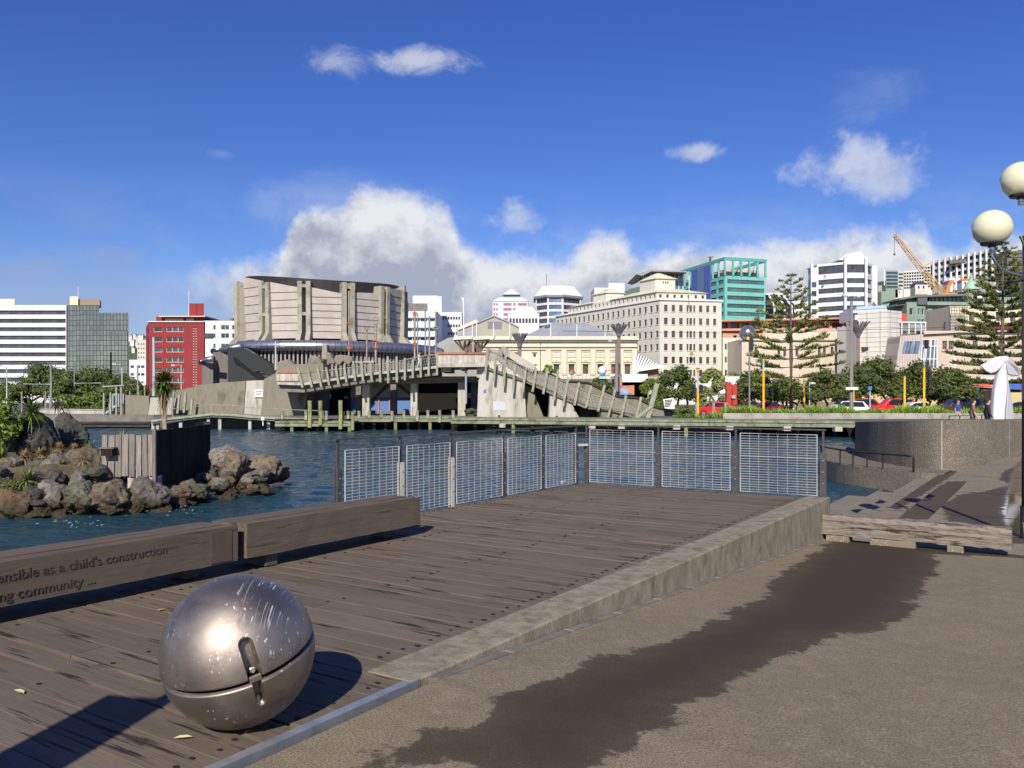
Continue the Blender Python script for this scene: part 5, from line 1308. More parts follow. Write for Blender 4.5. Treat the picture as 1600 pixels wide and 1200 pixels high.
# 3. red building
Y = 290; t = thing('office_building', 'red brick building with cream framed windows and a square red tower on its roof', 'building', (gx(275, Y), Y, GZ)); s = Y / F
X = lambda px: (px - 232) * s
ops = []
for k in range(6):
    zt, zb = gz(511 + k * 15.9, Y), gz(518.5 + k * 15.9, Y)
    ops += [(X(239.5), X(253.5), zb, zt), (X(259.5), X(287), zb, zt)]
for k in range(24):
    for px in (300.8, 304.8): ops.append((X(px), X(px + 2.7), gz(514 + k * 4, Y), gz(511.2 + k * 4, Y)))
front(t, 232, 319.5, Y, gz(503.5, Y), ops, M_red, dep=20, depth=.35, cols=lambda w: max(1, int(w / 1.9)), frame=simple('cream frame', (.62, .58, .48), .7), glass=G_dark, fw=.15)
Mcf = bpy.data.materials['cream frame']
facade(t, fp(228, Y + 22), fp(231.8, Y), GZ, gz(503.5, Y), [(4 + 5 * i, 7.5 + 5 * i, gz(518.5 + k * 15.9, Y), gz(511 + k * 15.9, Y)) for k in range(6) for i in range(3)], M_red, frame=Mcf, fw=.25)
MB().box(gx(231.7, Y), gx(319.6, Y), Y - .5, Y - .12, gz(503.4, Y), gz(501.8, Y)).build('cornice', [Mcf], t)
blk('penthouse', [fp(244, Y + 3), fp(318, Y + 3), fp(318, Y + 14), fp(244, Y + 14)], gz(503.5, Y), gz(494.5, Y + 3), M_red, t)
for a, b in ((258, 287), (291.5, 303)):
    o = bpy.data.objects.new('window', wmesh((b - a) * s, 5.2 * s, 0, max(1, int((b - a) / 4)), 1, Mcf, G_dark, fw=.35)); COL.objects.link(o); o.parent = t; o.location = Vector((gx(a, Y + 2.9), Y + 2.9, gz(503, Y + 2.9))) - wl(t)
MB().box(gx(246, Y), gx(319, Y), Y + 1, Y + 15, gz(494.4, Y), gz(493.1, Y)).build('roof_slab', [Mcf], t)
blk('roof_tower', [fp(295.5, Y + 5), fp(318.7, Y + 5), fp(318.7, Y + 12), fp(295.5, Y + 12)], gz(493.1, Y), gz(474, Y + 5), M_red, t)
MB().tube([at(295, 493, Y), at(295, 455, Y)], .09, 5).build('mast', [M_white], t)
# 4. white building behind the hall at left
Y = 250; t = thing('office_building', 'low white building with small windows between the red building and the concert hall', 'building', (gx(350, Y), Y, GZ)); s = Y / F
X = lambda px: (px - 320) * s
ops = [(X(a), X(b), gz(c + 7.5, Y), gz(c, Y)) for c in (508, 521, 537, 550) for a, b in ((333, 337), (345, 358), (362, 375)) if not (c == 537 and a == 362)]
front(t, 320, 392, Y, gz(502.5, Y), ops, M_bwhite, dep=14, cols=lambda w: max(1, int(w / .9)), frame=M_bwhite, fw=.12)
MB().box(gx(355, Y), gx(360, Y), Y + 2, Y + 4, gz(502, Y), gz(496, Y)).build('chimney', [M_c3], t)
MB().box(gx(320, Y), gx(333, Y), Y - .4, Y - .02, gz(528, Y), gz(521, Y)).build('dark_recess', [G_dark], t)

# 5. white buildings right of the hall
Y = 230; t = thing('office_building', 'grey and white balconied office block half hidden by the right side of the concert hall', 'building', (gx(665, Y), Y, GZ)); s = Y / F
X = lambda px: (px - 630) * s
ops = [(X(632), X(680), gz(c + 6.5, Y), gz(c, Y)) for c in (496.5, 512.0, 526)]
front(t, 630, 683, Y, gz(487.5, Y), ops, P('pale blue spandrel', (.56, .62, .68), rough=.7), dep=16, depth=.8, cols=lambda w: int(w / 1.8), fw=.2, frame=M_bwhite)
blk('penthouse', [fp(634, Y + 4), fp(668, Y + 4), fp(668, Y + 14), fp(634, Y + 14)], gz(487.5, Y), gz(474, Y + 4), M_c3, t)
blk('stair_tower', [fp(648, Y + 16), fp(690, Y + 16), fp(690, Y + 26), fp(648, Y + 26)], GZ, gz(463, Y + 16), M_bwhite, t)
blk('plant_room', [fp(645, Y + 16.5), fp(684, Y + 16.5), fp(684, Y + 22), fp(645, Y + 22)], gz(474, Y + 16), gz(462, Y + 16.5), M_bwhite, t)
Y = 262; t = thing('office_building', 'low stepped white building right of the balconied block, behind the flagpole', 'building', (gx(705, Y), Y, GZ)); s = Y / F
X = lambda px: (px - 686) * s
ops = [(X(691 + i * 4.2), X(694 + i * 4.2), gz(c + 4.5, Y), gz(c, Y)) for c in (495, 507, 519) for i in range(7) if not (c > 500 and i < 2)]
front(t, 686, 722, Y, gz(489, Y), ops, M_bwhite, dep=14, depth=.3)
# 6. pyramid roofed building
Y = 330; t = thing('office_building', 'white and mauve building with a small pyramid roof and green lantern', 'building', (gx(797, Y), Y, GZ)); s = Y / F
X = lambda px: (px - 769) * s
ops = [(X(a), X(b), gz(c + 5, Y), gz(c, Y)) for c in (473.2, 481, 489.2, 497) for a, b in ((771, 774), (775.5, 777.5), (786.5, 799.5), (801.5, 806), (809, 824))]
front(t, 769, 826, Y, gz(471.5, Y), ops, M_bwhite, dep=18, depth=.25, cols=lambda w: max(1, int(w / 1.3)), frame=P('mauve panel', (.42, .22, .30), rough=.7), fw=.5)
def hip(root, px0, px1, Y, zb, zt, k, mat, name='roof', dep=None, nx=.5):
    x0, x1 = gx(px0, Y), gx(px1, Y); dep = dep or (x1 - x0); i = (x1 - x0) * k / 2; j = dep * k / 2
    mb = MB(); b = [(x0, Y, zb), (x1, Y, zb), (x1, Y + dep, zb), (x0, Y + dep, zb)]; t_ = [(x0 + i, Y + j, zt), (x1 - i, Y + j, zt), (x1 - i, Y + dep - j, zt), (x0 + i, Y + dep - j, zt)]
    return mb.hexa(b + t_).build(name, [mat], root)
hip(t, 769, 826, Y - .3, gz(471.4, Y) + .25, gz(463.5, Y), .38, M_bwhite, 'lower_roof')
blk('lantern', [fp(787, Y + 4), fp(812, Y + 4), fp(812, Y + 11), fp(787, Y + 11)], gz(464, Y), gz(457.6, Y), P('green lantern', (.06, .22, .18), rough=.6), t)
hip(t, 785, 813, Y + 3, gz(458.5, Y), gz(448.8, Y), .92, M_bwhite, 'pyramid_roof')
# 7. octagonal white and blue tower
def octa(root, pxs, Y, ztop, rows_, mat, glass, zb=GZ, dys=(8, 0, 0, 8), cols=1.6, fw=.15, depth=.3, margin=.06):
    P_ = [fp(px, Y + dy) for px, dy in zip(pxs, dys)]
    for i, (a, b) in enumerate(zip(P_[:-1], P_[1:])):
        L = (b - a).length; ops = [(L * margin, L * (1 - margin), zb_, zt_) for zb_, zt_ in rows_]
        facade(root, a, b, zb, ztop, ops, mat, depth=depth, cols=lambda w: max(1, int(w / cols)), fw=fw, glass=glass[i % len(glass)], frame=M_mull)
    back = [P_[-1] + Vector((0, 12)), P_[0] + Vector((0, 12))]
    c = sum(P_ + back, Vector((0, 0))) / (len(P_) + 2)
    MB().extr([(q.x, q.y) for q in [p + (c - p).normalized() * (depth + .5) for p in P_ + back]], zb, ztop - .02).build('core', [mat], root)
    blk('roof_slab', P_ + back, ztop + .003, ztop + .2, mat, root)
    return P_ + back
Y = 300; t = thing('office_building', 'white faceted tower with blue glass and a sloping white roof behind the town hall', 'building', (gx(870, Y), Y, GZ))
rows_ = [(gz(472.5 + k * 10.6, Y), gz(465.5 + k * 10.6, Y)) for k in range(5)]
q = octa(t, (837, 856, 879, 908), Y, gz(463.5, Y), rows_, M_bwhite, [G_dark, G_blue, G_dark], dys=(5, 0, 0, 5))
MB().extr([(p.x, p.y) for p in [v + (v - (q[0] + q[3]) / 2).normalized() * .8 for v in q]], gz(465.5, Y) + .3, gz(462.0, Y) + .3).build('eaves', [simple('grey eaves', (.20, .21, .23), .7)], t)
ra = [v + (v - (q[0] + q[3]) / 2).normalized() * .5 for v in q]; cc = (q[0] + q[3] + Vector((0, 12))) / 2; rb = [v + (cc - v) * .30 for v in q]
mb = MB(); n = len(q); zb, zt = gz(461.9, Y) + .3, gz(443.8, Y)
for i in range(n):
    j = (i + 1) % n; mb.poly([(ra[i].x, ra[i].y, zb), (ra[j].x, ra[j].y, zb), (rb[j].x, rb[j].y, zt), (rb[i].x, rb[i].y, zt)])
mb.poly([(v.x, v.y, zt) for v in rb]); mb.build('roof', [M_bwhite], t)
MB().tube([at(854, 446, Y + 6), at(854, 428, Y + 6)], .1, 5).build('mast', [M_mull], t)
# low white blocks
Y = 280; t = thing('office_building', 'low white building with a curved roof between the pyramid roof and the faceted tower', 'building', (gx(818, Y), Y, GZ)); s = Y / F
X = lambda px: (px - 793) * s
front(t, 793, 843, Y, gz(491, Y), [(X(796 + 5 * i), X(799.5 + 5 * i), gz(505, Y), gz(497.5, Y)) for i in range(9)], M_bwhite, dep=12, depth=.3)
hip(t, 800, 840, Y + 2, gz(491, Y) + .2, gz(477.5, Y), .4, M_bwhite, 'roof', dep=9)
Y = 330; t = thing('office_building', 'plain stepped white block rising behind the left wing of the cream hotel', 'building', (gx(955, Y), Y, GZ)); s = Y / F
front(t, 928, 960, Y, gz(450.5, Y), [(1, 7.5, gz(464.5, Y), gz(461.5, Y))], M_bwhite, dep=14)
blk('plant_room', [fp(951, Y + 1), fp(976, Y + 1), fp(976, Y + 12), fp(951, Y + 12)], GZ, gz(442, Y + 1), M_bwhite, t)

# 8. town hall and the hall behind it
Y = 190; t = thing('town_hall', 'long cream classical town hall with pilasters, niches and a grey hipped roof', 'town hall', (gx(870, Y), Y, GZ)); s = Y / F
zt = gz(527, Y); xl, xr = 848, 996
def colrow(px0, px1, centers, Y, ztop):
    s = Y / F; X = lambda px: (px - px0) * s; ops = []
    for c in centers: ops.append((X(c - 4.4), X(c + 4.4), gz(584.5, Y), gz(568.5, Y))); pass
    return ops
cs = [869.5, 893, 915, 938, 959.5, 980.5]
A, B, n = front(t, 844, xr, Y, zt, [o for o in colrow(844, xr, cs, Y, zt)], M_towncream, dep=22, depth=.6, cols=1, rows=1, frame=M_mull, fw=.10, glass=G_warm)
cs2 = [776, 806, 835]
front(t, 745, 846, Y + 1.2, gz(526, Y), [((c - 748) * s, (c - 740) * s, gz(559, Y), gz(550, Y)) for c in cs2] + [((c - 748) * s, (c - 740) * s, gz(586, Y), gz(569, Y)) for c in cs2], M_towncream, dep=22, depth=.45, frame=M_towncream, fw=.3, glass=G_warm)
LW = fp(640, 262); LC = fp(745, Y + 1.2)
facade(t, LW, LC, GZ, gz(526, Y), [(L_, L_ + 2, gz(559, Y), gz(550, Y)) for L_ in range(6, 80, 6)], M_towncream, glass=G_warm, frame=M_towncream)
def trim(x0, x1, Y, ya, yb, pr, mat=M_towncream, nm='cornice', root=t): return MB().box(gx(x0, Y), gx(x1, Y), Y - pr, Y - .003, gz(yb, Y), gz(ya, Y)).build(nm, [mat], root)
for ya, yb, pr in ((528.6, 531.5, 1.1), (531.8, 533.6, .7), (540.6, 542.2, .5), (545.3, 546.8, .35), (587, 592, .5)): trim(843.6, 997, Y, ya, yb, pr); trim(744, 843.2, Y + 1.2, ya, yb, pr)
pil_m = MB().box(-.55, .55, -.5, -.004, gz(586, Y), gz(546.9, Y)).mesh('pilaster', [M_towncream])
for c in [857] + [(a + b) / 2 for a, b in zip(cs[:-1], cs[1:])] + [991]:
    o = bpy.data.objects.new('pilaster', pil_m); COL.objects.link(o); o.parent = t; o.location = Vector((gx(c, Y), Y, 0)) - wl(t)
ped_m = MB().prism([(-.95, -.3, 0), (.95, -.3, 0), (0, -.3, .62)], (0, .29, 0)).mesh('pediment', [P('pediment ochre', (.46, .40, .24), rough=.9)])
nic_m = MB(); [nic_m.box(*q) for q in ((-.85, .85, -.16, -.004, 0, .16), (-.85, .85, -.16, -.004, 1.12, 1.28), (-.85, -.68, -.16, -.004, .161, 1.119), (.68, .85, -.16, -.004, .161, 1.119))]; nic_m.k = 1; nic_m.box(-.5, .5, -.1, -.004, .35, .92); nic_m = nic_m.mesh('niche_panel', [M_towncream, M_towncream])
frm_m = MB().box(-.85, .85, -.2, -.004, -.22, .0).mesh('lintel', [M_towncream])
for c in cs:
    MB().box(gx(c, Y) - 1.0, gx(c, Y) + 1.0, Y - .12, Y - .003, gz(548.6, Y), gz(547.2, Y)).build('bay_head_shade', [bpy.data.materials['pediment ochre']], t)  # ochre strip: the shade line under the bay head put into its colour
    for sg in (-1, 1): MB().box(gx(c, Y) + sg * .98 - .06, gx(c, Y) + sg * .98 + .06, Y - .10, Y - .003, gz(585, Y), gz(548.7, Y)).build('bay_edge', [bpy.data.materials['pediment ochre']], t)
    for me_, py in ((ped_m, 566.3), (frm_m, 567.2), (nic_m, 558)):
        o = bpy.data.objects.new(me_.name, me_); COL.objects.link(o); o.parent = t; o.location = Vector((gx(c, Y), Y, gz(py, Y))) - wl(t)
mb = MB(); zb = gz(529.5, Y + 3); R0 = [(gx(812, Y + 2), Y + 2, zb), (gx(972, Y + 2), Y + 2, zb), (gx(966, Y + 24), Y + 26, zb), (gx(800, Y + 24), Y + 26, zb)]
R1 = [(gx(862, Y + 12), Y + 12, gz(504, Y + 12)), (gx(918, Y + 12), Y + 12, gz(505, Y + 12)), (gx(918, Y + 14), Y + 14, gz(505, Y + 12)), (gx(862, Y + 14), Y + 14, gz(504, Y + 12))]
mb.hexa(R0 + R1).build('roof', [M_roof], t)
t = thing('gabled_hall', 'grey green gabled roof with a louvred vent behind the town hall parapet', 'building', (gx(770, 214), 214, GZ))
Y = 212; mb = MB(); prof = [(746, 532), (746, 504), (772, 493.2), (797, 504), (811, 511), (811, 532)]
slab(prof, Y, .6).build('gable_wall', [P('olive render', (.33, .33, .27), rough=.9)], t)
slab([(746, 503), (772, 492.2), (797, 503), (811, 510), (811, 512), (797, 505), (772, 494.2), (746, 505)], Y - .4, 30).build('roof', [M_roof], t)
slab([(762, 502.5), (784, 502.5), (784, 514), (762, 514)], Y - .05, .3).build('vent', [simple('grey louvre', (.16, .17, .19), .7)], t)
slab([(714, 531), (714, 514), (748, 502), (748, 531)], Y + 3, 12).build('side_roof', [M_roof], t)
slab([(716, 516), (748, 503.5), (744, 499), (716, 511)], Y + 2.6, .3).build('edge_trim', [M_cream], t)
slab([(655, 552), (700, 528), (750, 520), (800, 512), (800, 534), (750, 534), (700, 545)], 230, 20).build('low_roof', [M_roof], t)
# flagpoles on the town hall parapet
for i, (px, y0) in enumerate([(771, 504), (796.5, 505), (860.5, 505), (901.5, 507), (945.5, 517), (738, 506), (744.5, 503)]):
    fpole = thing('flagpole', ['flagpole in front of the louvred gable', 'bare flagpole at the right end of the gable', 'flagpole flying the dark blue flag with a white cross', 'flagpole flying the small green and blue flag', 'rightmost bare flagpole on the town hall parapet', 'short flagpole left of the gable', 'flagpole just left of the gable'][i], 'flagpole', at(px, 527, 189))
    MB().tube([at(px, 527.5, 189.5), at(px, y0, 189.5)], .10, 6).build('pole', [M_white], fpole)
    if i == 2:
        slab([(px - 9.5, 508), (px - .5, 506.5), (px - .5, 512), (px - 9.5, 513.5)], 189.5, .05).build('flag', [simple('navy', (.02, .03, .10), .8)], fpole)
        MB().bar(at(px - 9.3, 508.4, 189.4), at(px - .8, 511.6, 189.4), .12, .03).bar(at(px - 9.3, 513.1, 189.38), at(px - .8, 506.9, 189.38), .12, .03).build('white_cross', [M_white], fpole)
    if i == 3: slab([(px - 3.5, 509), (px - .5, 507.5), (px - .5, 514), (px - 4, 515)], 189.5, .05).build('flag', [simple('teal flag', (.10, .35, .35), .8)], fpole)
fpole = thing('flagpole', 'tall white flagpole with a small furled flag right of the low stepped white building', 'flagpole', at(725, 530, 150)); MB().tube([at(725, 540, 150), at(724, 466, 150)], .12, 6).build('pole', [M_white], fpole); slab([(720.5, 464), (724, 466), (724, 472), (722.5, 469)], 150, .05).build('flag', [M_white], fpole)

# 9. cream hotel
YC = 232; t = thing('office_building', 'large cream hotel like block with rows of small dark windows and a stepped tiled roof', 'building', (gx(1031, YC), YC, GZ))
C = fp(1031, YC); Rr = fp(1127.5, 235.5); Ll = fp(868, 280); s = YC / F; zt = gz(469, YC)
rowz = [(gz(486.3 + k * 20.3, YC), gz(476 + k * 20.3, YC)) for k in range(6)]
LR = (Rr - C).length; X = lambda px: (px - 1031) / (1127.5 - 1031) * LR
opsR = [(X(a), X(b), z0, z1_) for z0, z1_ in rowz for a, b in ((1037.5, 1043), (1049.3, 1054.5), (1061, 1066.3), (1072.4, 1075.4), (1077, 1081), (1083, 1086), (1092, 1097), (1103.2, 1108), (1114.2, 1119))]
LL = (C - Ll).length; NL = 21; opsL = [(LL * (i + .3) / NL, LL * (i + .3) / NL + 1.15, z0, z1_) for z0, z1_ in rowz[:5] for i in range(NL)][:100]
facade(t, Ll, C, GZ, zt, opsL, M_ccream, depth=.3, cols=1, rows=2, frame=M_mull, fw=.06, glass=G_warm, sill=M_ccream)
facade(t, C, Rr, GZ, zt, opsR, M_ccream, depth=.3, cols=1, rows=2, frame=M_mull, fw=.06, glass=G_warm, sill=M_ccream)
bk = Ll + (Rr - C)
shell_block(t, [Ll, C, Rr, bk], GZ, zt, M_ccream, inset=1.2, name='core')
MB().extr([(p.x, p.y) for p in (Rr, Rr + Vector((-.2, .3)), bk + Vector((-.2, .3)), bk)], GZ, zt).build('wall', [M_ccream], t)
cor = [Ll + Vector((-.5, -.2)), C + Vector((-.12, -.5)), Rr + Vector((.45, -.3)), bk]
MB().extr([(p.x, p.y) for p in cor], zt + .003, zt + .45).build('cornice', [simple('white coping', (.72, .71, .66), .8)], t)
# attic storey
def insetq(Q, k): 
    c = sum(Q, Vector((0, 0))) / 4; e1 = (Q[2] - Q[1]).normalized(); e2 = (Q[0] - Q[1]).normalized()
    return [Q[0] + e1 * k, Q[1] + e1 * k + e2 * k, Q[2] + e2 * k - e1 * k, Q[3] - e1 * k]
Q = [Ll, C, Rr, bk]; e1 = (Rr - C).normalized(); e2 = (Ll - C).normalized()
q0 = C + e1 * .4 + e2 * 2.0; q1 = Rr - e1 * 3.2 + e2 * 2.0; q2 = q1 + e2 * (LL - 9); q3 = q0 + e2 * (LL - 9)
za = gz(459 - 1.5, YC); wa = (q1 - q0).length
facade(t, q0, q1, zt + .45, za + .4, [(wa * (i + .35) / 7, wa * (i + .35) / 7 + .85, zt + .9, za - .15) for i in range(7)], M_ccream, glass=G_warm, frame=M_ccream, depth=.25)
facade(t, q3, q0, zt + .45, za + .4, [((LL - 9) * (i + .3) / 22, (LL - 9) * (i + .3) / 22 + .85, zt + .9, za - .15) for i in range(22)], M_ccream, glass=G_warm, frame=M_ccream, depth=.25)
MB().extr([(p.x, p.y) for p in [q0 + (e1 + e2) * .4, q1 - e1 * .4 + e2 * .4, q2, q3 + e1 * .4]], zt + .45, za + .3).build('core', [M_ccream], t)
za += .4
def hipw(base, topp, zb, zt_, mat, nm='roof'): 
    return MB().hexa([(*p, zb) for p in base] + [(*p, zt_) for p in topp]).build(nm, [mat], t)
ov = .5; ba = [q0 - (e1 + e2) * ov, q1 + (e1 - e2) * ov, q1 + e2 * 22 + e1 * ov, q0 + e2 * 22 - e1 * ov]
hipw(ba, [q0 + e1 * 4 + e2 * 5, q1 - e1 * 4 + e2 * 5, q1 - e1 * 4 + e2 * 17, q0 + e1 * 4 + e2 * 17], za, gz(446, YC), M_rooft)
ba = [q0 - e1 * ov + e2 * 31, q1 + e1 * ov + e2 * 31, q2 + e1 * ov, q3 - e1 * ov]
hipw(ba, [q0 + e1 * 4 + e2 * 35, q1 - e1 * 4 + e2 * 35, q2 - e1 * 4 - e2 * 5, q3 + e1 * 4 - e2 * 5], za, gz(448, YC), M_rooft)
tw = [q0 + e1 * 3.0 + e2 * 5, q0 + e1 * 9.0 + e2 * 5, q0 + e1 * 9.0 + e2 * 12, q0 + e1 * 3.0 + e2 * 12]
zt2 = gz(434, YC + 5); facade(t, tw[0], tw[1], za, zt2, [(2.2 + .7 * i, 2.55 + .7 * i, zt2 - 1.4, zt2 - .7) for i in range(3)], M_ccream, depth=.2)
MB().extr([(p.x, p.y) for p in [p + (e2) * .25 for p in tw]], za - 1, zt2).build('tower', [M_ccream], t)
hipw([tw[0] - (e1 + e2) * .5, tw[1] + (e1 - e2) * .5, tw[2] + (e1 + e2) * .5, tw[3] + (e2 - e1) * .5], [p + ((tw[0] + tw[2]) / 2 - p) * .85 for p in tw], zt2, gz(425.5, YC + 8), M_rooft, 'tower_roof')
tw = [q0 + e1 * 4 + e2 * 31, q0 + e1 * 10 + e2 * 31, q0 + e1 * 10 + e2 * 38, q0 + e1 * 4 + e2 * 38]; zt3 = zt2 - 1.2
MB().extr([(p.x, p.y) for p in tw], za - 1, zt3).build('tower', [M_ccream], t)
hipw([tw[0] - (e1 + e2) * .5, tw[1] + (e1 - e2) * .5, tw[2] + (e1 + e2) * .5, tw[3] + (e2 - e1) * .5], [p + ((tw[0] + tw[2]) / 2 - p) * .85 for p in tw], zt3, zt3 + 1.7, M_rooft, 'tower_roof')
MB().tube([(tw[0].x, tw[0].y, zt3), (tw[0].x, tw[0].y, zt3 + 1)], .4, 8).build('chimney', [M_ccream], t)
# low wing
Aw = Rr + Vector((.2, .4)); s2 = 236 / F
front(t, 1128.4, 1162, 236, gz(529, 236), [((px - 1128.4) * s2, (px + 3.6 - 1128.4) * s2, gz(y + 9.5, 236), gz(y, 236)) for y in (537, 557.3, 578) for px in (1132.5, 1140.5, 1148.7)], M_ccream, dep=12, depth=.3, glass=G_warm, frame=M_ccream)
MB().tube([at(1077, 470, 231), at(1076.5, 430, 231)], .09, 6).build('flagpole', [M_white], t)
crest = MB().tube([at(1080.5, 553, 231.6), at(1080.5, 553, 232)], .55, 12).build('crest', [simple('bronze crest', (.30, .20, .08), .6)], t)

# 10. green roof canopy building behind
Y = 300; t = thing('office_building', 'glass topped building with a wide flat flying roof behind the cream block', 'building', (gx(1030, Y), Y, GZ))
blk('glass_wall', [fp(1004, Y), fp(1068, Y), fp(1068, Y + 14), fp(1004, Y + 14)], GZ, gz(428, Y), gridglass('green curtain glass', (.10, .16, .15), (.18, .26, .25), (1.5, 4), (.55, .57, .55), (.22, .06)), t)
slab([(994, 428.5), (1018, 421.5), (1073, 423.5), (1073, 425.5), (1018, 424), (1003, 431)], Y - 6, 24).build('roof', [P('flying roof', (.26, .27, .24), rough=.7)], t)
for px in (1005, 1017, 1030): MB().bar(at(px, 452, Y - 3), at(px, 427, Y - 3), .35).build('column', [M_bwhite], t)
slab([(972, 458), (985, 451), (1003, 447), (1003, 470), (972, 470)], Y - 4, 8).build('annex', [P('dark green cladding', (.08, .13, .10), rough=.7)], t)

# 11. teal building
YT = 360; t = thing('office_building', 'turquoise office block with blue panels and an open frame crown', 'building', (gx(1132, YT), YT, GZ))
C = fp(1132.5, YT); Rr = fp(1196, 366); Ll = fp(1062, 400); z1 = gz(430.5, YT); zc0 = gz(404, YT)
def per(C, Rr, px): 
    r = (px - 800) / F; d = Rr - C; return (C.x - r * C.y) / (r * d.y - d.x) * d.length
rowz = [(gz(442.5 + k * 12.65, YT), gz(436 + k * 12.65, YT)) for k in range(14)]
LR = (Rr - C).length; LL = (C - Ll).length
facade(t, C, Rr, GZ, z1, [(1.2, LR - .6, a, b) for a, b in rowz], M_teal, depth=.35, cols=lambda w: int(w / 1.15), frame=M_mull, glass=G_teal, fw=.25)
facade(t, Ll, C, GZ, z1, [(LL - 13.5, LL - 7.2, a, b) for a, b in rowz] + [(LL - 6, LL - 1.2, a, b) for a, b in rowz] + [(3, LL * .28, a, b) for a, b in rowz], M_teal, depth=.35, cols=lambda w: int(w / 1.15), frame=M_mull, glass=G_teal, fw=.25)
bk = Ll + (Rr - C); shell_block(t, [Ll, C, Rr, bk], GZ, z1, M_teal, inset=1.4, name='core')
MB().extr([(p.x, p.y) for p in (Rr, Rr + Vector((-.3, .3)), bk + Vector((-.3, .3)), bk)], GZ, z1).build('wall', [M_teal], t)
e2 = (Ll - C).normalized(); e1 = (Rr - C).normalized(); Z = lambda p, z: Vector((p.x, p.y, z))
mb = MB(); M_tf = simple('turquoise frame', (.085, .36, .34), .6)
for k in range(6): p = C + e1 * (LR * k / 5); MB().bar(Z(p, z1), Z(p, zc0 - .2), .8).build('frame_column', [M_tf], t)
for k in range(1, 9): p = C + e2 * (LL * k / 8); MB().bar(Z(p, z1), Z(p, zc0 - .2), .8).build('frame_column', [M_tf], t)
MB().bar(Z(C - e1 * .5, zc0), Z(Rr + e1 * .5, zc0), .9, 1.3).build('frame_beam', [M_tf], t); MB().bar(Z(C, zc0 + .01), Z(Ll, zc0 + .01), .9, 1.28).build('frame_beam', [M_tf], t)
MB().bar(Z(Rr, zc0 + .02), Z(bk, zc0 + .02), .9, 1.28).build('frame_beam', [M_tf], t)
for k in (1, 3): p = C + e1 * (LR * k / 5); MB().bar(Z(p, z1), Z(p + e1 * LR / 5, zc0), .3).build('brace', [M_tf], t)
q = [C + (e1 + e2) * 2, Rr - e1 * 2 + e2 * 2, bk - e1 * 2 - e2 * 2, Ll + e1 * 2 - e2 * 2]
MB().extr([(p.x, p.y) for p in q], z1, z1 + 2.2).build('penthouse', [G_dark], t); MB().extr([(p.x, p.y) for p in [v + (C - v) * .0 for v in q]], z1 + 2.21, z1 + 3.2).build('penthouse_roof', [P('peach band', (.62, .44, .32), rough=.8)], t)
bp1 = C + e2 * LL * .34 ; bp2 = C + e2 * LL * .66; nn = Vector((e2.y, -e2.x)) * -.5
if nn.y > 0: nn = -nn
for (a, b, y0, y1) in ((.28, .42, 408, 480), (.42, .56, 412, 486), (.56, .70, 415, 492)):
    p = C + e2 * LL * a; q_ = C + e2 * LL * b; MB().extr([(v.x, v.y) for v in (q_ + nn, p + nn, p, q_)], gz(530, YT), zc0 - 1.0).build('blue_panel', [P('blue cladding %d' % int(a * 100), (.075, .12, .36) if a != .42 else (.12, .19, .33), rough=.6)], t)
MB().bar(at(1110, 410, YT + 20), at(1110, 402, YT + 20), .4, 2.6).bar(at(1106, 402, YT + 20), at(1115, 401, YT + 20), .4).build('roof_plant', [M_c3], t)

# 12. orange terracotta building with deep loggia
Y = 268; t = thing('library_building', 'terracotta coloured building with a dark colonnaded loggia under a flat roof', 'building', (gx(1230, Y), Y, GZ)); s = Y / F
X = lambda px: (px - 1128.5) * s
cols_ = [(1129.5, 1137), (1141, 1155), (1158.5, 1170), (1174.5, 1188.5), (1192, 1207.5), (1211, 1222), (1226, 1240), (1244, 1258), (1262, 1276), (1280, 1296), (1300, 1316), (1320, 1336)]
front(t, 1128.5, 1345, Y, gz(502.5, Y), [(X(a), X(b), gz(513, Y), gz(504, Y)) for a, b in cols_] + [(X(1146), X(1151), gz(529, Y), gz(524, Y)), (X(1178), X(1186), gz(533, Y), gz(524, Y))], M_orangew, dep=18, depth=1.2, cols=lambda w: 3, frame=M_mull)
slab([(1126, 499.6), (1250, 497.6), (1347, 495), (1347, 497.5), (1250, 500), (1126, 502.4)], Y - 3, 22).build('roof', [P('terracotta roof edge', (.50, .25, .17), rough=.8)], t)
slab([(1128, 514), (1345, 512), (1345, 515), (1128, 517)], Y - 1, 1).build('string_course', [M_orangew], t)

# 13. black glass building with white diagonal ribs
Y = 400; t = thing('office_building', 'black glass building with slanting white ribs right of the turquoise block', 'building', (gx(1215, Y), Y, GZ))
slab([(1192, 620), (1192, 460), (1222, 461), (1241, 475), (1241, 620)], Y, 20).build('glass_wall', [P('black glass', (.012, .013, .022), rough=.1)], t)
def rib(pts, w=.9, m=M_bwhite): 
    for a, b in zip(pts[:-1], pts[1:]): MB().bar(at(*a, Y - .5), at(*b, Y - .5), w, .5, up=(0, 1, 0)).build('rib', [m], t)
rib([(1201, 460), (1210, 480), (1210, 500)]); rib([(1216, 460), (1226, 481), (1226, 500)]); rib([(1224, 463), (1237, 478), (1237, 500)])
MB().box(gx(1194, Y), gx(1221, Y), Y - 1, Y + 10, gz(461, Y), gz(458, Y)).build('parapet', [M_bwhite], t)
for y in (470, 481, 491): MB().box(gx(1193, Y), gx(1240, Y), Y - .3, Y - .01, gz(y + .8, Y), gz(y, Y)).build('floor_band', [simple('dull teal', (.08, .14, .15), .5)], t)
# small white hotel behind the pine
Y = 420; t = thing('office_building', 'small white hillside block with recessed balconies left of the white faceted tower', 'building', (gx(1255, Y), Y, GZ)); s = Y / F
front(t, 1232, 1269, Y, gz(470, Y), [((px - 1232) * s, (px + 4 - 1232) * s, gz(y + 4, Y), gz(y, Y)) for y in (479, 486, 493) for px in (1249, 1257.5)], P('off white', (.62, .62, .56), rough=.8), dep=12, depth=.8)
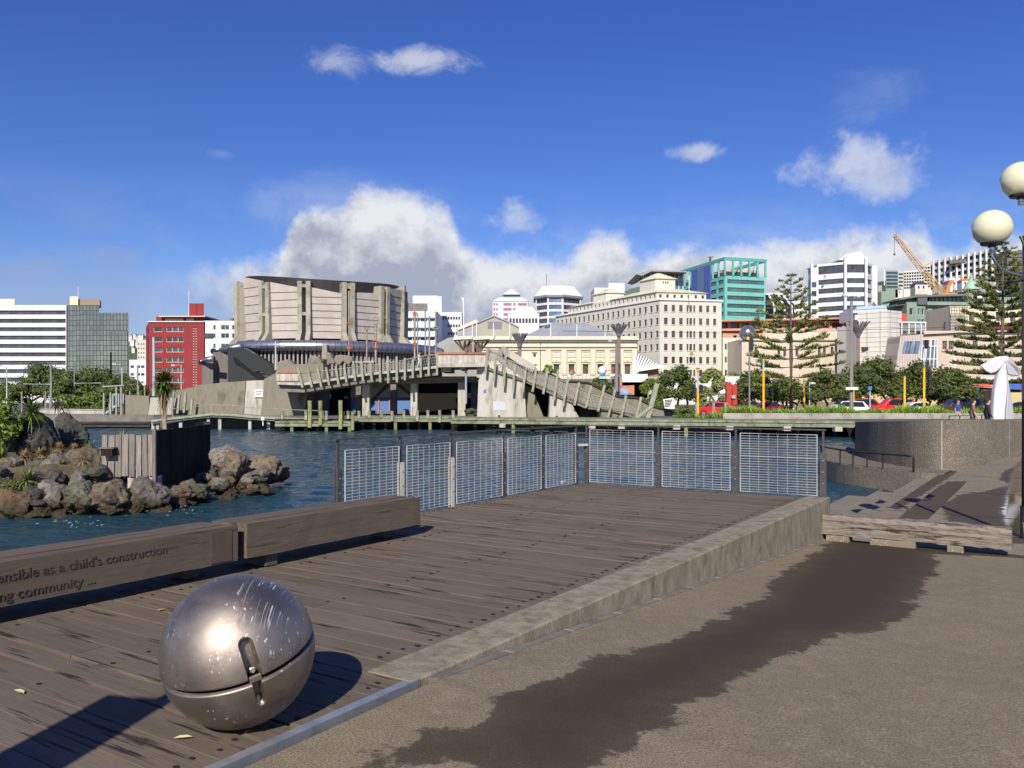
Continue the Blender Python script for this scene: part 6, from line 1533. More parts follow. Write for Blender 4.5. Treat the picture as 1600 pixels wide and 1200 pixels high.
# 14. white faceted tower
Y = 322; t = thing('office_building', 'tall white faceted office tower with dark bands and a stepped white crown', 'building', (gx(1320, Y), Y, GZ))
P5 = [fp(1276.5, Y + 6), fp(1320, Y), fp(1353, Y), fp(1363, Y + 7)]; tops_ = [gz(410, Y), gz(398, Y), gz(398, Y), gz(415, Y)]
rz = [(gz(442.5 + k * 14.2, Y), gz(434.5 + k * 14.2, Y)) for k in range(10)]
q = octa(t, (1276.5, 1320, 1353, 1363), Y, gz(410, Y), rz + [(gz(426, Y), gz(413.0, Y))], M_bwhite, [G_dark], dys=(6, 0, 0, 7), cols=1.5, margin=.05, fw=.12)
blk('crown', [fp(1317, Y + .6), fp(1352, Y + .6), fp(1352, Y + 12), fp(1317, Y + 12)], gz(410.6, Y), gz(400, Y), M_bwhite, t)
slab([(1311, 405), (1325, 396), (1345, 393), (1352, 403), (1352, 406), (1311, 406)], Y + 1, 10).build('crown_roof', [M_bwhite], t)
for a, b, y, yy in ((1267, 1276.5, 416, 3), (1353.5, 1371, 409.5, 9)): MB().extr([(v.x, v.y) for v in (fp(a, Y + yy), fp(b, Y + yy), fp(b, Y + 20), fp(a, Y + 20))], GZ, gz(y, Y)).build('side_wing', [M_bwhite], t)
for k in range(9): MB().box(gx(1268.5, Y + 2.9), gx(1275.5, Y + 2.9), Y + 2.8, Y + 2.99, gz(447 + k * 14.2, Y), gz(439 + k * 14.2, Y)).build('window', [G_dark], t)
for px in (1276.5, 1320, 1352.5): MB().bar((gx(px, Y - .5), Y - (.9 if px > 1300 else -5.2), GZ), (gx(px, Y - .5), Y - (.9 if px > 1300 else -5.2), gz(409 if px < 1300 else 402, Y)), .9).build('fin', [M_bwhite], t)
slab([(1287, 430), (1290.5, 430), (1290.5, 434), (1287, 434)], Y - .0, .1, ).build('emblem', [M_orange], t)
# 15. blue white low roofs
Y = 250; t = thing('low_building', 'low white building with pale blue roof slabs below the white faceted tower', 'building', (gx(1350, Y), Y, GZ))
slab([(1336, 483), (1375, 480), (1385, 484), (1385, 500), (1336, 500)], Y, 12).build('wall', [M_bwhite], t)
slab([(1338, 479), (1383, 477), (1386, 481), (1338, 484)], Y - .6, 10).build('roof', [simple('pale blue roof', (.35, .50, .68), .6)], t)
slab([(1332, 485.5), (1386, 482), (1386, 486), (1332, 489)], Y - .9, .8).build('roof', [simple('white blue roof', (.55, .66, .75), .6)], t)
# 16. beige gallery wing
Y = 222; t = thing('gallery_building', 'low beige stone wing with tall narrow windows behind the norfolk pine', 'building', (gx(1240, Y), Y, GZ)); s = Y / F
X = lambda px: (px - 1158) * s
front(t, 1158, 1338, Y, gz(531, Y), [(X(a), X(a + 4.3), gz(556.5, Y), gz(542, Y)) for a in (1171, 1179, 1215, 1224, 1243, 1278, 1286, 1298, 1309, 1319)] + [(X(a), X(a + 5), gz(577, Y), gz(570, Y)) for a in (1188, 1248, 1280, 1312)], M_beige, dep=16, depth=.5, frame=M_mull)
blk('upper_storey', [fp(1192, Y + 8), fp(1340, Y + 8), fp(1340, Y + 18), fp(1192, Y + 18)], gz(531, Y), gz(515, Y + 8), M_beige, t)
MB().box(gx(1156, Y), gx(1339, Y), Y - .6, Y - .01, gz(532, Y), gz(529.5, Y)).build('coping', [M_beige], t)
blk('stair_block', [fp(1308, Y - 3), fp(1332, Y - 3), fp(1332, Y + 4), fp(1308, Y + 4)], GZ, gz(511, Y - 3), P('grey stair block', (.30, .29, .28), rough=.9), t)
# 17. tiled white stone block
Y = 182; t = thing('gallery_block', 'tall pale stone clad block with a grid of panel joints behind the round trees', 'building', (gx(1375, Y), Y, GZ)); s = Y / F
def tilemat(name, c, line, cell, lw, ax=0):
    m = bpy.data.materials.new(name); m.use_nodes = True; tt = NT(m.node_tree); b = tt.n['Principled BSDF']
    g = tt.new('ShaderNodeNewGeometry').outputs['Position']; s_ = tt.new('ShaderNodeSeparateXYZ'); tt.l.new(g, s_.inputs[0])
    fx = tt.m('FRACT', tt.m('DIVIDE', s_.outputs[ax], cell[0])); fz = tt.m('FRACT', tt.m('DIVIDE', s_.outputs[2], cell[1]))
    ln = tt.m('MAXIMUM', tt.m('LESS_THAN', fx, lw), tt.m('LESS_THAN', fz, lw * cell[0] / cell[1])); n1 = tt.noise(g, .4, 6, .6)
    tt.put(b.inputs['Base Color'], tt.mix(ln, tt.mix(tt.ss(n1, .35, .65), c, tuple(x * .9 for x in c)), line)); b.inputs['Roughness'].default_value = .85; return m
M_stone = tilemat('pale stone tiles', (.62, .60, .55), (.26, .25, .22), (15.2 * s, 7.6 * s), .06)
Pq = [fp(1340, Y + 4), fp(1386, Y), fp(1409, Y + 3), fp(1409, Y + 18), fp(1340, Y + 20)]
blk('stone_wall', Pq, GZ, gz(484.3, Y), M_stone, t)
for y in (541, 566): MB().box(gx(1347, Y + 3), gx(1355, Y + 3), Y + 2.4, Y + 3.6, gz(y + 4.5, Y), gz(y, Y)).build('window', [G_dark], t)
MB().extr([(fp(1322, Y - 3)).to_tuple(), (fp(1343, Y + 1)).to_tuple(), (fp(1343, Y + 6)).to_tuple(), (fp(1322, Y + 4)).to_tuple()], GZ, gz(507, Y)).build('side_wall', [P('grey cladding', (.27, .26, .25), rough=.9)], t)
# slanted glass entrance
t = thing('glass_entrance', 'slanted ribbed glass entrance between the stone block and the pinkish building', 'building', (gx(1430, 178), 178, GZ)); Y = 176
slab([(1407, 525), (1443, 522), (1436, 583), (1398, 583)], Y, 6).build('slanted_wall', [tilemat('ribbed cladding', (.50, .44, .40), (.36, .30, .27), (.55, 50), .3)], t)
for i in range(6): slab([(1413.5 + i * 4.3 - 0, 533), (1416.8 + i * 4.3, 533), (1413.4 + i * 4.3, 552), (1410 + i * 4.3, 552)], Y - .15, .14).build('window', [G_blue], t)
slab([(1437, 532), (1464, 530.5), (1464, 575), (1437, 575)], Y + .4, 3).build('glass_box', [P('entrance glass', (.10, .13, .17), rough=.12)], t)
for px in (1438, 1445, 1452, 1458, 1464): MB().bar(at(px, 575, Y + .3), at(px + (3 if px < 1464 else 0), 531, Y + .3), .25, .15, up=(0, 1, 0)).build('mullion', [M_bwhite], t)
for y in (530.5, 541, 561): MB().bar(at(1436, y, Y + .28), at(1465, y, Y + .28), .2, .2).build('transom', [M_bwhite], t)
slab([(1408, 504), (1445, 505), (1445, 517), (1408, 517)], Y + 8, 3).build('terrace_glazing', [P('terrace glass', (.34, .36, .36), (.12, .12, .13), scale=.3, rough=.3)], t)
for px in (1409, 1420, 1430, 1439, 1446): MB().bar(at(px, 522, Y + 7.8), at(px, 503, Y + 7.8), .22).build('mullion', [M_bwhite], t)
MB().bar(at(1407, 503.5, Y + 7.8), at(1447, 504, Y + 7.8), .3).build('transom', [M_bwhite], t)
# pinkish building
Y = 186; t = thing('gallery_building', 'pinkish beige building with paired windows behind the large norfolk pine', 'building', (gx(1530, Y), Y, GZ)); s = Y / F
X = lambda px: (px - 1440) * s
front(t, 1440, 1720, Y, gz(518.5, Y), [(X(a), X(a + 7.5), gz(546, Y), gz(532.5, Y)) for a in (1472.5, 1482.5, 1520, 1560)], M_pink, dep=18, depth=.35, cols=2, rows=2, frame=simple('taupe frame', (.22, .18, .15), .7), fw=.12)
slab([(1440, 519.5), (1500, 516.5), (1600, 516), (1720, 515), (1720, 518), (1600, 519), (1500, 519.5), (1440, 522.5)], Y - .8, .79).build('coping', [M_pink], t)
MB().box(gx(1471, Y), gx(1492, Y), Y - .3, Y - .01, gz(549, Y), gz(547.5, Y)).build('sill', [M_pink], t)
t = thing('drainpole', 'white pole with a square light box before the pinkish building', 'pole', at(1492, 580, 150)); MB().tube([at(1492, 585, 150), at(1492, 525, 150)], .12, 6).build('pole', [M_white], t); MB().bar(at(1490.5, 525.5, 150), at(1494, 525.5, 150), .5, .5).build('light_box', [M_white], t)
# 18. green building, tower and beige building on the right
Y = 262; t = thing('green_building', 'sage green building with a copper domed corner turret, below the crane', 'building', (gx(1460, Y), Y, GZ)); s = Y / F
X = lambda px: (px - 1416) * s
ops = [(X(1421), X(1427), gz(492, Y), gz(481.5, Y)), (X(1434.5), X(1438), gz(491.5, Y), gz(482, Y)), (X(1440), X(1444), gz(491.5, Y), gz(482, Y)), (X(1445.5), X(1449), gz(491.5, Y), gz(482, Y)), (X(1434.5), X(1438), gz(509, Y), gz(499, Y)), (X(1440), X(1444), gz(509, Y), gz(499, Y)), (X(1445.5), X(1449), gz(509, Y), gz(499, Y)), (X(1457), X(1471), gz(490, Y), gz(480, Y)), (X(1457), X(1471), gz(511, Y), gz(498, Y))]
front(t, 1416, 1478, Y, gz(473, Y), ops, M_greenb, dep=14, depth=.4, cols=lambda w: max(1, int(w / .9)), frame=M_bwhite, fw=.1)
slab([(1434, 460), (1449, 460), (1449, 476), (1434, 476)], Y - .7, 3).build('dark_bay', [simple('slate', (.10, .10, .12), .7)], t)
slab([(1449, 471), (1514, 472), (1514, 477), (1449, 476.5)], Y - 1.5, 4).build('balcony', [M_greenb], t)
slab([(1452, 465), (1513, 466), (1513, 471.5), (1452, 471)], Y + 2, 6).build('upper_glazing', [G_dark], t)
for px in (1457, 1463, 1470, 1476, 1483, 1490, 1496, 1505): MB().bar(at(px, 471.5, Y + 1.9), at(px, 465, Y + 1.9), .5).build('mullion', [M_greenb], t)
slab([(1405, 466), (1434, 461), (1514, 459), (1514, 462), (1434, 464), (1405, 469)], Y - 1, 12).build('roof', [P('slate green roof', (.13, .16, .15), rough=.8)], t)
slab([(1400, 478), (1405, 468), (1434, 464), (1434, 474), (1416, 476)], Y + 1, 6).build('roof_end', [P('dull green end', (.12, .15, .12), rough=.9)], t)
slab([(1478, 481), (1484, 481), (1484, 513), (1477, 513)], Y - .5, 3).build('red_wall', [P('red wall', (.52, .07, .04), rough=.8)], t)
slab([(1447, 512), (1484, 512), (1484, 517), (1447, 517)], Y - .8, .4).build('red_wall', [bpy.data.materials['red wall']], t)
slab([(1408, 489), (1416.2, 490), (1416.2, 503), (1408, 503)], Y - .6, 3).build('red_wall', [bpy.data.materials['red wall']], t)
tc_ = at(1523, 478, Y + 2); Rt = 10.5 * s
MB().lathe([(Rt, gz(479, Y) - 8), (Rt, gz(450, Y))], (tc_.x, tc_.y + Rt, 0), 8, 22.5, 382.5).build('turret', [M_greenb], t)
MB().lathe([(Rt * 1.22, gz(450.5, Y)), (Rt * 1.22, gz(449, Y)), (Rt * 1.0, gz(446.5, Y)), (Rt * .72, gz(440, Y)), (Rt * .3, gz(436, Y)), (Rt * .25, gz(431, Y)), (Rt * .3, gz(430, Y)), (.1, gz(426, Y)), (0, gz(422, Y))], (tc_.x, tc_.y + Rt, 0), 16).build('dome', [M_copper], t)
slab([(1526, 474), (1526, 460), (1528, 455.5), (1531, 454), (1534, 455.5), (1536, 460), (1536, 474)], Y - .2, 1.5).build('arched_window', [G_dark], t)
slab([(1527.2, 466), (1534.8, 466), (1534.8, 459), (1527.2, 459)], Y - .25, .04).build('blind', [M_bwhite], t)
slab([(1536, 461), (1600, 459), (1700, 458), (1700, 484), (1536, 484)], Y + 3, 10).build('right_wing', [M_greenb], t)
for i in range(4): slab([(1549 + i * 3.5, 464), (1551.3 + i * 3.5, 464), (1551.3 + i * 3.5, 469), (1549 + i * 3.5, 469)], Y + 2.9, .09).build('window', [M_bwhite], t)
slab([(1536, 457), (1700, 455), (1700, 458.5), (1536, 461)], Y + 2, 10).build('roof', [bpy.data.materials['slate green roof']], t)
Y = 235; t = thing('beige_building', 'yellowish building with big dark openings behind the top of the large norfolk pine', 'building', (gx(1560, Y), Y, GZ)); s = Y / F
X = lambda px: (px - 1484) * s
front(t, 1484, 1760, Y, gz(479.5, Y), [(X(a), X(a + 8.5), gz(501.5, Y), gz(487, Y)) for a in (1514, 1534.5, 1556, 1578, 1600)], P('yellow render', (.58, .52, .37), (.62, .56, .42), scale=.3, rough=.9, pos=True), dep=14, depth=1.0)
slab([(1495, 510.5), (1560, 508), (1600, 503), (1760, 500), (1760, 512), (1600, 513), (1495, 515.5)], Y - 1, 3).build('maroon_roof', [P('maroon', (.13, .025, .025), rough=.8)], t)
sc_ = thing('scaffolding', 'grey scaffolding covering the wall between the red wall and the yellowish building', 'scaffold', at(1498, 515, 232)); Y = 232
M_scf = simple('scaffold tube', (.32, .30, .30), .5, .3)
for k in range(7): MB().tube([at(1487 + k * 4, 516, Y), at(1487 + k * 4, 478, Y)], .09, 4).build('tube', [M_scf], sc_)
for k in range(8): MB().tube([at(1486, 480 + k * 5, Y - .1), at(1512, 480 + k * 5, Y - .1)], .09, 4).build('tube', [M_scf], sc_)
rr = random.Random(2)
for k in range(16): a, b = rr.uniform(1487, 1510), rr.uniform(480, 512); MB().tube([at(a, b, Y - .2), at(a + rr.uniform(-7, 7), b + rr.uniform(-8, 8), Y - .2)], .1, 4).build('tube', [M_scf], sc_)
# crane
Y = 300; t = thing('crane', 'yellow lattice boom crane leaning left over the green building', 'crane', at(1475, 462, Y))
M_cry = simple('crane yellow', (.45, .27, .09), .6); M_crp = simple('crane pale', (.50, .37, .25), .6)
a, b = at(1471, 459, Y), at(1398, 367, Y)
def lattice(a, b, w, m, name):
    d = (b - a); n = max(4, int(d.length / (w * 1.2))); pr = Vector((d.z, 0, -d.x)).normalized() * w / 2; dy = Vector((0, w / 2, 0)); mb = MB()
    for sx_ in (-1, 1):
        for sy in (-1, 1): mb.bar(a + pr * sx_ + dy * sy, b + (pr * sx_ + dy * sy) * .6, .28)
    for i in range(n):
        f = i / n; g = (i + 1) / n; p = a + d * f; q = a + d * g; k1, k2 = 1 - .4 * f, 1 - .4 * g; sg_ = 1 if i % 2 else -1
        for sy in (-1, 1): mb.bar(p + pr * sg_ * k1 + dy * sy, q - pr * sg_ * k2 + dy * sy, .16)
    return mb.build(name, [m], t)
m_ = a + (b - a) * .38; lattice(a, m_, 2.0, M_cry, 'lower_boom'); lattice(m_, b, 1.5, M_crp, 'upper_boom')
MB().tube([at(1441, 420, Y), at(1397.5, 366, Y)], .10, 4).build('cable', [M_mull], t); MB().tube([at(1398, 367, Y), at(1397.5, 396, Y)], .08, 4).build('hook_line', [M_mull], t); MB().ball(at(1397.5, 397, Y), .45, 8, 6).build('hook', [M_mull], t)
MB().bar(at(1455, 410, Y), at(1441, 418, Y), .3).build('mast', [M_cry], t)
arc = [(1478.5, 458), (1480, 450), (1483, 444), (1488, 439)]
for p, q in zip(arc[:-1], arc[1:]): MB().bar(at(*p, Y), at(*q, Y), 1.1).build('counter_arm', [M_orange], t)
MB().bar(at(1490, 438, Y), at(1491, 459, Y), .3).build('strut', [M_orange], t); MB().box(gx(1464, Y), gx(1494, Y), Y - 1, Y + 3, gz(466, Y), gz(458, Y)).build('cab', [M_cry], t)

# 19. hills and hillside buildings
def hill(name, prof, Y, dep, mat, base=None):
    mb = MB(); n = len(prof)
    rows_ = []
    for k in range(7):
        f = k / 6; y = Y + dep * f; row = []
        for px, py in prof:
            X_ = gx(px, Y); h = (gz(py, Y) - GZ) * (1 - (1 - f) ** 2.2) * (1 if f < .99 else .98); row.append((X_ * (1 + f * .35), y, GZ - .1 + h * (1 + dep * f / Y) + noise.noise(Vector((X_ * .03, y * .03, 1))) * 4 * f))
        rows_.append(row)
    for a, b in zip(rows_[:-1], rows_[1:]):
        for i in range(n - 1): mb.poly([a[i], a[i + 1], b[i + 1], b[i]])
    return struct(mb.build(name, [mat], smooth=True))
M_hill = P('wooded hill', (.035, .055, .022), (.065, .085, .04), scale=.08, rough=1, pos=True, bump=1, bscale=.25, c3=(.10, .10, .06), s3=.03)
hill('hill', [(120, 600), (180, 545), (205, 522), (220, 520), (260, 528), (330, 545), (420, 580), (520, 600)], 620, 200, M_hill)
hill('hill', [(560, 600), (660, 560), (700, 530), (730, 506), (760, 500), (800, 506), (860, 520), (930, 545), (1000, 570), (1060, 600)], 640, 200, M_hill)
hill('hill', [(1150, 600), (1210, 520), (1238, 482), (1270, 470), (1330, 474), (1380, 470), (1400, 455), (1440, 446), (1500, 436), (1560, 428), (1620, 422), (1700, 415), (1850, 420)], 430, 260, M_hill)
M_hw = P('house wall', (.62, .60, .54), (.52, .47, .40), scale=.05, rough=.9, vary=.35); M_hr = P('house roof', (.28, .27, .27), (.36, .16, .10), scale=.05, rough=.9, vary=.4)
def house(px, py, w, h, Y, label, roofm=None, wall=None):
    s = Y / F; t = thing('house', label, 'house', (gx(px, Y), Y, gz(py, Y)), 0, 'small houses on the far hills')
    x = w * s / 2; z = h * s
    MB().box(-x, x, 0, x * 1.6, -3, z * .62).build('wall', [wall or M_hw], t, world=False)
    mb = MB(); mb.hexa([(-x * 1.1, -.2, z * .62), (x * 1.1, -.2, z * .62), (x * 1.1, x * 1.8, z * .62), (-x * 1.1, x * 1.8, z * .62), (-x * .6, x * .8, z), (x * .6, x * .8, z), (x * .6, x, z), (-x * .6, x, z)]); mb.build('roof', [roofm or M_hr], t, world=False)
    for k in (-.45, .3): MB().box(x * k - x * .13, x * k + x * .13, -.06, 0, z * .15, z * .45).build('window', [G_dark], t, world=False)
    return t
rr = random.Random(12)
spots = [(203, 527), (209, 524.5), (215, 529), (206, 534), (213, 537), (220, 526), (225, 533), (219, 541), (208, 545), (224, 545)]
wh = ['leftmost', 'upper', 'middle', 'lower', 'lowest', 'topmost', 'rightmost', 'central', 'bottom left', 'bottom right']
for i, (px, py) in enumerate(spots): house(px, py, rr.uniform(5, 7), rr.uniform(4, 5.5), 600 - rr.uniform(0, 40), '%s small pale house on the hillside between the glass block and the red building' % wh[i], wall=M_bwhite if i % 2 else None)
for i, (px, py, w, lab) in enumerate([(731, 512, 7, 'white house at the left of the hillside behind the flagpole'), (740, 509, 8, 'grey roofed house in the middle of the hillside behind the flagpole'), (750, 511, 7, 'pale house at the right of the hillside behind the flagpole'), (757, 507, 6, 'small house just left of the gabled roof on the hill')]): house(px, py, w, 6, 600, lab)
house(1497, 447, 26, 14, 425, 'white gabled villa on the hill right of the crane boom', wall=M_bwhite, roofm=M_bwhite)
house(1512, 446, 18, 12, 415, 'villa with a bright orange roof just left of the turret dome', roofm=M_orange, wall=M_bwhite)
house(1440, 453, 20, 14, 425, 'house with a steep dark blue roof behind the crane boom', roofm=simple('navy slate', (.05, .06, .09), .7))
house(1404, 460, 10, 12, 420, 'small grey house below the grey office slab on the hill')
house(1559, 452, 20, 10, 415, 'white house on the hill behind the large norfolk pine', wall=M_bwhite)
house(1587, 447, 22, 14, 415, 'white house at the right edge of the hill', wall=M_bwhite, roofm=M_bwhite)
house(1380, 470, 14, 10, 400, 'small flat pale house between the white tower and the green block')
rr = random.Random(77)
# hillside apartments
Y = 440; t = thing('apartment_building', 'long white apartment block with a grid of balconies along the hilltop', 'building', (gx(1480, Y), Y, gz(460, Y))); s = Y / F
M_aptw = P('apartment white', (.60, .60, .57), (.54, .54, .52), scale=.1, rough=.8, pos=True)
def apt(px0, px1, y0a, y1, n, nr, Y0, Y1):
    A = fp(px0, Y0); B = fp(px1, Y1); L = (B - A).length; zt = gz(y0a, Y0); zb = gz(y1, Y0); cw = L / n; rh = (zt - zb) / nr
    facade(t, A, B, zb - 8, zt, [(cw * i + cw * .13, cw * (i + 1) - cw * .10, zb + rh * k + rh * .12, zb + rh * (k + 1) - rh * .25) for i in range(n) for k in range(nr)][:100], M_aptw, depth=1.2, glass=G_dark, frame=M_mull, fw=.15)
    nn = rot_from(A, B); MB().extr([(v.x, v.y) for v in (A + nn * 1.3, B + nn * 1.3, B + nn * 12, A + nn * 12)], zb - 8, zt - .02).build('core', [M_aptw], t)
    blk('roof_slab', [A, B, B + nn * 12, A + nn * 12], zt, zt + .6, M_aptw, t)
apt(1412, 1444, 425, 452, 8, 6, 452, 448); apt(1444, 1458, 416, 450, 3, 7, 449, 447)
apt(1458, 1550, 409.5, 448, 10, 4, 446, 410)
apt(1550, 1600, 413, 450, 7, 5, 424, 424)
for i in range(11): px = 1458 + 92 * i / 10; MB().bar((*fp(px, 445 - 36 * i / 10), gz(447, 446)), (*fp(px, 445 - 36 * i / 10), gz(407.5, 446)), .8).build('fin', [M_bwhite], t)
blk('plant_room', [fp(1484, 430), fp(1516, 424), fp(1516, 434), fp(1484, 438)], gz(412, 430), gz(404.5, 426), M_c3, t)
Y = 420; t = thing('office_building', 'teal grey office slab with ribbon windows at the left end of the hilltop', 'building', (gx(1398, Y), Y, gz(460, Y))); s = Y / F
A = fp(1384, Y); facade(t, A, fp(1403, Y), gz(465, Y), gz(422.5, Y), [(.3, 5.9, gz(y + 3.4, Y), gz(y, Y)) for y in (425, 430.5, 436, 441.5, 447)], P('teal grey', (.20, .27, .27), rough=.7), depth=.4, cols=4)
MB().extr([(v.x, v.y) for v in (fp(1384, Y + .5), fp(1403, Y + .5), fp(1403, Y + 12), fp(1384, Y + 12))], gz(465, Y), gz(422.6, Y)).build('core', [bpy.data.materials['teal grey']], t)
front(t, 1403, 1412, Y + 2, gz(424, Y), [(.4, 2.6, gz(y + 3, Y), gz(y, Y)) for y in (426, 432, 438, 444)], P('pale green grey', (.44, .50, .46), rough=.8), dep=10, z0=gz(465, Y))
Y = 400; t = thing('office_building', 'dark brown office block on the hilltop behind the lamp pole', 'building', (gx(1590, Y), Y, gz(440, Y))); s = Y / F
front(t, 1573, 1680, Y, gz(393, Y), [(.6, (106) * s, gz(y + 3.2, Y), gz(y, Y)) for y in (396, 402, 408, 414)], P('brown grey concrete', (.13, .125, .12), rough=.9), dep=14, depth=.5, cols=lambda w: int(w / 2), z0=gz(425, Y), fw=.4, frame=P('sill concrete', (.20, .19, .18), rough=.9))
blk('plant_room', [fp(1589, Y + 2), fp(1630, Y + 2), fp(1630, Y + 8), fp(1589, Y + 8)], gz(393, Y), gz(389, Y), M_c3, t)
Y = 330; t = thing('green_block', 'plain pale green box of a building left of the sage green building', 'building', (gx(1390, Y), Y, GZ))
slab([(1377, 470), (1377, 455), (1399, 454.5), (1399, 480), (1377, 482)], Y, 14).build('wall', [P('plain green', (.22, .29, .22), rough=.9)], t)
slab([(1372, 490), (1372, 446), (1378, 446), (1378, 490)], Y + 16, 10).build('tower', [P('mauve grey', (.36, .32, .36), rough=.9)], t)
MB().tube([at(1382, 446, Y + 30), at(1382, 422, Y + 30)], .2, 6).build('mast', [M_white], t)
# tall blocks between glass building and red building
Y = 420; t = thing('apartment_building', 'narrow cream and white flats in the gap left of the red building', 'building', (gx(222, Y), Y, GZ)); s = Y / F
front(t, 214, 229, Y, gz(532, Y), [((px - 214) * s, (px - 212.5) * s, gz(y + 3, Y), gz(y, Y)) for y in (536, 543, 550, 557, 564) for px in (216, 220, 224)], M_ccream, dep=10)
front(t, 201.5, 229, Y - 95, gz(563, Y - 95), [((px - 201.5) * s * .75, (px - 196) * s * .75, gz(y + 4, Y - 95), gz(y, Y - 95)) for y in (571, 583) for px in (204, 214, 221)], M_bwhite, dep=10)
# ------------------------------------------------------------------ concert hall
HC = Vector((-37.4, 165.0)); HR = 16.0
hall = thing('concert_hall', 'round concrete concert hall with pale ribbed panels, paired fins and a black roof', 'concert hall', (HC.x, HC.y, GZ))
M_panel = P('pale precast panel', (.40, .365, .33), (.46, .425, .385), scale=.5, rough=.9, pos=True, bump=.3, bscale=20)
M_groove = simple('panel joint', (.10, .09, .08), .9)
M_fin = P('stained concrete fin', (.29, .275, .22), (.37, .35, .29), scale=.5, rough=.9, pos=True, c3=(.18, .175, .12), s3=.4, t3=(.5, .68), bump=.3, bscale=8)
M_blk = P('black cladding', (.022, .020, .020), rough=.6); M_rib = P('ribbed grey', (.30, .31, .35), (.20, .20, .23), scale=2, rough=.5, metal=.2, stretch=(4, 4, .1))
def pol(r, a, z): return Vector((HC.x + r * math.sin(R(a)), HC.y - r * math.cos(R(a)), z))
ztl = lambda a: 24.2 - .45 * math.sin(R(a)) - 1.15 * max(0, math.cos(R(a - 15))) ** 2
mb = MB(); n = 60
ring0 = [pol(HR - 2.6, 360 * k / n, 8) for k in range(n)]; ring1 = [pol(HR - 1.0, 360 * k / n, ztl(360 * k / n)) for k in range(n)]
for k in range(n): j = (k + 1) % n; mb.poly([ring0[k], ring0[j], ring1[j], ring1[k]])
mb.poly(ring1); mb.build('black_drum', [M_blk], hall)
base = 14.6; PT = {-2: 23.4, -1: 21.9, 0: 20.9, 1: 20.9, 2: 22.4}
for k in range(-3, 10):
    a = base + 27 * k; hb, ht = 3.35, 2.75; zt = PT.get(k, 22.2); zb = 12.3
    c = pol(HR - .4, a, 0); tdir = Vector((math.cos(R(a)), math.sin(R(a)), 0)); nd = Vector((math.sin(R(a)), -math.cos(R(a)), 0))
    lean = .9
    def pp(x, z, o=0): return Vector((c.x, c.y, z)) + tdir * x + nd * (lean * (z - zb) / 10 * .6 + o)
    slope = -1.0 if k < 0 else (-.9 if k == 0 else .25)
    mb = MB(); mb.prism([pp(-hb, zb), pp(hb, zb), pp(ht, zt + slope * .55), pp(-ht, zt - slope * .55)], tuple(-nd * .6)); pan = mb.build('panel', [M_panel], hall)
    mb = MB()
    for g in range(1, 7):
        z = zb + (zt - zb) * g / 7; w = hb + (ht - hb) * g / 7
        mb.bar(pp(-w, z, .02), pp(w, z, .02), .05, .12)
    mb.build('joints', [M_groove], pan)
    # fins at the right edge of this panel and left edge of the next
    for sg in (-1, 1):
        aa = a + sg * 10.9; nf = Vector((math.sin(R(aa)), -math.cos(R(aa)), 0)); tf = Vector((math.cos(R(aa)), math.sin(R(aa)), 0)) * .40
        prof = [(HR - 2.2, 12.0), (HR + 1.9, 11.0), (HR + 1.9, 11.9), (HR + .8, 13.4), (HR + .9, 22.4 + (1.0 if k == -3 or k == 2 and sg > 0 else .0)), (HR - 2.2, 22.4)]
        mb = MB(); mb.prism([Vector((HC.x, HC.y, z)) + nf * r - tf for r, z in prof], tuple(tf * 2)); mb.build('fin', [M_fin], hall)
    # recessed link between fin pairs
    am = a + 13.5; q = [pol(HR - 1.0, am - 2.6, 12), pol(HR - 1.0, am + 2.6, 12), pol(HR - 1.0, am + 2.6, 21.6), pol(HR - 1.0, am - 2.6, 21.6)]
    MB().poly(q).build('link_panel', [M_rib], hall)
    for z in (21.6, 16.6):
        if k in (0,) and z < 20: continue
        MB().bar(pol(HR + .3, am - 3.0, z), pol(HR + .3, am + 3.0, z), .8, .55).build('crosspiece', [M_fin], hall)
# lobby ring
RR = 22.6; zc = 10.5
def ringseg(r0, z0, r1, z1, a0, a1, n, mb, cc=None):
    for k in range(n):
        a = a0 + (a1 - a0) * k / n; b = a0 + (a1 - a0) * (k + 1) / n
        mb.poly([pol(r0, a, z0), pol(r0, b, z0), pol(r1, b, z1), pol(r1, a, z1)])
M_mir = P('brushed steel canopy', (.45, .47, .52), (.36, .38, .43), scale=.3, rough=.30, metal=.85, pos=True)
mb = MB(); prev = None
pr = [(RR + .4 + 1.0 * math.cos(R(q)), zc + .95 * math.sin(R(q))) for q in range(-80, 121, 20)]
for (r0, z0), (r1, z1) in zip(pr[:-1], pr[1:]): ringseg(r0, z0, r1, z1, -25, 90, 46, mb)
mb.k = 1
for k in range(47): a = -25 + 115 * k / 46; mb.tube([pol(r + .02, a, z) for r, z in pr], .035, 3, False)
mb.build('canopy_tube', [M_mir, M_darkmetal], hall, smooth=True)
mb = MB(); ringseg(RR - .2, zc - .6, HR - 2, 12.2, -25, 100, 50, mb); ringseg(HR + .5, 7, HR - 2, 12.2, -100, -25, 20, mb); mb.build('lobby_roof', [P('lobby roof', (.20, .19, .18), rough=.9)], hall)
mb = MB(); ringseg(RR - 1.2, GZ, RR - 1.2, zc - .5, -25, 100, 60, mb); mb.build('lobby_glass', [P('lobby glass', (.035, .035, .04), (.10, .11, .11), scale=.12, rough=.08, pos=True, spec=.8)], hall)
mb = MB(); ringseg(RR - .9, 4.0, RR - .9, 5.2, -25, 100, 60, mb); mb.build('balcony_band', [M_c3], hall)
fm = MB().box(-.13, .13, -.35, .35, -7.0, 1.4).mesh('mullion_fin', [P('lobby fin', (.30, .27, .25), rough=.8)])
for k in range(64):
    a = -24 + 116 * k / 63; o = bpy.data.objects.new('mullion_fin', fm); COL.objects.link(o); o.parent = hall; o.location = pol(RR - .4, a, 8.4) - wl(hall); o.rotation_euler = (0, 0, R(a))
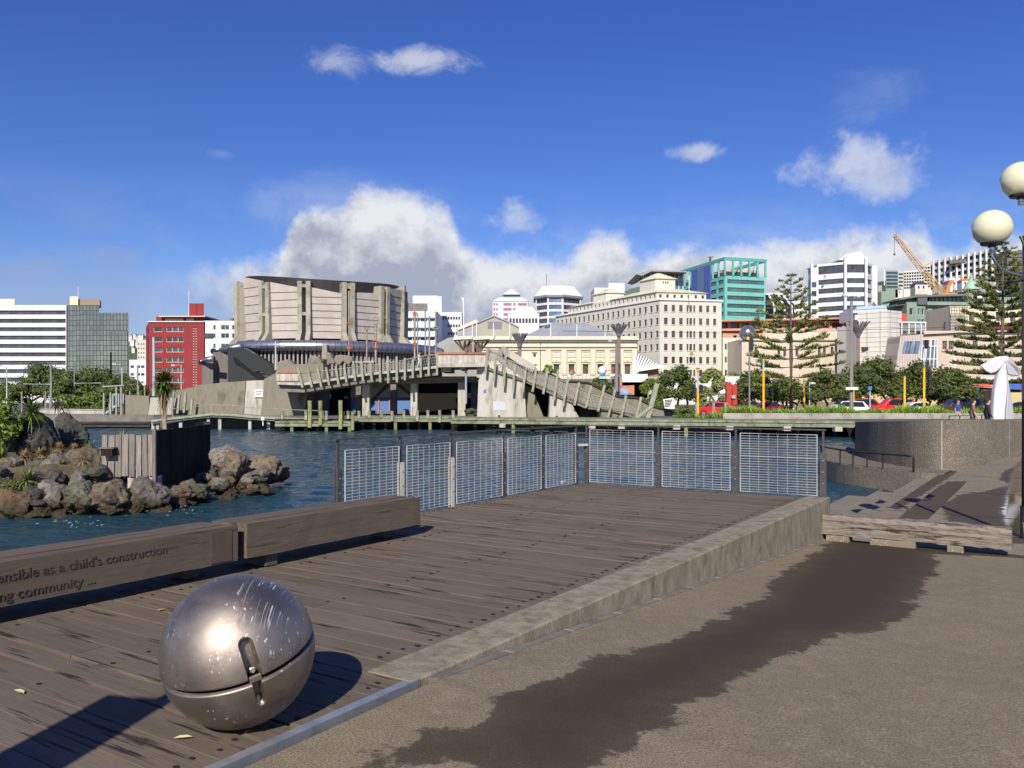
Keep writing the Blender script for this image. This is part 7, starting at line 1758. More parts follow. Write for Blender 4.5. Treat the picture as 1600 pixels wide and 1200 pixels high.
# left stepped lobby blocks with rounded metal eaves and dark glass stair
def eave(pts, Y, r=.55): 
    o = MB().tube([at(px, py, Y_) for px, py, Y_ in pts], r, 12); return o.build('eave', [M_mir], hall, smooth=True)
eave([(333, 549, 139.5), (352, 545, 137.5), (378, 541, 136)], 0); eave([(314, 566, 136), (322, 562, 134.5), (334, 560, 134)], 0, .45)
M_grg = P('grey ribbed wall', (.16, .145, .135), (.11, .10, .095), scale=3, rough=.7, pos=True, stretch=(3, 3, .1))
slab([(332, 551), (356, 547), (356, 604), (332, 604)], 138, 8).build('side_block', [M_grg], hall); slab([(316, 566), (333, 562), (333, 604), (316, 604)], 136, 8).build('side_block', [M_grg], hall)
slab([(356, 544), (384, 542), (384, 560), (425, 600), (356, 600)], 137, 5).build('glass_stair', [P('smoked glass', (.03, .03, .032), rough=.12)], hall)
slab([(355, 543), (380, 543), (420, 566), (427, 580), (427, 592), (408, 580), (396, 581), (370, 560), (355, 552)], 134.5, 2.2).build('glass_stair', [P('dark stair canopy', (.025, .028, .026), rough=.15)], hall)
# ------------------------------------------------------------------ trees
def tree(label, px, Y, ytop, w, n, seed, mat=F_dark, trunks=3, zb=GZ, name='broadleaf_tree', low=.28, size=.17, grp='dark evergreen trees', flat=.8):
    h = (gz(ytop, Y) - zb) * (1.10 if low > .2 else 1); W_ = w * Y / F / 2 * (1.1 if low > .2 else 1); rr = random.Random(seed); blobs = []
    k = max(7, int(W_ * 4))
    for i in range(k):
        a = rr.uniform(-1, 1); b = rr.uniform(-.8, .8); r = rr.uniform(.28, .42) * min(W_, h * .6); lim = math.sqrt(max(0, 1 - a * a * .85)) 
        z = h * low + r * .6 + (h * lim - h * low - r * 1.3) * rr.uniform(.0, 1) ** .6
        blobs.append((a * (W_ - r * .8), b * W_ * .7, z, r, r, r * flat))
    for a in (-.72, -.4, 0, .4, .72): r = .36 * min(W_, h * .6); blobs.append((a * W_, -.3 * W_, h * low + r * .7, r * 1.1, r, r * .8)); blobs.append((a * W_ * .7, 0, h * (.86 - .25 * a * a) - r * .8, r * 1.1, r, r * .8))
    t = thing(name, label, 'tree', (gx(px, Y), Y, zb), 0, grp)
    mb = MB(); core(mb, blobs, .62); leafcloud(mb, blobs, n, size, seed); mb.build('crown', [mat], t, world=False)
    mb = MB()
    for i in range(trunks):
        x = (i - (trunks - 1) / 2) * W_ * .35; b = blobs[i]; mb.tube([(x, 0, -.1), (x * 1.3 + .1, .1, h * .2), (b[0] * .6, b[1] * .5, h * .5), (b[0], b[1], b[2])], [.17, .14, .10, .04], 7)
    mb.build('trunk', [M_bark], t, world=False); return t
for a in [
    ('dark evergreen tree at the left edge in front of the white banded office', 10, 112, 596, 60, 2600, 1),
    ('broad dark evergreen tree before the white banded office', 66, 112, 572, 80, 5200, 2),
    ('wide dark evergreen tree before the mirror glass block', 138, 114, 577, 96, 5600, 3),
    ('dark evergreen tree left of the red building', 198, 112, 584, 62, 3600, 4),
    ('small evergreen tree at the foot of the red building behind the cabbage tree', 262, 112, 597, 54, 2400, 15),
    ('dark evergreen tree just right of the bridge stairs, leftmost of the roadside row', 1058, 100, 574, 62, 4200, 5),
    ('dark evergreen tree left of the norfolk pine, behind the red carved posts', 1178, 102, 580, 66, 4200, 6),
    ('dark evergreen tree directly behind the norfolk pine trunk', 1228, 106, 588, 70, 4000, 7),
    ('dark evergreen tree right of the norfolk pine, left of the tall street lamp', 1292, 102, 580, 74, 4600, 8),
    ('broad evergreen tree behind the tall street lamp, highest of the roadside row', 1362, 104, 564, 98, 6600, 9),
    ('broad evergreen tree behind the traffic light with the bent arm', 1430, 102, 569, 92, 6200, 10),
    ('evergreen tree at the right end of the roadside row, left of the white sculpture', 1484, 100, 570, 74, 5000, 11)]:
    tree(*a[:6], a[6])
tree('rounded olive green shrub behind the promenade kerb, left of the two walkers', 108, 98, 610, 44, 2600, 21, F_mid, 1, name='shrub', low=.02, grp='rounded shrubs behind the promenade')
tree('rounded green shrub behind the promenade kerb, beside the steel stair', 148, 99, 606, 40, 2400, 22, F_mid, 1, name='shrub', low=.02, grp='rounded shrubs behind the promenade')
tree('bright green bushy tree beside the foot of the bridge stairs', 1017, 94, 581, 40, 2400, 23, F_mid, 2, low=.1, grp='trees by the stairs')
tree('green shrub sprawling at the foot of the bridge stairs beside the planter', 1070, 77, 633, 42, 2200, 24, F_mid, 1, name='shrub', low=.0, grp='shrubs by the planter', size=.13)
tree('shrub growing against the terrace wall behind the bridge stairs', 938, 100, 589, 46, 2000, 25, F_dark, 1, name='shrub', low=.1, zb=1.6, grp='shrubs by the planter')
tree('small round light green tree on the town hall terrace', 857, 112, 569, 19, 1100, 26, F_lime, 1, zb=3.6, low=.2, grp='trees by the stairs')
tree('rounded pale green tree between the cream block and the red carved posts', 1112, 96, 563, 46, 3000, 27, fol('palm green', (.16, .19, .06), (.24, .27, .09)), 2, low=.1, grp='trees by the stairs')
tree('feathery green shrub in front of the pale tree beside the traffic light', 1100, 88, 596, 30, 1200, 28, fol('feathery', (.14, .18, .07), (.22, .26, .10)), 1, low=.05, grp='shrubs by the planter')
tree('reddish brown shrub between the carved red posts and the hedge', 1160, 84, 626, 30, 1400, 29, fol('red brown leaves', (.08, .035, .025), (.13, .06, .04)), 1, low=.0, name='shrub', grp='shrubs by the planter')
# dry grass strip by the left shrubs
g = blades(MB(), (0, 0, 0), 10, .3, .05, 3)
mb = MB()
for i in range(260): x = gx(random.Random(i).uniform(58, 165), 97); blades(mb, (x, 97.2 + (i % 7) * .12, GZ), 5, .75, .06, i, .8, .5)
o = mb.build('grass', [F_dry]); tag(o, 'dry straw coloured grass along the promenade kerb', 'grass', kind='stuff')
grassb = MB(); grassb.poly([(gx(40, 99), 98, GZ + .012), (gx(240, 99), 98, GZ + .012), (gx(240, 125), 125, GZ + .012), (gx(0, 125), 125, GZ + .012)]); struct(grassb.build('lawn', [F_dark]))

def norfolk(label, px, Y, ytop, zb, wmax, seed, tiers, u0=.26, mat=None, dens=.60):
    t = thing('norfolk_pine', label, 'pine tree', (gx(px, Y), Y, zb), R(seed * 20), 'norfolk pines'); h = gz(ytop, Y) - zb; rr = random.Random(seed); s = Y / F
    MB().tube([(0, 0, 0), (.04, 0, h * .4), (0, .03, h * .75), (0, 0, h)], [.24, .19, .09, .02], 8).build('trunk', [M_bark], t, world=False, smooth=True)
    wood = MB(); fl_ = MB()
    for i in range(tiers):
        f = i / (tiers - 1); z = h * (.20 + .78 * f ** .92) + rr.uniform(-.08, .08); Lr = wmax * s / 2 * (1 - f) ** .82 * (1 if f > .06 else .85) + .28
        nb = (6 if f < .8 else 5) if u0 < .4 else 5; a0 = rr.uniform(0, 6.28)
        for b in range(nb):
            a = a0 + 6.283 * b / nb + rr.uniform(-.15, .15); L = Lr * rr.uniform(.8, 1.1); d = Vector((math.cos(a), math.sin(a), 0)); rise = L * (.02 + .26 * f)
            def bp(u): return Vector((0, 0, z)) + d * L * u + Vector((0, 0, -rise * .55 * math.sin(u * 2.6) * (1 - f) + rise * 1.1 * u * u))
            wood.tube([bp(u) for u in (0, .35, .7, 1)], [.045, .035, .025, .012], 4, False)
            sd_ = Vector((-d.y, d.x, 0)); sp = dens; nst = 24 if dens > .4 else 34; u = 1.02; tips = []
            while u > u0 and u * L > .25: tips.append(u); u -= sp / max(L, .6)
            for u in tips:
                p0 = bp(u); sz = (.30 + .30 * min(1, L / 2.6)) * (1.12 if u > .9 else .85)
                for q in range(nst):
                    o_ = rr.uniform(-.5, .5); p = p0 + d * o_ * sz * .9 + sd_ * rr.uniform(-.25, .25) * sz
                    e = (d * rr.uniform(.15, .95) + sd_ * rr.uniform(-.75, .75) + Vector((0, 0, rr.uniform(.15, 1.1)))).normalized(); l = sz * rr.uniform(.55, 1.1)
                    w_ = e.cross(Vector((rr.random(), rr.random(), rr.random()))).normalized() * .05; fl_.r = rr.uniform(.1, 1); c = p + e * l * .5
                    fl_.poly([p - w_ * .5, c - w_ * 1.3, p + e * l, c + w_ * 1.3])
    fl_.r = 0; wood.build('branches', [M_bark], t, world=False); fl_.build('foliage', [mat or F_pine], t, world=False); return t
norfolk('norfolk pine with open tiered branches standing behind the hedge planter', 1236, 88, 428, GZ, 158, 3, 14, .38, fol('light pine needles', (.14, .165, .04), (.21, .235, .07)))
norfolk('large dense norfolk pine at the right edge behind the white sculpture', 1567, 78, 378, GZ, 155, 8, 19, .24, None, .44)
# ------------------------------------------------------------------ planter and hedge
M_plc = P('planter concrete', (.27, .255, .225), (.36, .34, .30), scale=.9, rough=.9, pos=True, c3=(.17, .165, .12), s3=.6)
t = thing('planter', 'long low stained concrete planter wall in front of the road', 'planter', (gx(1300, 74), 74, GZ)); Y = 74
MB().box(gx(1130, Y), gx(1700, Y), Y, Y + .35, GZ - .3, gz(645.5, Y)).build('wall', [M_plc], t); MB().box(gx(1130, Y), gx(1130, Y) + .35, Y + .35, Y + 5, GZ - .3, gz(645.5, Y)).build('wall', [M_c2], t)
struct(MB().box(gx(1131, Y), gx(1700, Y), Y + .36, Y + 5.2, GZ, gz(647, Y)).build('planting_bed', [M_soil]))
mb = MB(); rr = random.Random(4)
for i in range(5200):
    px = rr.uniform(1131, 1680) if i > 260 else rr.uniform(1086, 1131); dy = rr.random() ** 1.3 * 4; Yb = Y + .4 + dy; x = gx(px, Yb); hh = (.5 + .16 * math.sin(px * .045) + .10 * math.sin(px * .13)) * rr.uniform(1.1, 1.7)
    blades(mb, (x, Yb, gz(647, Y) if px > 1131 else GZ), 3, hh * 1.15, .10, i, .95, .45, segs=2)
o = mb.build('hedge', [F_hedge]); tag(o, 'bright green strappy ground cover filling the long concrete planter', 'hedge', kind='stuff')
for i, px in enumerate((1088, 1113, 1133)):
    o = MB().bar(at(px, 655, 76), at(px + (2 if i == 1 else 0), 629, 76), .2).build('timber_post', [M_tim]); tag(o, ['left of three short grey timber posts before the red car', 'middle leaning one of three short grey timber posts before the red car', 'right of three short grey timber posts beside the planter end'][i], 'post', 'short timber posts left of the planter')

# ------------------------------------------------------------------ cars
M_tyre = simple('tyre', (.02, .02, .02), .9); M_rim = simple('rim', (.45, .45, .47), .3, .8); M_cglass = simple('car glass', (.02, .022, .026), .08); M_hl = simple('lamp glass', (.7, .7, .68), .2); M_tl = simple('tail lamp', (.40, .02, .02), .3)
def paint(n, c): return P(n, c, rough=.3, coat=.6, spec=.6)
def car(label, px, Y, col, kind, flip=False, zb=GZ + .01, rz=0):
    t = thing('parked_car', label, 'car', (gx(px, Y), Y, zb), (math.pi if flip else 0) + rz, 'cars on the road behind the hedge')
    prof = {'wagon': [(-2.2, .35), (-2.25, .75), (-2.15, 1.0), (-1.75, 1.5), (-.4, 1.56), (.35, 1.50), (1.1, 1.0), (2.0, .85), (2.25, .62), (2.25, .35)],
            'sedan': [(-2.2, .35), (-2.25, .75), (-2.15, .98), (-1.5, 1.02), (-.9, 1.42), (.1, 1.45), (.95, 1.0), (2.0, .84), (2.22, .62), (2.22, .35)],
            'suv': [(-2.2, .4), (-2.25, .8), (-2.2, 1.15), (-1.95, 1.72), (-.3, 1.8), (.5, 1.74), (1.1, 1.2), (2.05, 1.08), (2.28, .8), (2.28, .4)]}[kind]
    n = len(prof); mb = MB(); secs = []
    for y, k in ((-.86, .0), (-.80, 1), (.80, 1), (.86, .0)):
        secs.append([(x * (.985 if k == 0 else 1), y if z < 1.05 else y * .86 if abs(y) > .5 else y, z if k else min(z, .98) - .03) for x, z in prof])
    b0 = [len(mb.v)]
    for s_ in secs: mb.v += s_
    for i in range(3):
        for j in range(n): q = (j + 1) % n; mb.face([i * n + j, i * n + q, (i + 1) * n + q, (i + 1) * n + j])
    mb.face(range(n)); mb.face(range(4 * n - 1, 3 * n - 1, -1)); mb.build('body', [col], t, world=False, smooth=False, bevel=.03)
    top = max(z for _, z in prof); b = 1.0 if kind != 'suv' else 1.16
    fx = .98 if kind != 'suv' else 1.0; bx_ = {'wagon': -1.98, 'sedan': -1.38, 'suv': -2.06}[kind]
    for sg in (-1, 1):
        y = sg * .80; pts = [(bx_ + .12, y * .99, b), (fx - .05, y * .99, b), (.28, y * .885, top - .09), ((bx_ + (.35 if kind != 'sedan' else .62)), y * .885, top - .11)]
        MB().prism(pts, (0, sg * .03, 0)).build('side_glass', [M_cglass], t, world=False)
        for x in (-1.38, 1.42):
            w = MB().tube([(x, sg * .70, .32), (x, sg * .885, .32)], .32, 18).build('wheel', [M_tyre], t, world=False); MB().tube([(x, sg * .886, .32), (x, sg * .895, .32)], .19, 12).build('rim', [M_rim], w, world=False)
        MB().box(2.14, 2.27, sg * .62 - .16, sg * .62 + .16, .62, .78).build('headlight', [M_hl], t, world=False); MB().box(-2.28, -2.16, sg * .66 - .12, sg * .66 + .12, .70, .95).build('tail_lamp', [M_tl], t, world=False)
        MB().box(.72, .88, sg * .88 - .06, sg * .88 + .06, b - .02, b + .1).build('mirror', [col], t, world=False)
        MB().box(-.30, -.26, sg * .852 - .02, sg * .852 + .02, .45, b - .02).build('door_seam', [M_black], t, world=False)
    MB().hexa([(1.0, -.66, b + .01), (1.0, .66, b + .01), (1.02, .66, b + .03), (1.02, -.66, b + .03), (.40, -.62, top - .08), (.40, .62, top - .08), (.44, .62, top - .06), (.44, -.62, top - .06)]).build('windscreen', [M_cglass], t, world=False)
    return t
CW = paint('white car paint', (.75, .76, .78)); CR = paint('red car paint', (.60, .02, .02)); CM = paint('maroon car paint', (.16, .02, .03)); CD = paint('dark car paint', (.025, .022, .025)); CB = paint('brown car paint', (.06, .035, .03))
car('white estate car facing left, just left of the tall street lamp', 1318, 84, CW, 'wagon', True)
car('red car partly hidden by the timber posts at the left end of the planter', 1118, 84, CR, 'sedan', True)
car('maroon saloon car beside the norfolk pine trunk', 1204, 90, CM, 'sedan')
car('white saloon car between the two yellow traffic light poles', 1436, 86, CW, 'sedan')
car('bright red van shaped car left of the white saloon', 1394, 88, CR, 'suv', True)
car('orange red car behind the blue sign', 1356, 96, paint('orange red paint', (.50, .05, .02)), 'suv')
car('dark brown off road car right of the white saloon', 1496, 82, CB, 'suv', True)
car('black car at the right behind the people, beyond the dark brown one', 1530, 92, CD, 'suv')
car('black saloon car partly hidden left of the maroon one', 1168, 92, CD, 'sedan', True)
car('dark car at the right edge behind the white sculpture', 1598, 86, CD, 'sedan', True)
# yellowish garden wall and red tarpaulins under the trees
t = thing('garden_wall', 'pale yellow wall seen under the roadside trees', 'wall', (gx(1430, 125), 125, GZ)); MB().box(gx(1366, 125), gx(1700, 125), 125, 125.4, GZ, gz(612, 125)).build('wall_face', [P('yellow wall', (.52, .42, .22), rough=.9)], t)
MB().box(gx(1240, 125), gx(1366, 125), 125, 125.4, GZ, gz(628, 125)).build('wall_face', [P('brown wall', (.22, .17, .11), rough=.9)], t)
t = thing('market_tent', 'red and blue striped awning with white top behind the white sculpture', 'awning', (gx(1560, 118), 118, GZ)); Y = 118
slab([(1519, 593), (1545, 600), (1552, 605), (1519, 605)], Y, 3).build('red_awning', [P('red awning', (.55, .10, .06), rough=.8)], t); slab([(1575, 600), (1597, 597), (1597, 609), (1575, 608)], Y, 3).build('blue_awning', [P('blue awning', (.05, .12, .42), rough=.8)], t)
slab([(1515, 589), (1600, 590), (1600, 599), (1560, 601), (1519, 593)], Y + 1, 4).build('white_top', [M_bwhite], t); slab([(1519, 605), (1600, 608), (1600, 613), (1519, 611)], Y + .5, 3).build('dark_band', [M_dkwood], t)
for px in (1529, 1572, 1600): MB().tube([at(px, 640, Y), at(px, 592, Y)], .1, 6).build('pole', [M_blue], t)

# ------------------------------------------------------------------ people
def person(label, px, Y, zfeet, H, face, top, legs, hair, walk=.0, arms=.12, sleeve=True, hold=None):
    t = thing('person', label, 'person', (gx(px, Y), Y, zfeet), face)
    k = H / 1.75
    J = {'pel': (0, 0, .95), 'sp': (0, .01, 1.15), 'ch': (0, 0, 1.35), 'nk': (0, -.01, 1.50), 'hd': (0, -.03, 1.62), 'tp': (0, -.03, 1.73)}
    V = []; E = []; Rd = []
    def add(p, r, par=None): V.append(tuple(c * k for c in p)); Rd.append(r * k); (E.append((par, len(V) - 1)) if par is not None else None); return len(V) - 1
    pel = add(J['pel'], .145); sp = add(J['sp'], .135, pel); ch = add(J['ch'], .155, sp); nk = add(J['nk'], .058, ch); hd = add(J['hd'], .098, nk); tp_ = add(J['tp'], .075, hd); add((0, -.135, 1.61), .016, hd)
    for sg in (-1, 1):
        w = walk * sg
        a = add((sg * .095, 0, .86), .092, pel); b = add((sg * .10, -w * .22 - .02, .50), .065, a); c = add((sg * .10, -w * .26 + (.14 if w < 0 else .0), .09), .042, b); d = add((sg * .115, -w * .26 - .14 + (.12 if w < 0 else 0), .045), .036, c)
        s_ = add((sg * .185, 0, 1.40), .062, ch); e = add((sg * (.23 + arms * .4), w * .10 + .03, 1.12), .043, s_)
        hz_ = .88 if not hold else 1.02; hy = -w * .0 - .10 if not hold else -.26
        h_ = add((sg * (.23 + arms), hy + w * .12, hz_), .032, e); pm = add((sg * (.235 + arms), hy + w * .12 - .02, hz_ - .07), .028, h_)
        for q in range(4): add((sg * (.235 + arms), hy + w * .12 - .05 + q * .021, hz_ - .155 - (.01 if q in (1, 2) else 0)), .0085, pm)
        add((sg * (.215 + arms), hy + w * .12 - .06, hz_ - .10), .0095, pm)
    me = bpy.data.meshes.new('body'); me.from_pydata(V, E, []); o = bpy.data.objects.new('body', me); COL.objects.link(o)
    m = o.modifiers.new('s', 'SKIN'); 
    for i, v in enumerate(me.skin_vertices[0].data): v.radius = (Rd[i] * (1.4 if i in (0, 1, 2) else 1), Rd[i] * (.95 if i in (0, 1, 2) else 1))
    me.skin_vertices[0].data[0].use_root = True; m.use_smooth_shade = True; o.modifiers.new('d', 'SUBSURF').levels = 2
    dg = bpy.context.evaluated_depsgraph_get(); m2 = bpy.data.meshes.new_from_object(o.evaluated_get(dg)); bpy.data.objects.remove(o); m2.name = 'body'
    m2.materials.clear()
    for x in (M_skin, top, legs, M_black): m2.materials.append(x)
    for p in m2.polygons:
        z = p.center.z / k; x = abs(p.center.x) / k
        p.material_index = 3 if z < .075 else 2 if z < .97 and x < .2 else 1 if (z < 1.475 and (x < .21 or sleeve and z > (.92 if not hold else 1.04) or z > 1.18)) else 0
    b = bpy.data.objects.new('body', m2); COL.objects.link(b); b.parent = t
    mb = MB(); mb.ball((0, .012 * k, 1.665 * k), .112 * k, 14, 10, (1, 1.05, .98)); me_ = mb.mesh('hair', [hair], True)
    bm = bmesh.new(); bm.from_mesh(me_); bmesh.ops.delete(bm, geom=[v for v in bm.verts if v.co.y < -.045 * k and v.co.z < 1.68 * k or v.co.z < 1.59 * k], context='VERTS'); bm.to_mesh(me_); bm.free()
    hr_ = bpy.data.objects.new('hair', me_); COL.objects.link(hr_); hr_.parent = t
    for sg in (-1, 1): MB().ball((sg * .035 * k, -.118 * k, 1.635 * k), .010 * k, 6, 4).build('eye', [M_black], t, world=False); MB().ball((sg * .098 * k, -.02 * k, 1.615 * k), .024 * k, 8, 6, (.4, .7, 1)).build('ear', [M_skin], t, world=False)
    return t
cl = lambda n, c: simple(n, c, .85)
H_dark = cl('dark hair', (.03, .022, .018)); H_br = cl('brown hair', (.08, .05, .03))
person('man in a brown t shirt with dark hair walking left of the white sculpture', 1520, 38.5, -.3, 1.80, R(70), cl('brown shirt', (.22, .12, .085)), cl('grey trousers', (.08, .07, .07)), H_dark, .6, .14, False)
person('person in a long black jacket standing against the white sculpture', 1543, 38.5, -.3, 1.82, R(75), cl('black jacket', (.018, .02, .018)), cl('black trousers', (.012, .012, .014)), H_dark, .3, .12)
person('person in a dark blue t shirt and pale trousers farther back on the promenade', 1497, 56, -.3, 1.72, R(20), cl('navy shirt', (.03, .06, .22)), cl('beige trousers', (.42, .36, .30)), H_br, .4, .14, False)
person('walker in black at the left of the pair on the far promenade', 88.5, 92, -.3, 1.75, R(40), cl('black coat', (.015, .016, .015)), cl('black jeans', (.014, .014, .016)), H_dark, .9, .12)
person('walker in dark clothes at the right of the pair on the far promenade', 96.5, 92.2, -.3, 1.80, R(-40), cl('charcoal coat', (.03, .032, .03)), cl('dark jeans', (.02, .022, .03)), H_dark, .9, .12)
person('person in a bright blue jacket standing above the abutment wall', 429, 90.5, 2.1, 1.75, R(0), cl('blue jacket', (.02, .25, .62)), cl('dark blue trousers', (.03, .04, .07)), H_dark)
person('person in a blue and dark top at the head of the bridge stairs', 787, 82, 3.75, 1.75, R(10), cl('patterned top', (.20, .20, .32)), cl('dark skirt', (.05, .04, .05)), H_br, .5)
person('person in white crossing the bridge deck behind the netting', 655, 87, 4.65, 1.72, R(80), cl('white top', (.62, .62, .62)), cl('light trousers', (.50, .52, .60)), H_br, .4)
person('small distant person in pink beside the norfolk pine', 1223, 108, .05, 1.65, R(0), cl('pink top', (.72, .36, .44)), cl('grey skirt', (.25, .22, .22)), H_br)
# ------------------------------------------------------------------ street furniture
M_pole = simple('grey pole', (.20, .20, .20), .6); M_yel = simple('yellow paint', (.72, .42, .03), .55); M_gg = simple('pale grey pole', (.42, .46, .46), .5)
def tlight(label, px, Y, ytop, ymid, lan=(), cap=True, arm=None, lower=M_yel, upper=M_gg, yb=650):
    t = thing('traffic_light', label, 'traffic light', at(px, yb, Y), 0, 'traffic lights along the road')
    MB().tube([at(px, yb, Y), at(px, ymid, Y)], .11, 8).build('pole', [lower], t)
    if ymid > ytop: MB().tube([at(px, ymid, Y), at(px, ytop, Y)], .09, 8).build('upper_pole', [upper], t)
    if cap: MB().tube([at(px, ytop + 1, Y - .02), at(px, ytop - 3, Y - .02)], .22, 8).build('cap', [M_yel], t)
    if arm: MB().tube([at(a, b, Y) for a, b in arm], .09, 8).build('arm', [upper], t, smooth=True)
    for dx, y0, y1 in lan:
        h = MB().box(gx(px + dx - 2.2, Y), gx(px + dx + 2.2, Y), Y - .2, Y + .1, gz(y1, Y), gz(y0, Y)).build('signal_head', [M_black], t, bevel=.03)
        for k in range(3): z = gz(y0 + (y1 - y0) * (k + .5) / 3, Y); MB().tube([(gx(px + dx, Y), Y - .21, z), (gx(px + dx, Y), Y - .32, z)], .13, 10).build('lens_hood', [M_darkmetal], h)
tlight('traffic light with a yellow cap and white upper pole beside the pale green tree', 1090.5, 82, 578, 610, [(-6, 601, 622), (5, 601, 614)])
tlight('traffic light with grey top and yellow shaft just left of the norfolk pine', 1193, 80, 561, 582, [(4, 602, 618)], cap=False)
tlight('slim all yellow signal pole right of the norfolk pine', 1256.5, 90, 597, 597, [(2.5, 600, 612)], cap=False)
tlight('all yellow signal pole between the red car and the white saloon', 1413.5, 82, 588, 588, [(3.5, 590, 606)], cap=False)
tlight('tall traffic light with a bent grey arm overhanging the round trees', 1444, 80, 575, 575, [(8, 577, 612), (3, 531, 544)], cap=False, arm=[(1444, 576), (1443.5, 552), (1445, 545), (1452, 541), (1453, 531)])
tlight('short yellow signal pole behind the tall street lamp', 1333.5, 88, 607, 607, [], cap=False)
MB().bar(at(1440, 590, 79.8), at(1443, 590, 79.8), .25, .35)
def lamp_post(label, px, Y, ytop, w, arms=(), yb=650, mat=M_pole, heads=()):
    t = thing('street_lamp', label, 'street lamp', at(px, yb, Y), 0, 'street lamps'); MB().tube([at(px, yb, Y), at(px, ytop, Y)], [w * 1.15, w * .8], 8).build('pole', [mat], t)
    for a in arms: MB().tube([at(x, y, Y) for x, y in a], w * .45, 6).build('arm', [mat], t, smooth=True); MB().bar(at(a[-1][0], a[-1][1], Y), at(a[-1][0] + (6 if a[-1][0] > px else -6), a[-1][1] - .3, Y), .28, .16).build('lamp_head', [M_gg], t)
    return t
lamp_post('tall grey double armed street lamp before the broad round tree', 1330.5, 78, 470, .17, [[(1330.5, 472), (1334, 466), (1338, 463.5)], [(1330.5, 472), (1326, 465), (1322, 462)]])
lamp_post('thick grey street lamp rising behind the bridge stairs before the town hall', 963.5, 100, 537, .20, [[(963.5, 539), (960, 535), (956, 533)]], yb=612)
lamp_post('thick wooden pole with a cross wire before the white banded office', 79.5, 100, 569, .17, yb=640)
lamp_post('curved white street lamp at the far left edge', 10.5, 104, 577, .09, [[(10.5, 577), (9, 573), (5, 571), (0, 571)]], mat=M_gg)
lamp_post('slim lamp pole before the mirror glass block', 116, 104, 577, .09)
lamp_post('curved lamp pole before the right part of the mirror glass block', 190.5, 104, 574, .09, [[(190.5, 574), (187, 570), (182, 569)]], mat=M_gg)
lamp_post('slim curved lamp before the red building windows', 240, 96, 527, .17, mat=M_gg)
lamp_post('thin lamp pole before the right side of the red building', 283, 96, 570, .07, [[(283, 572), (279, 570), (274, 571)]], mat=M_gg)
lamp_post('pale lamp post in front of the metal canopy at the left of the hall', 430.5, 96, 533, .10, yb=578, mat=M_gg)
for i, (px, y0, y1) in enumerate([(215, 572, 615), (216, 602, 616), (226, 603, 616), (34, 612, 625), (71, 611, 626), (203, 611, 620)]):
    o = MB().tube([at(px, y0, 100), at(px, y1 + 20, 100)], .10, 6).build('post', [M_tim]); tag(o, ['tall thin post left of the red building', 'short post below the tall thin one left of the red building', 'short post by the left edge of the red building', 'short timber post among the far left trees', 'short timber post left of the thick wooden pole', 'short post above the leftmost concrete wall'][i], 'post')
wr = thing('overhead_wire', 'thin overhead wires strung between poles before the dark trees at left', 'wire', at(80, 600, 100))
MB().tube([at(36, 600, 100), at(79, 600.5, 100)], .05, 4).build('wire', [M_gg], wr); MB().tube([at(116, 599, 100), at(158, 598.5, 100)], .05, 4).build('wire', [M_gg], wr)
def sign(label, px0, px1, y0, y1, Y, mat, post=None, yb=650):
    t = thing('street_sign', label, 'sign', at((px0 + px1) / 2, yb, Y)); MB().box(gx(px0, Y), gx(px1, Y), Y - .05, Y + .03, gz(y1, Y), gz(y0, Y)).build('sign_plate', [mat], t)
    if post: MB().tube([at(post, yb, Y + .1), at(post, y0, Y + .1)], .06, 6).build('post', [M_gg], t)
    return t
sign('white street name plates fixed across the tall street lamp', 1321.5, 1340.5, 605, 609, 77.6, M_white)
sign('small blue square sign on a pale post before the round trees', 1356.5, 1362, 603.5, 609.5, 84, simple('sign blue', (.04, .20, .55), .5), 1359.5)
sign('small pale green street name sign right of the norfolk pine', 1266.5, 1274, 597, 600, 88, simple('sign pale', (.50, .60, .58), .5), 1265)

# metal palm columns
M_palm = simple('patinated metal ribs', (.26, .25, .27), .5, .5); M_palt = P('rust brown column', (.20, .13, .11), (.14, .10, .09), scale=3, rough=.7)
def palmcol(label, px, Y, ytop, yneck, ybase, wtop):
    t = thing('palm_column', label, 'column', at(px, ybase, Y), 0, 'metal palm columns'); s = Y / F
    MB().tube([at(px, ybase, Y), at(px, yneck + 4, Y)], .24, 10).build('column', [M_palt], t, smooth=True); MB().tube([at(px, yneck + 4, Y), at(px, yneck, Y)], [.24, .22], 10).build('neck', [M_palm], t)
    c = at(px, yneck, Y); zt = gz(ytop, Y); mb = MB()
    for k in range(16):
        a = 6.283 * k / 16; d = Vector((math.cos(a), math.sin(a), 0)); w = wtop * s / 2; h = zt - c.z
        mb.tube([c + d * .2, c + d * w * .45 + Vector((0, 0, h * .55)), c + d * w * .8 + Vector((0, 0, h * .9)), c + d * w + Vector((0, 0, h))], [.09, .12, .10, .05], 5); mb.tube([c + d * .1, c + d * w * .5 + Vector((0, 0, h))], [.07, .05], 4)
    mb.build('fronds', [M_palm], t); return t
palmcol('metal palm column rising behind the bridge stairs, leftmost of the three', 812, 105, 521, 542, 572, 27)
palmcol('tall metal palm column before the right end of the town hall', 967, 108, 507, 525, 606, 30)
palmcol('metal palm column before the pale stone block beside the tall street lamp', 1341, 120, 503, 526, 600, 36)
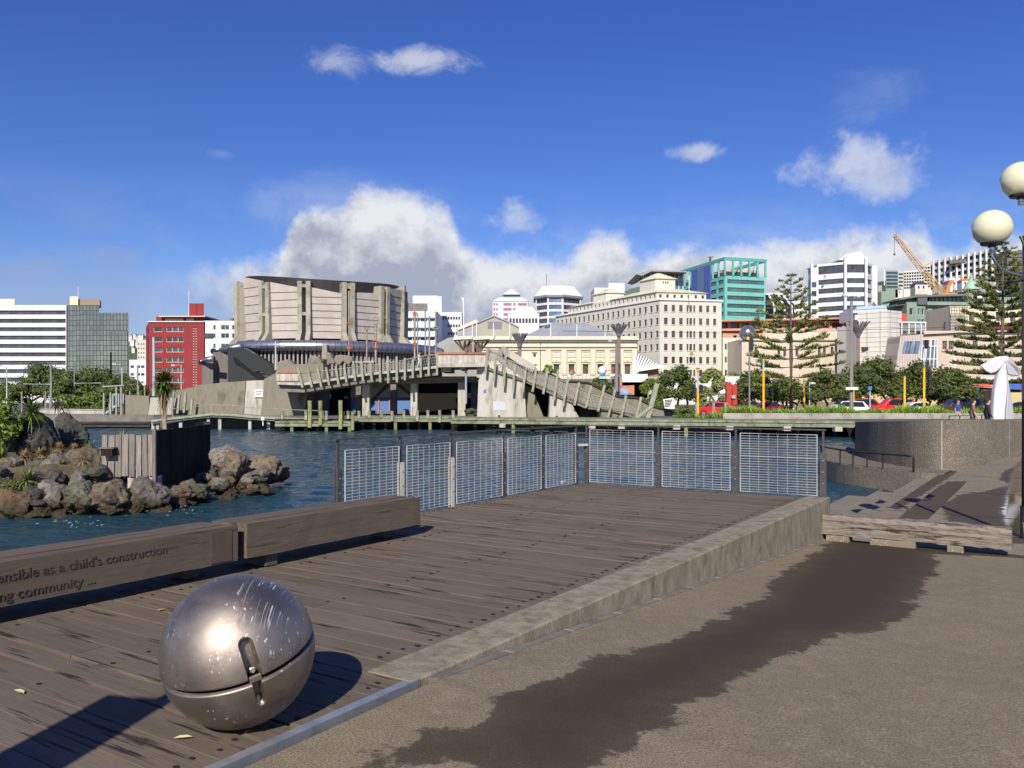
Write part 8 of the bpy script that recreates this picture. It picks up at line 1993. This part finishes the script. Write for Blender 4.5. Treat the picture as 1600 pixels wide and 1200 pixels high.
# silver fern ball
M_mesh = simple('silver mesh', (.40, .37, .37), .25, .9)
t = thing('hanging_sphere', 'silver ball sculpture hung on wires before the cream block', 'sphere sculpture', at(1168, 521, 118)); c = at(1168, 521, 118)
MB().ball(c, 1.10, 28, 18).build('shell', [M_mesh], t, smooth=True); mb = MB()
for k in range(9): a = R(20 * k); mb.tube([c + Vector((math.cos(a) * math.sin(R(q)) * 1.12, math.sin(a) * math.sin(R(q)) * 1.12, math.cos(R(q)) * 1.12)) for q in range(0, 361, 24)], .025, 4, False)
mb.build('ribs', [M_pole], t); MB().tube([c + Vector((-26, 3, .6)), c, c + Vector((30, 4, 1.2))], .03, 4).build('wire', [M_darkmetal], t)
tl = thing('traffic_light', 'twin headed traffic signal below the silver ball, amber lit', 'traffic light', at(1170, 560, 84)); Y = 84
MB().tube([at(1171, 650, Y), at(1171, 530, Y)], .09, 6).build('pole', [M_pole], tl); MB().box(gx(1170.5, Y), gx(1176, Y), Y - .3, Y, gz(547, Y), gz(530, Y)).build('signal_head', [M_black], tl)
MB().box(gx(1166, Y), gx(1170, Y), Y - .2, Y, gz(531, Y), gz(526.5, Y)).build('amber_plate', [M_yel], tl)
# sculptures on the bridge
def mast(label, px, y0, y1, Y, shapes, r=.09):
    t = thing('sculpture_mast', label, 'mast sculpture', at(px, y1, Y), 0, 'mast sculptures on the bridge'); MB().tube([at(px, y1, Y), at(px, y0, Y)], r, 6).build('mast', [M_tim], t); s = Y / F
    for kind, y, w, m in shapes:
        c = at(px, y, Y - .12); q = w * s / 2
        if kind == 'ring': MB().tube([c + Vector((q * math.cos(a), 0, q * math.sin(a) * 1.25)) for a in [R(30 * k) for k in range(13)]], .07, 5, False).build('ring', [m], t)
        if kind == 'tri': MB().tube([c + Vector((-q, 0, q * .7)), c + Vector((q, 0, q * .7)), c + Vector((0, 0, -q * .8)), c + Vector((-q, 0, q * .7))], .07, 5).build('triangle', [m], t)
        if kind == 'dia': MB().prism([c + Vector((-q, 0, 0)), c + Vector((0, 0, -q)), c + Vector((q, 0, 0)), c + Vector((0, 0, q))], (0, .12, 0)).build('diamond', [m], t)
        if kind == 'star': MB().prism([c + Vector((q * (1 if k % 2 == 0 else .5) * math.sin(R(36 * k)), 0, q * (1 if k % 2 == 0 else .5) * math.cos(R(36 * k)))) for k in range(10)], (0, .1, 0)).build('star', [m], t)
        if kind == 'arch': MB().tube([c + Vector((q * math.cos(a), 0, q * .8 * math.sin(a))) for a in [R(20 * k) for k in range(10)]] + [c + Vector((q, 0, 0))], .07, 5).build('arch', [m], t)
M_rs = P('rust red', (.34, .08, .05), rough=.8)
mast('mast with a red star above a red diamond, leftmost on the bridge', 545, 455, 574, 94, [('star', 504, 7, M_rs), ('dia', 543, 9, M_rs)])
mast('short mast topped by an open triangle', 573, 514, 568, 94, [('tri', 514, 8, M_rs)])
mast('mast topped by an open ring with a red ring below', 587, 506, 568, 94, [('ring', 500.5, 9, M_tim), ('ring', 538, 10, M_rs)], .13)
mast('mast topped by a red star with a red diamond below, before the balconied office', 648, 490, 562, 94, [('star', 490, 10, M_rs), ('dia', 537, 8, M_rs)], .12)
mast('plain pale mast just right of the star topped mast', 652.5, 490, 558, 96, [], .08)
mast('plain tall mast before the right side of the balconied office', 664.5, 483, 556, 94, [], .08)
mast('plain brown mast between two pale ones on the bridge', 671, 494, 556, 95, [], .10)
mast('dark mast with a small arch on top, rightmost on the bridge', 681, 487, 556, 94, [('arch', 514, 9, M_tim)], .10)
def carved(label, pts, Y, th, mat=M_tim): 
    o = slab(pts, Y, th).build('carved_timber', [mat], bevel=.12); tag(o, label, 'sculpture', 'carved forms on the bridge')
carved('upright carved pair of posts on the bridge, left one', [(502, 562), (503, 539), (506, 537), (511, 538), (511, 550), (517, 562)], 91, 1.0)
carved('upright carved leaning post on the bridge right of the first pair', [(509, 552), (515, 550), (524, 568), (512, 569)], 90.6, .8, M_c1)
carved('arched concrete form left of the carved posts on the bridge', [(480, 572), (482, 559), (488, 555), (497, 557), (503, 564), (504, 574)], 90, 1.6, M_c1)
carved('arched concrete form right of the carved posts on the bridge', [(520, 566), (523, 556), (531, 554), (548, 556), (552, 562), (544, 571), (536, 564), (530, 571)], 91, 1.4, M_c1)
carved('low whale backed timber form in the middle of the bridge', [(549, 568), (551, 564), (566, 565), (583, 563), (585, 568)], 92, 1.2, M_c2)
carved('grey concrete form behind the left parapet of the bridge', [(433, 582), (433, 566), (450, 561), (458, 568), (462, 579)], 91, 1.6, M_c1)
carved('small driftwood form before the hall windows left of the bridge', [(431, 571), (440, 563), (452, 565), (462, 570), (462, 578), (431, 578)], 93, 1.0, M_tim)
# timber umbrellas
def umb(label, px, yt, Y, w, tx):
    t = thing('timber_umbrella', label, 'timber pavilion', at(px, 560, Y)); s = Y / F; c = at(px, yt, Y); q = w * s / 2
    MB().hexa([c + Vector(v) for v in ((-q, -q, 0), (q, -q, .1), (q, q, .1), (-q, q, 0), (-q * .9, -q * .9, .35), (q * .9, -q * .9, .45), (q * .9, q * .9, .45), (-q * .9, q * .9, .35))]).build('roof', [M_cream], t)
    mb = MB()
    for k in range(9): a = 6.283 * k / 9; mb.bar(c + Vector((0, 0, -1.1)), c + Vector((q * .92 * math.cos(a), q * .92 * math.sin(a), -.05)), .12)
    mb.build('struts', [P('umbrella brown', (.18, .13, .10), rough=.9)], t)
    for x in tx: MB().bar(at(x, 566, Y), at(x, yt + 6, Y), .42).build('trunk', [M_bark], t)
umb('timber umbrella pavilion above the bridge platform, left one', 724, 532, 92, 30, (729, 734)); umb('timber umbrella pavilion above the bridge platform, right one', 752, 532, 94, 26, (744, 750))
# terrace below the town hall
t = thing('terrace', 'grey terrace wall with a thin railing in front of the town hall', 'terrace', at(915, 600, 112)); Y = 112
MB().box(gx(846, Y), gx(968, Y), Y, Y + 40, GZ, gz(592, Y)).build('wall', [M_c3], t)
for k in range(16): MB().tube([at(868 + k * 6, 592, Y), at(868 + k * 6, 584, Y)], .035, 4).build('rail_post', [M_gg], t)
MB().tube([at(868, 584, Y), at(960, 584, Y)], .04, 4).build('rail', [M_gg], t)
t = thing('telescope_ball', 'white ball shaped dome with a pale blue base on the town hall terrace', 'dome', at(941, 592, 110)); MB().ball(at(941, 579, 110), .58, 18, 12).build('dome', [M_white], t, smooth=True)
MB().tube([at(941, 592, 110), at(941, 585, 110)], [.5, .38], 12).build('base', [simple('pale cyan', (.30, .55, .60), .6)], t); MB().tube([at(944, 579, 109.5), at(956, 578.5, 109.5)], .05, 5).build('arm', [M_pole], t); MB().box(gx(955, 109.5), gx(958, 109.5), 109.4, 109.7, gz(583, 109.5), gz(573, 109.5)).build('fork', [M_rs], t)
t = thing('red_sculpture', 'small red diamond shaped sculpture on a leg on the town hall terrace', 'sculpture', at(893, 592, 108)); slab([(889, 583), (894, 576), (900, 582), (894, 587)], 108, .3).build('diamond', [M_rs], t); MB().bar(at(894, 592, 108), at(893, 578, 108), .12).build('leg', [M_pole], t); slab([(888, 584), (892, 579), (896, 584)], 107.8, .2).build('stone', [M_tim], t)
t = thing('white_canopy_building', 'low white parapet building with a dark opening behind the bridge stairs', 'building', at(990, 615, 104)); Y = 104
slab([(972, 584.5), (1012, 584.5), (1012, 597), (972, 597)], Y, 12).build('parapet', [M_bwhite], t); slab([(974, 597), (1012, 597), (1012, 622), (974, 622)], Y + 3, 8).build('dark_opening', [M_gap], t)
slab([(966, 589), (972, 589), (972, 620), (966, 620)], Y - .2, 3).build('brick_pier', [P('orange brick', (.45, .20, .10), rough=.9)], t)
slab([(1040, 590), (1160, 588), (1160, 630), (1040, 630)], Y + 12, 8).build('base_wall', [M_bwhite], t)
t = thing('container', 'container painted in blue and orange shapes under the white parapet building', 'container', at(980, 615, 103)); slab([(967, 603), (991, 602), (991, 617), (967, 617)], 103, 2.5).build('container_body', [P('mural', (.10, .18, .34), (.55, .22, .07), scale=1.1, rough=.8, pos=True, c3=(.30, .42, .65), s3=.8, lo=.48, hi=.52)], t)
t = thing('glass_sail', 'triangular dark glass sail roof with slanting white bars before the cream block', 'glass roof', at(1010, 580, 150)); Y = 150
slab([(994.5, 551.5), (1036, 572.5), (988, 580)], Y, .6).build('glass', [simple('sail glass', (.05, .05, .07), .3)], t)
for k in range(11):
    f = k / 10.5; MB().bar(at(994.5 + 41.5 * f, 551.5 + 21 * f, Y - .1), at(988 + (f ** 1.2) * 36, 580 - 5.2 * f ** 1.2, Y - .1), .28, .1, up=(0, 1, 0)).build('bar', [M_white], t)
MB().bar(at(1037, 572.5, Y - .2), at(987.5, 580.3, Y - .2), .6, .4).build('gutter', [M_white], t); slab([(1003, 579), (1028, 575), (1030, 587), (1003, 588)], Y + 1, 4).build('brick_wall', [bpy.data.materials['orange brick']], t)
# red carved posts
t = thing('red_carved_posts', 'tall red carved posts left of the roadside trees', 'carved posts', at(1143, 640, 86)); Y = 86
slab([(1135, 642), (1135.5, 609), (1133.5, 608), (1135.5, 596), (1142, 597), (1144, 600), (1143, 642)], Y, .6).build('carved_post', [P('carved red', (.42, .05, .03), (.34, .04, .03), scale=3, rough=.8)], t, bevel=.04)
slab([(1145, 642), (1144.5, 602), (1150, 600), (1152, 604), (1151.5, 618), (1154, 642)], Y - .1, .6).build('carved_post', [bpy.data.materials['carved red']], t, bevel=.04); slab([(1143.2, 618), (1149, 617), (1149, 623), (1143.2, 622)], Y - .3, .2).build('pale_carving', [M_c2], t)
# white sculpture: smooth twisted form
M_sc = simple('white sculpture paint', (.62, .62, .64), .5); Y = 42; s = Y / F
t = thing('white_sculpture', 'tall smooth white twisted sculpture standing on the promenade', 'sculpture', at(1566, 660, Y))
def sheet(pts, name, th=.14): return MB().prism([at(a, b, Y + d) for a, b, d in pts], (0, th, 0)).build(name, [M_sc], t, bevel=.05)
sheet([(1532.5, 571, -.5), (1541, 566.5, -.35), (1552, 559.5, -.2), (1563, 556.5, -.05), (1575, 556, 0), (1573, 564, 0), (1565, 574, -.1), (1557, 581, -.2), (1549, 583.5, -.32), (1541, 580, -.42)], 'left_wing')
sheet([(1575, 556, 0), (1583, 562.5, .12), (1591, 573, .5), (1597, 583, 1.0), (1592, 587, .95), (1583, 588, .6), (1576, 585, .25), (1573, 572, .05), (1572.5, 563, 0)], 'right_wing')
sheet([(1564.5, 573, 0), (1572.5, 566, .02), (1573.5, 590, .02), (1574.2, 612, 0), (1571, 640, .0), (1569, 676, 0), (1550.5, 676, .25), (1552, 640, .22), (1554, 610, .18), (1558, 590, .10)], 'stem', .3)
sheet([(1573, 575, .05), (1577, 600, .3), (1582, 628, .65), (1585, 655, .85), (1586, 676, .9), (1571, 676, .1), (1573, 640, .06), (1575, 612, .05)], 'stem', .25)
# low railing behind the curved wall
t = thing('promenade_railing', 'low dark railing on the promenade behind the people', 'railing', at(1510, 655, 44)); MB().tube([at(1482.5, 650, 44), at(1548, 648, 44)], .03, 6).build('rail', [M_black], t)
for px in (1483, 1500, 1517, 1534): MB().tube([at(px, 660, 44), at(px, 649.3, 44)], .03, 6).build('post', [M_black], t)
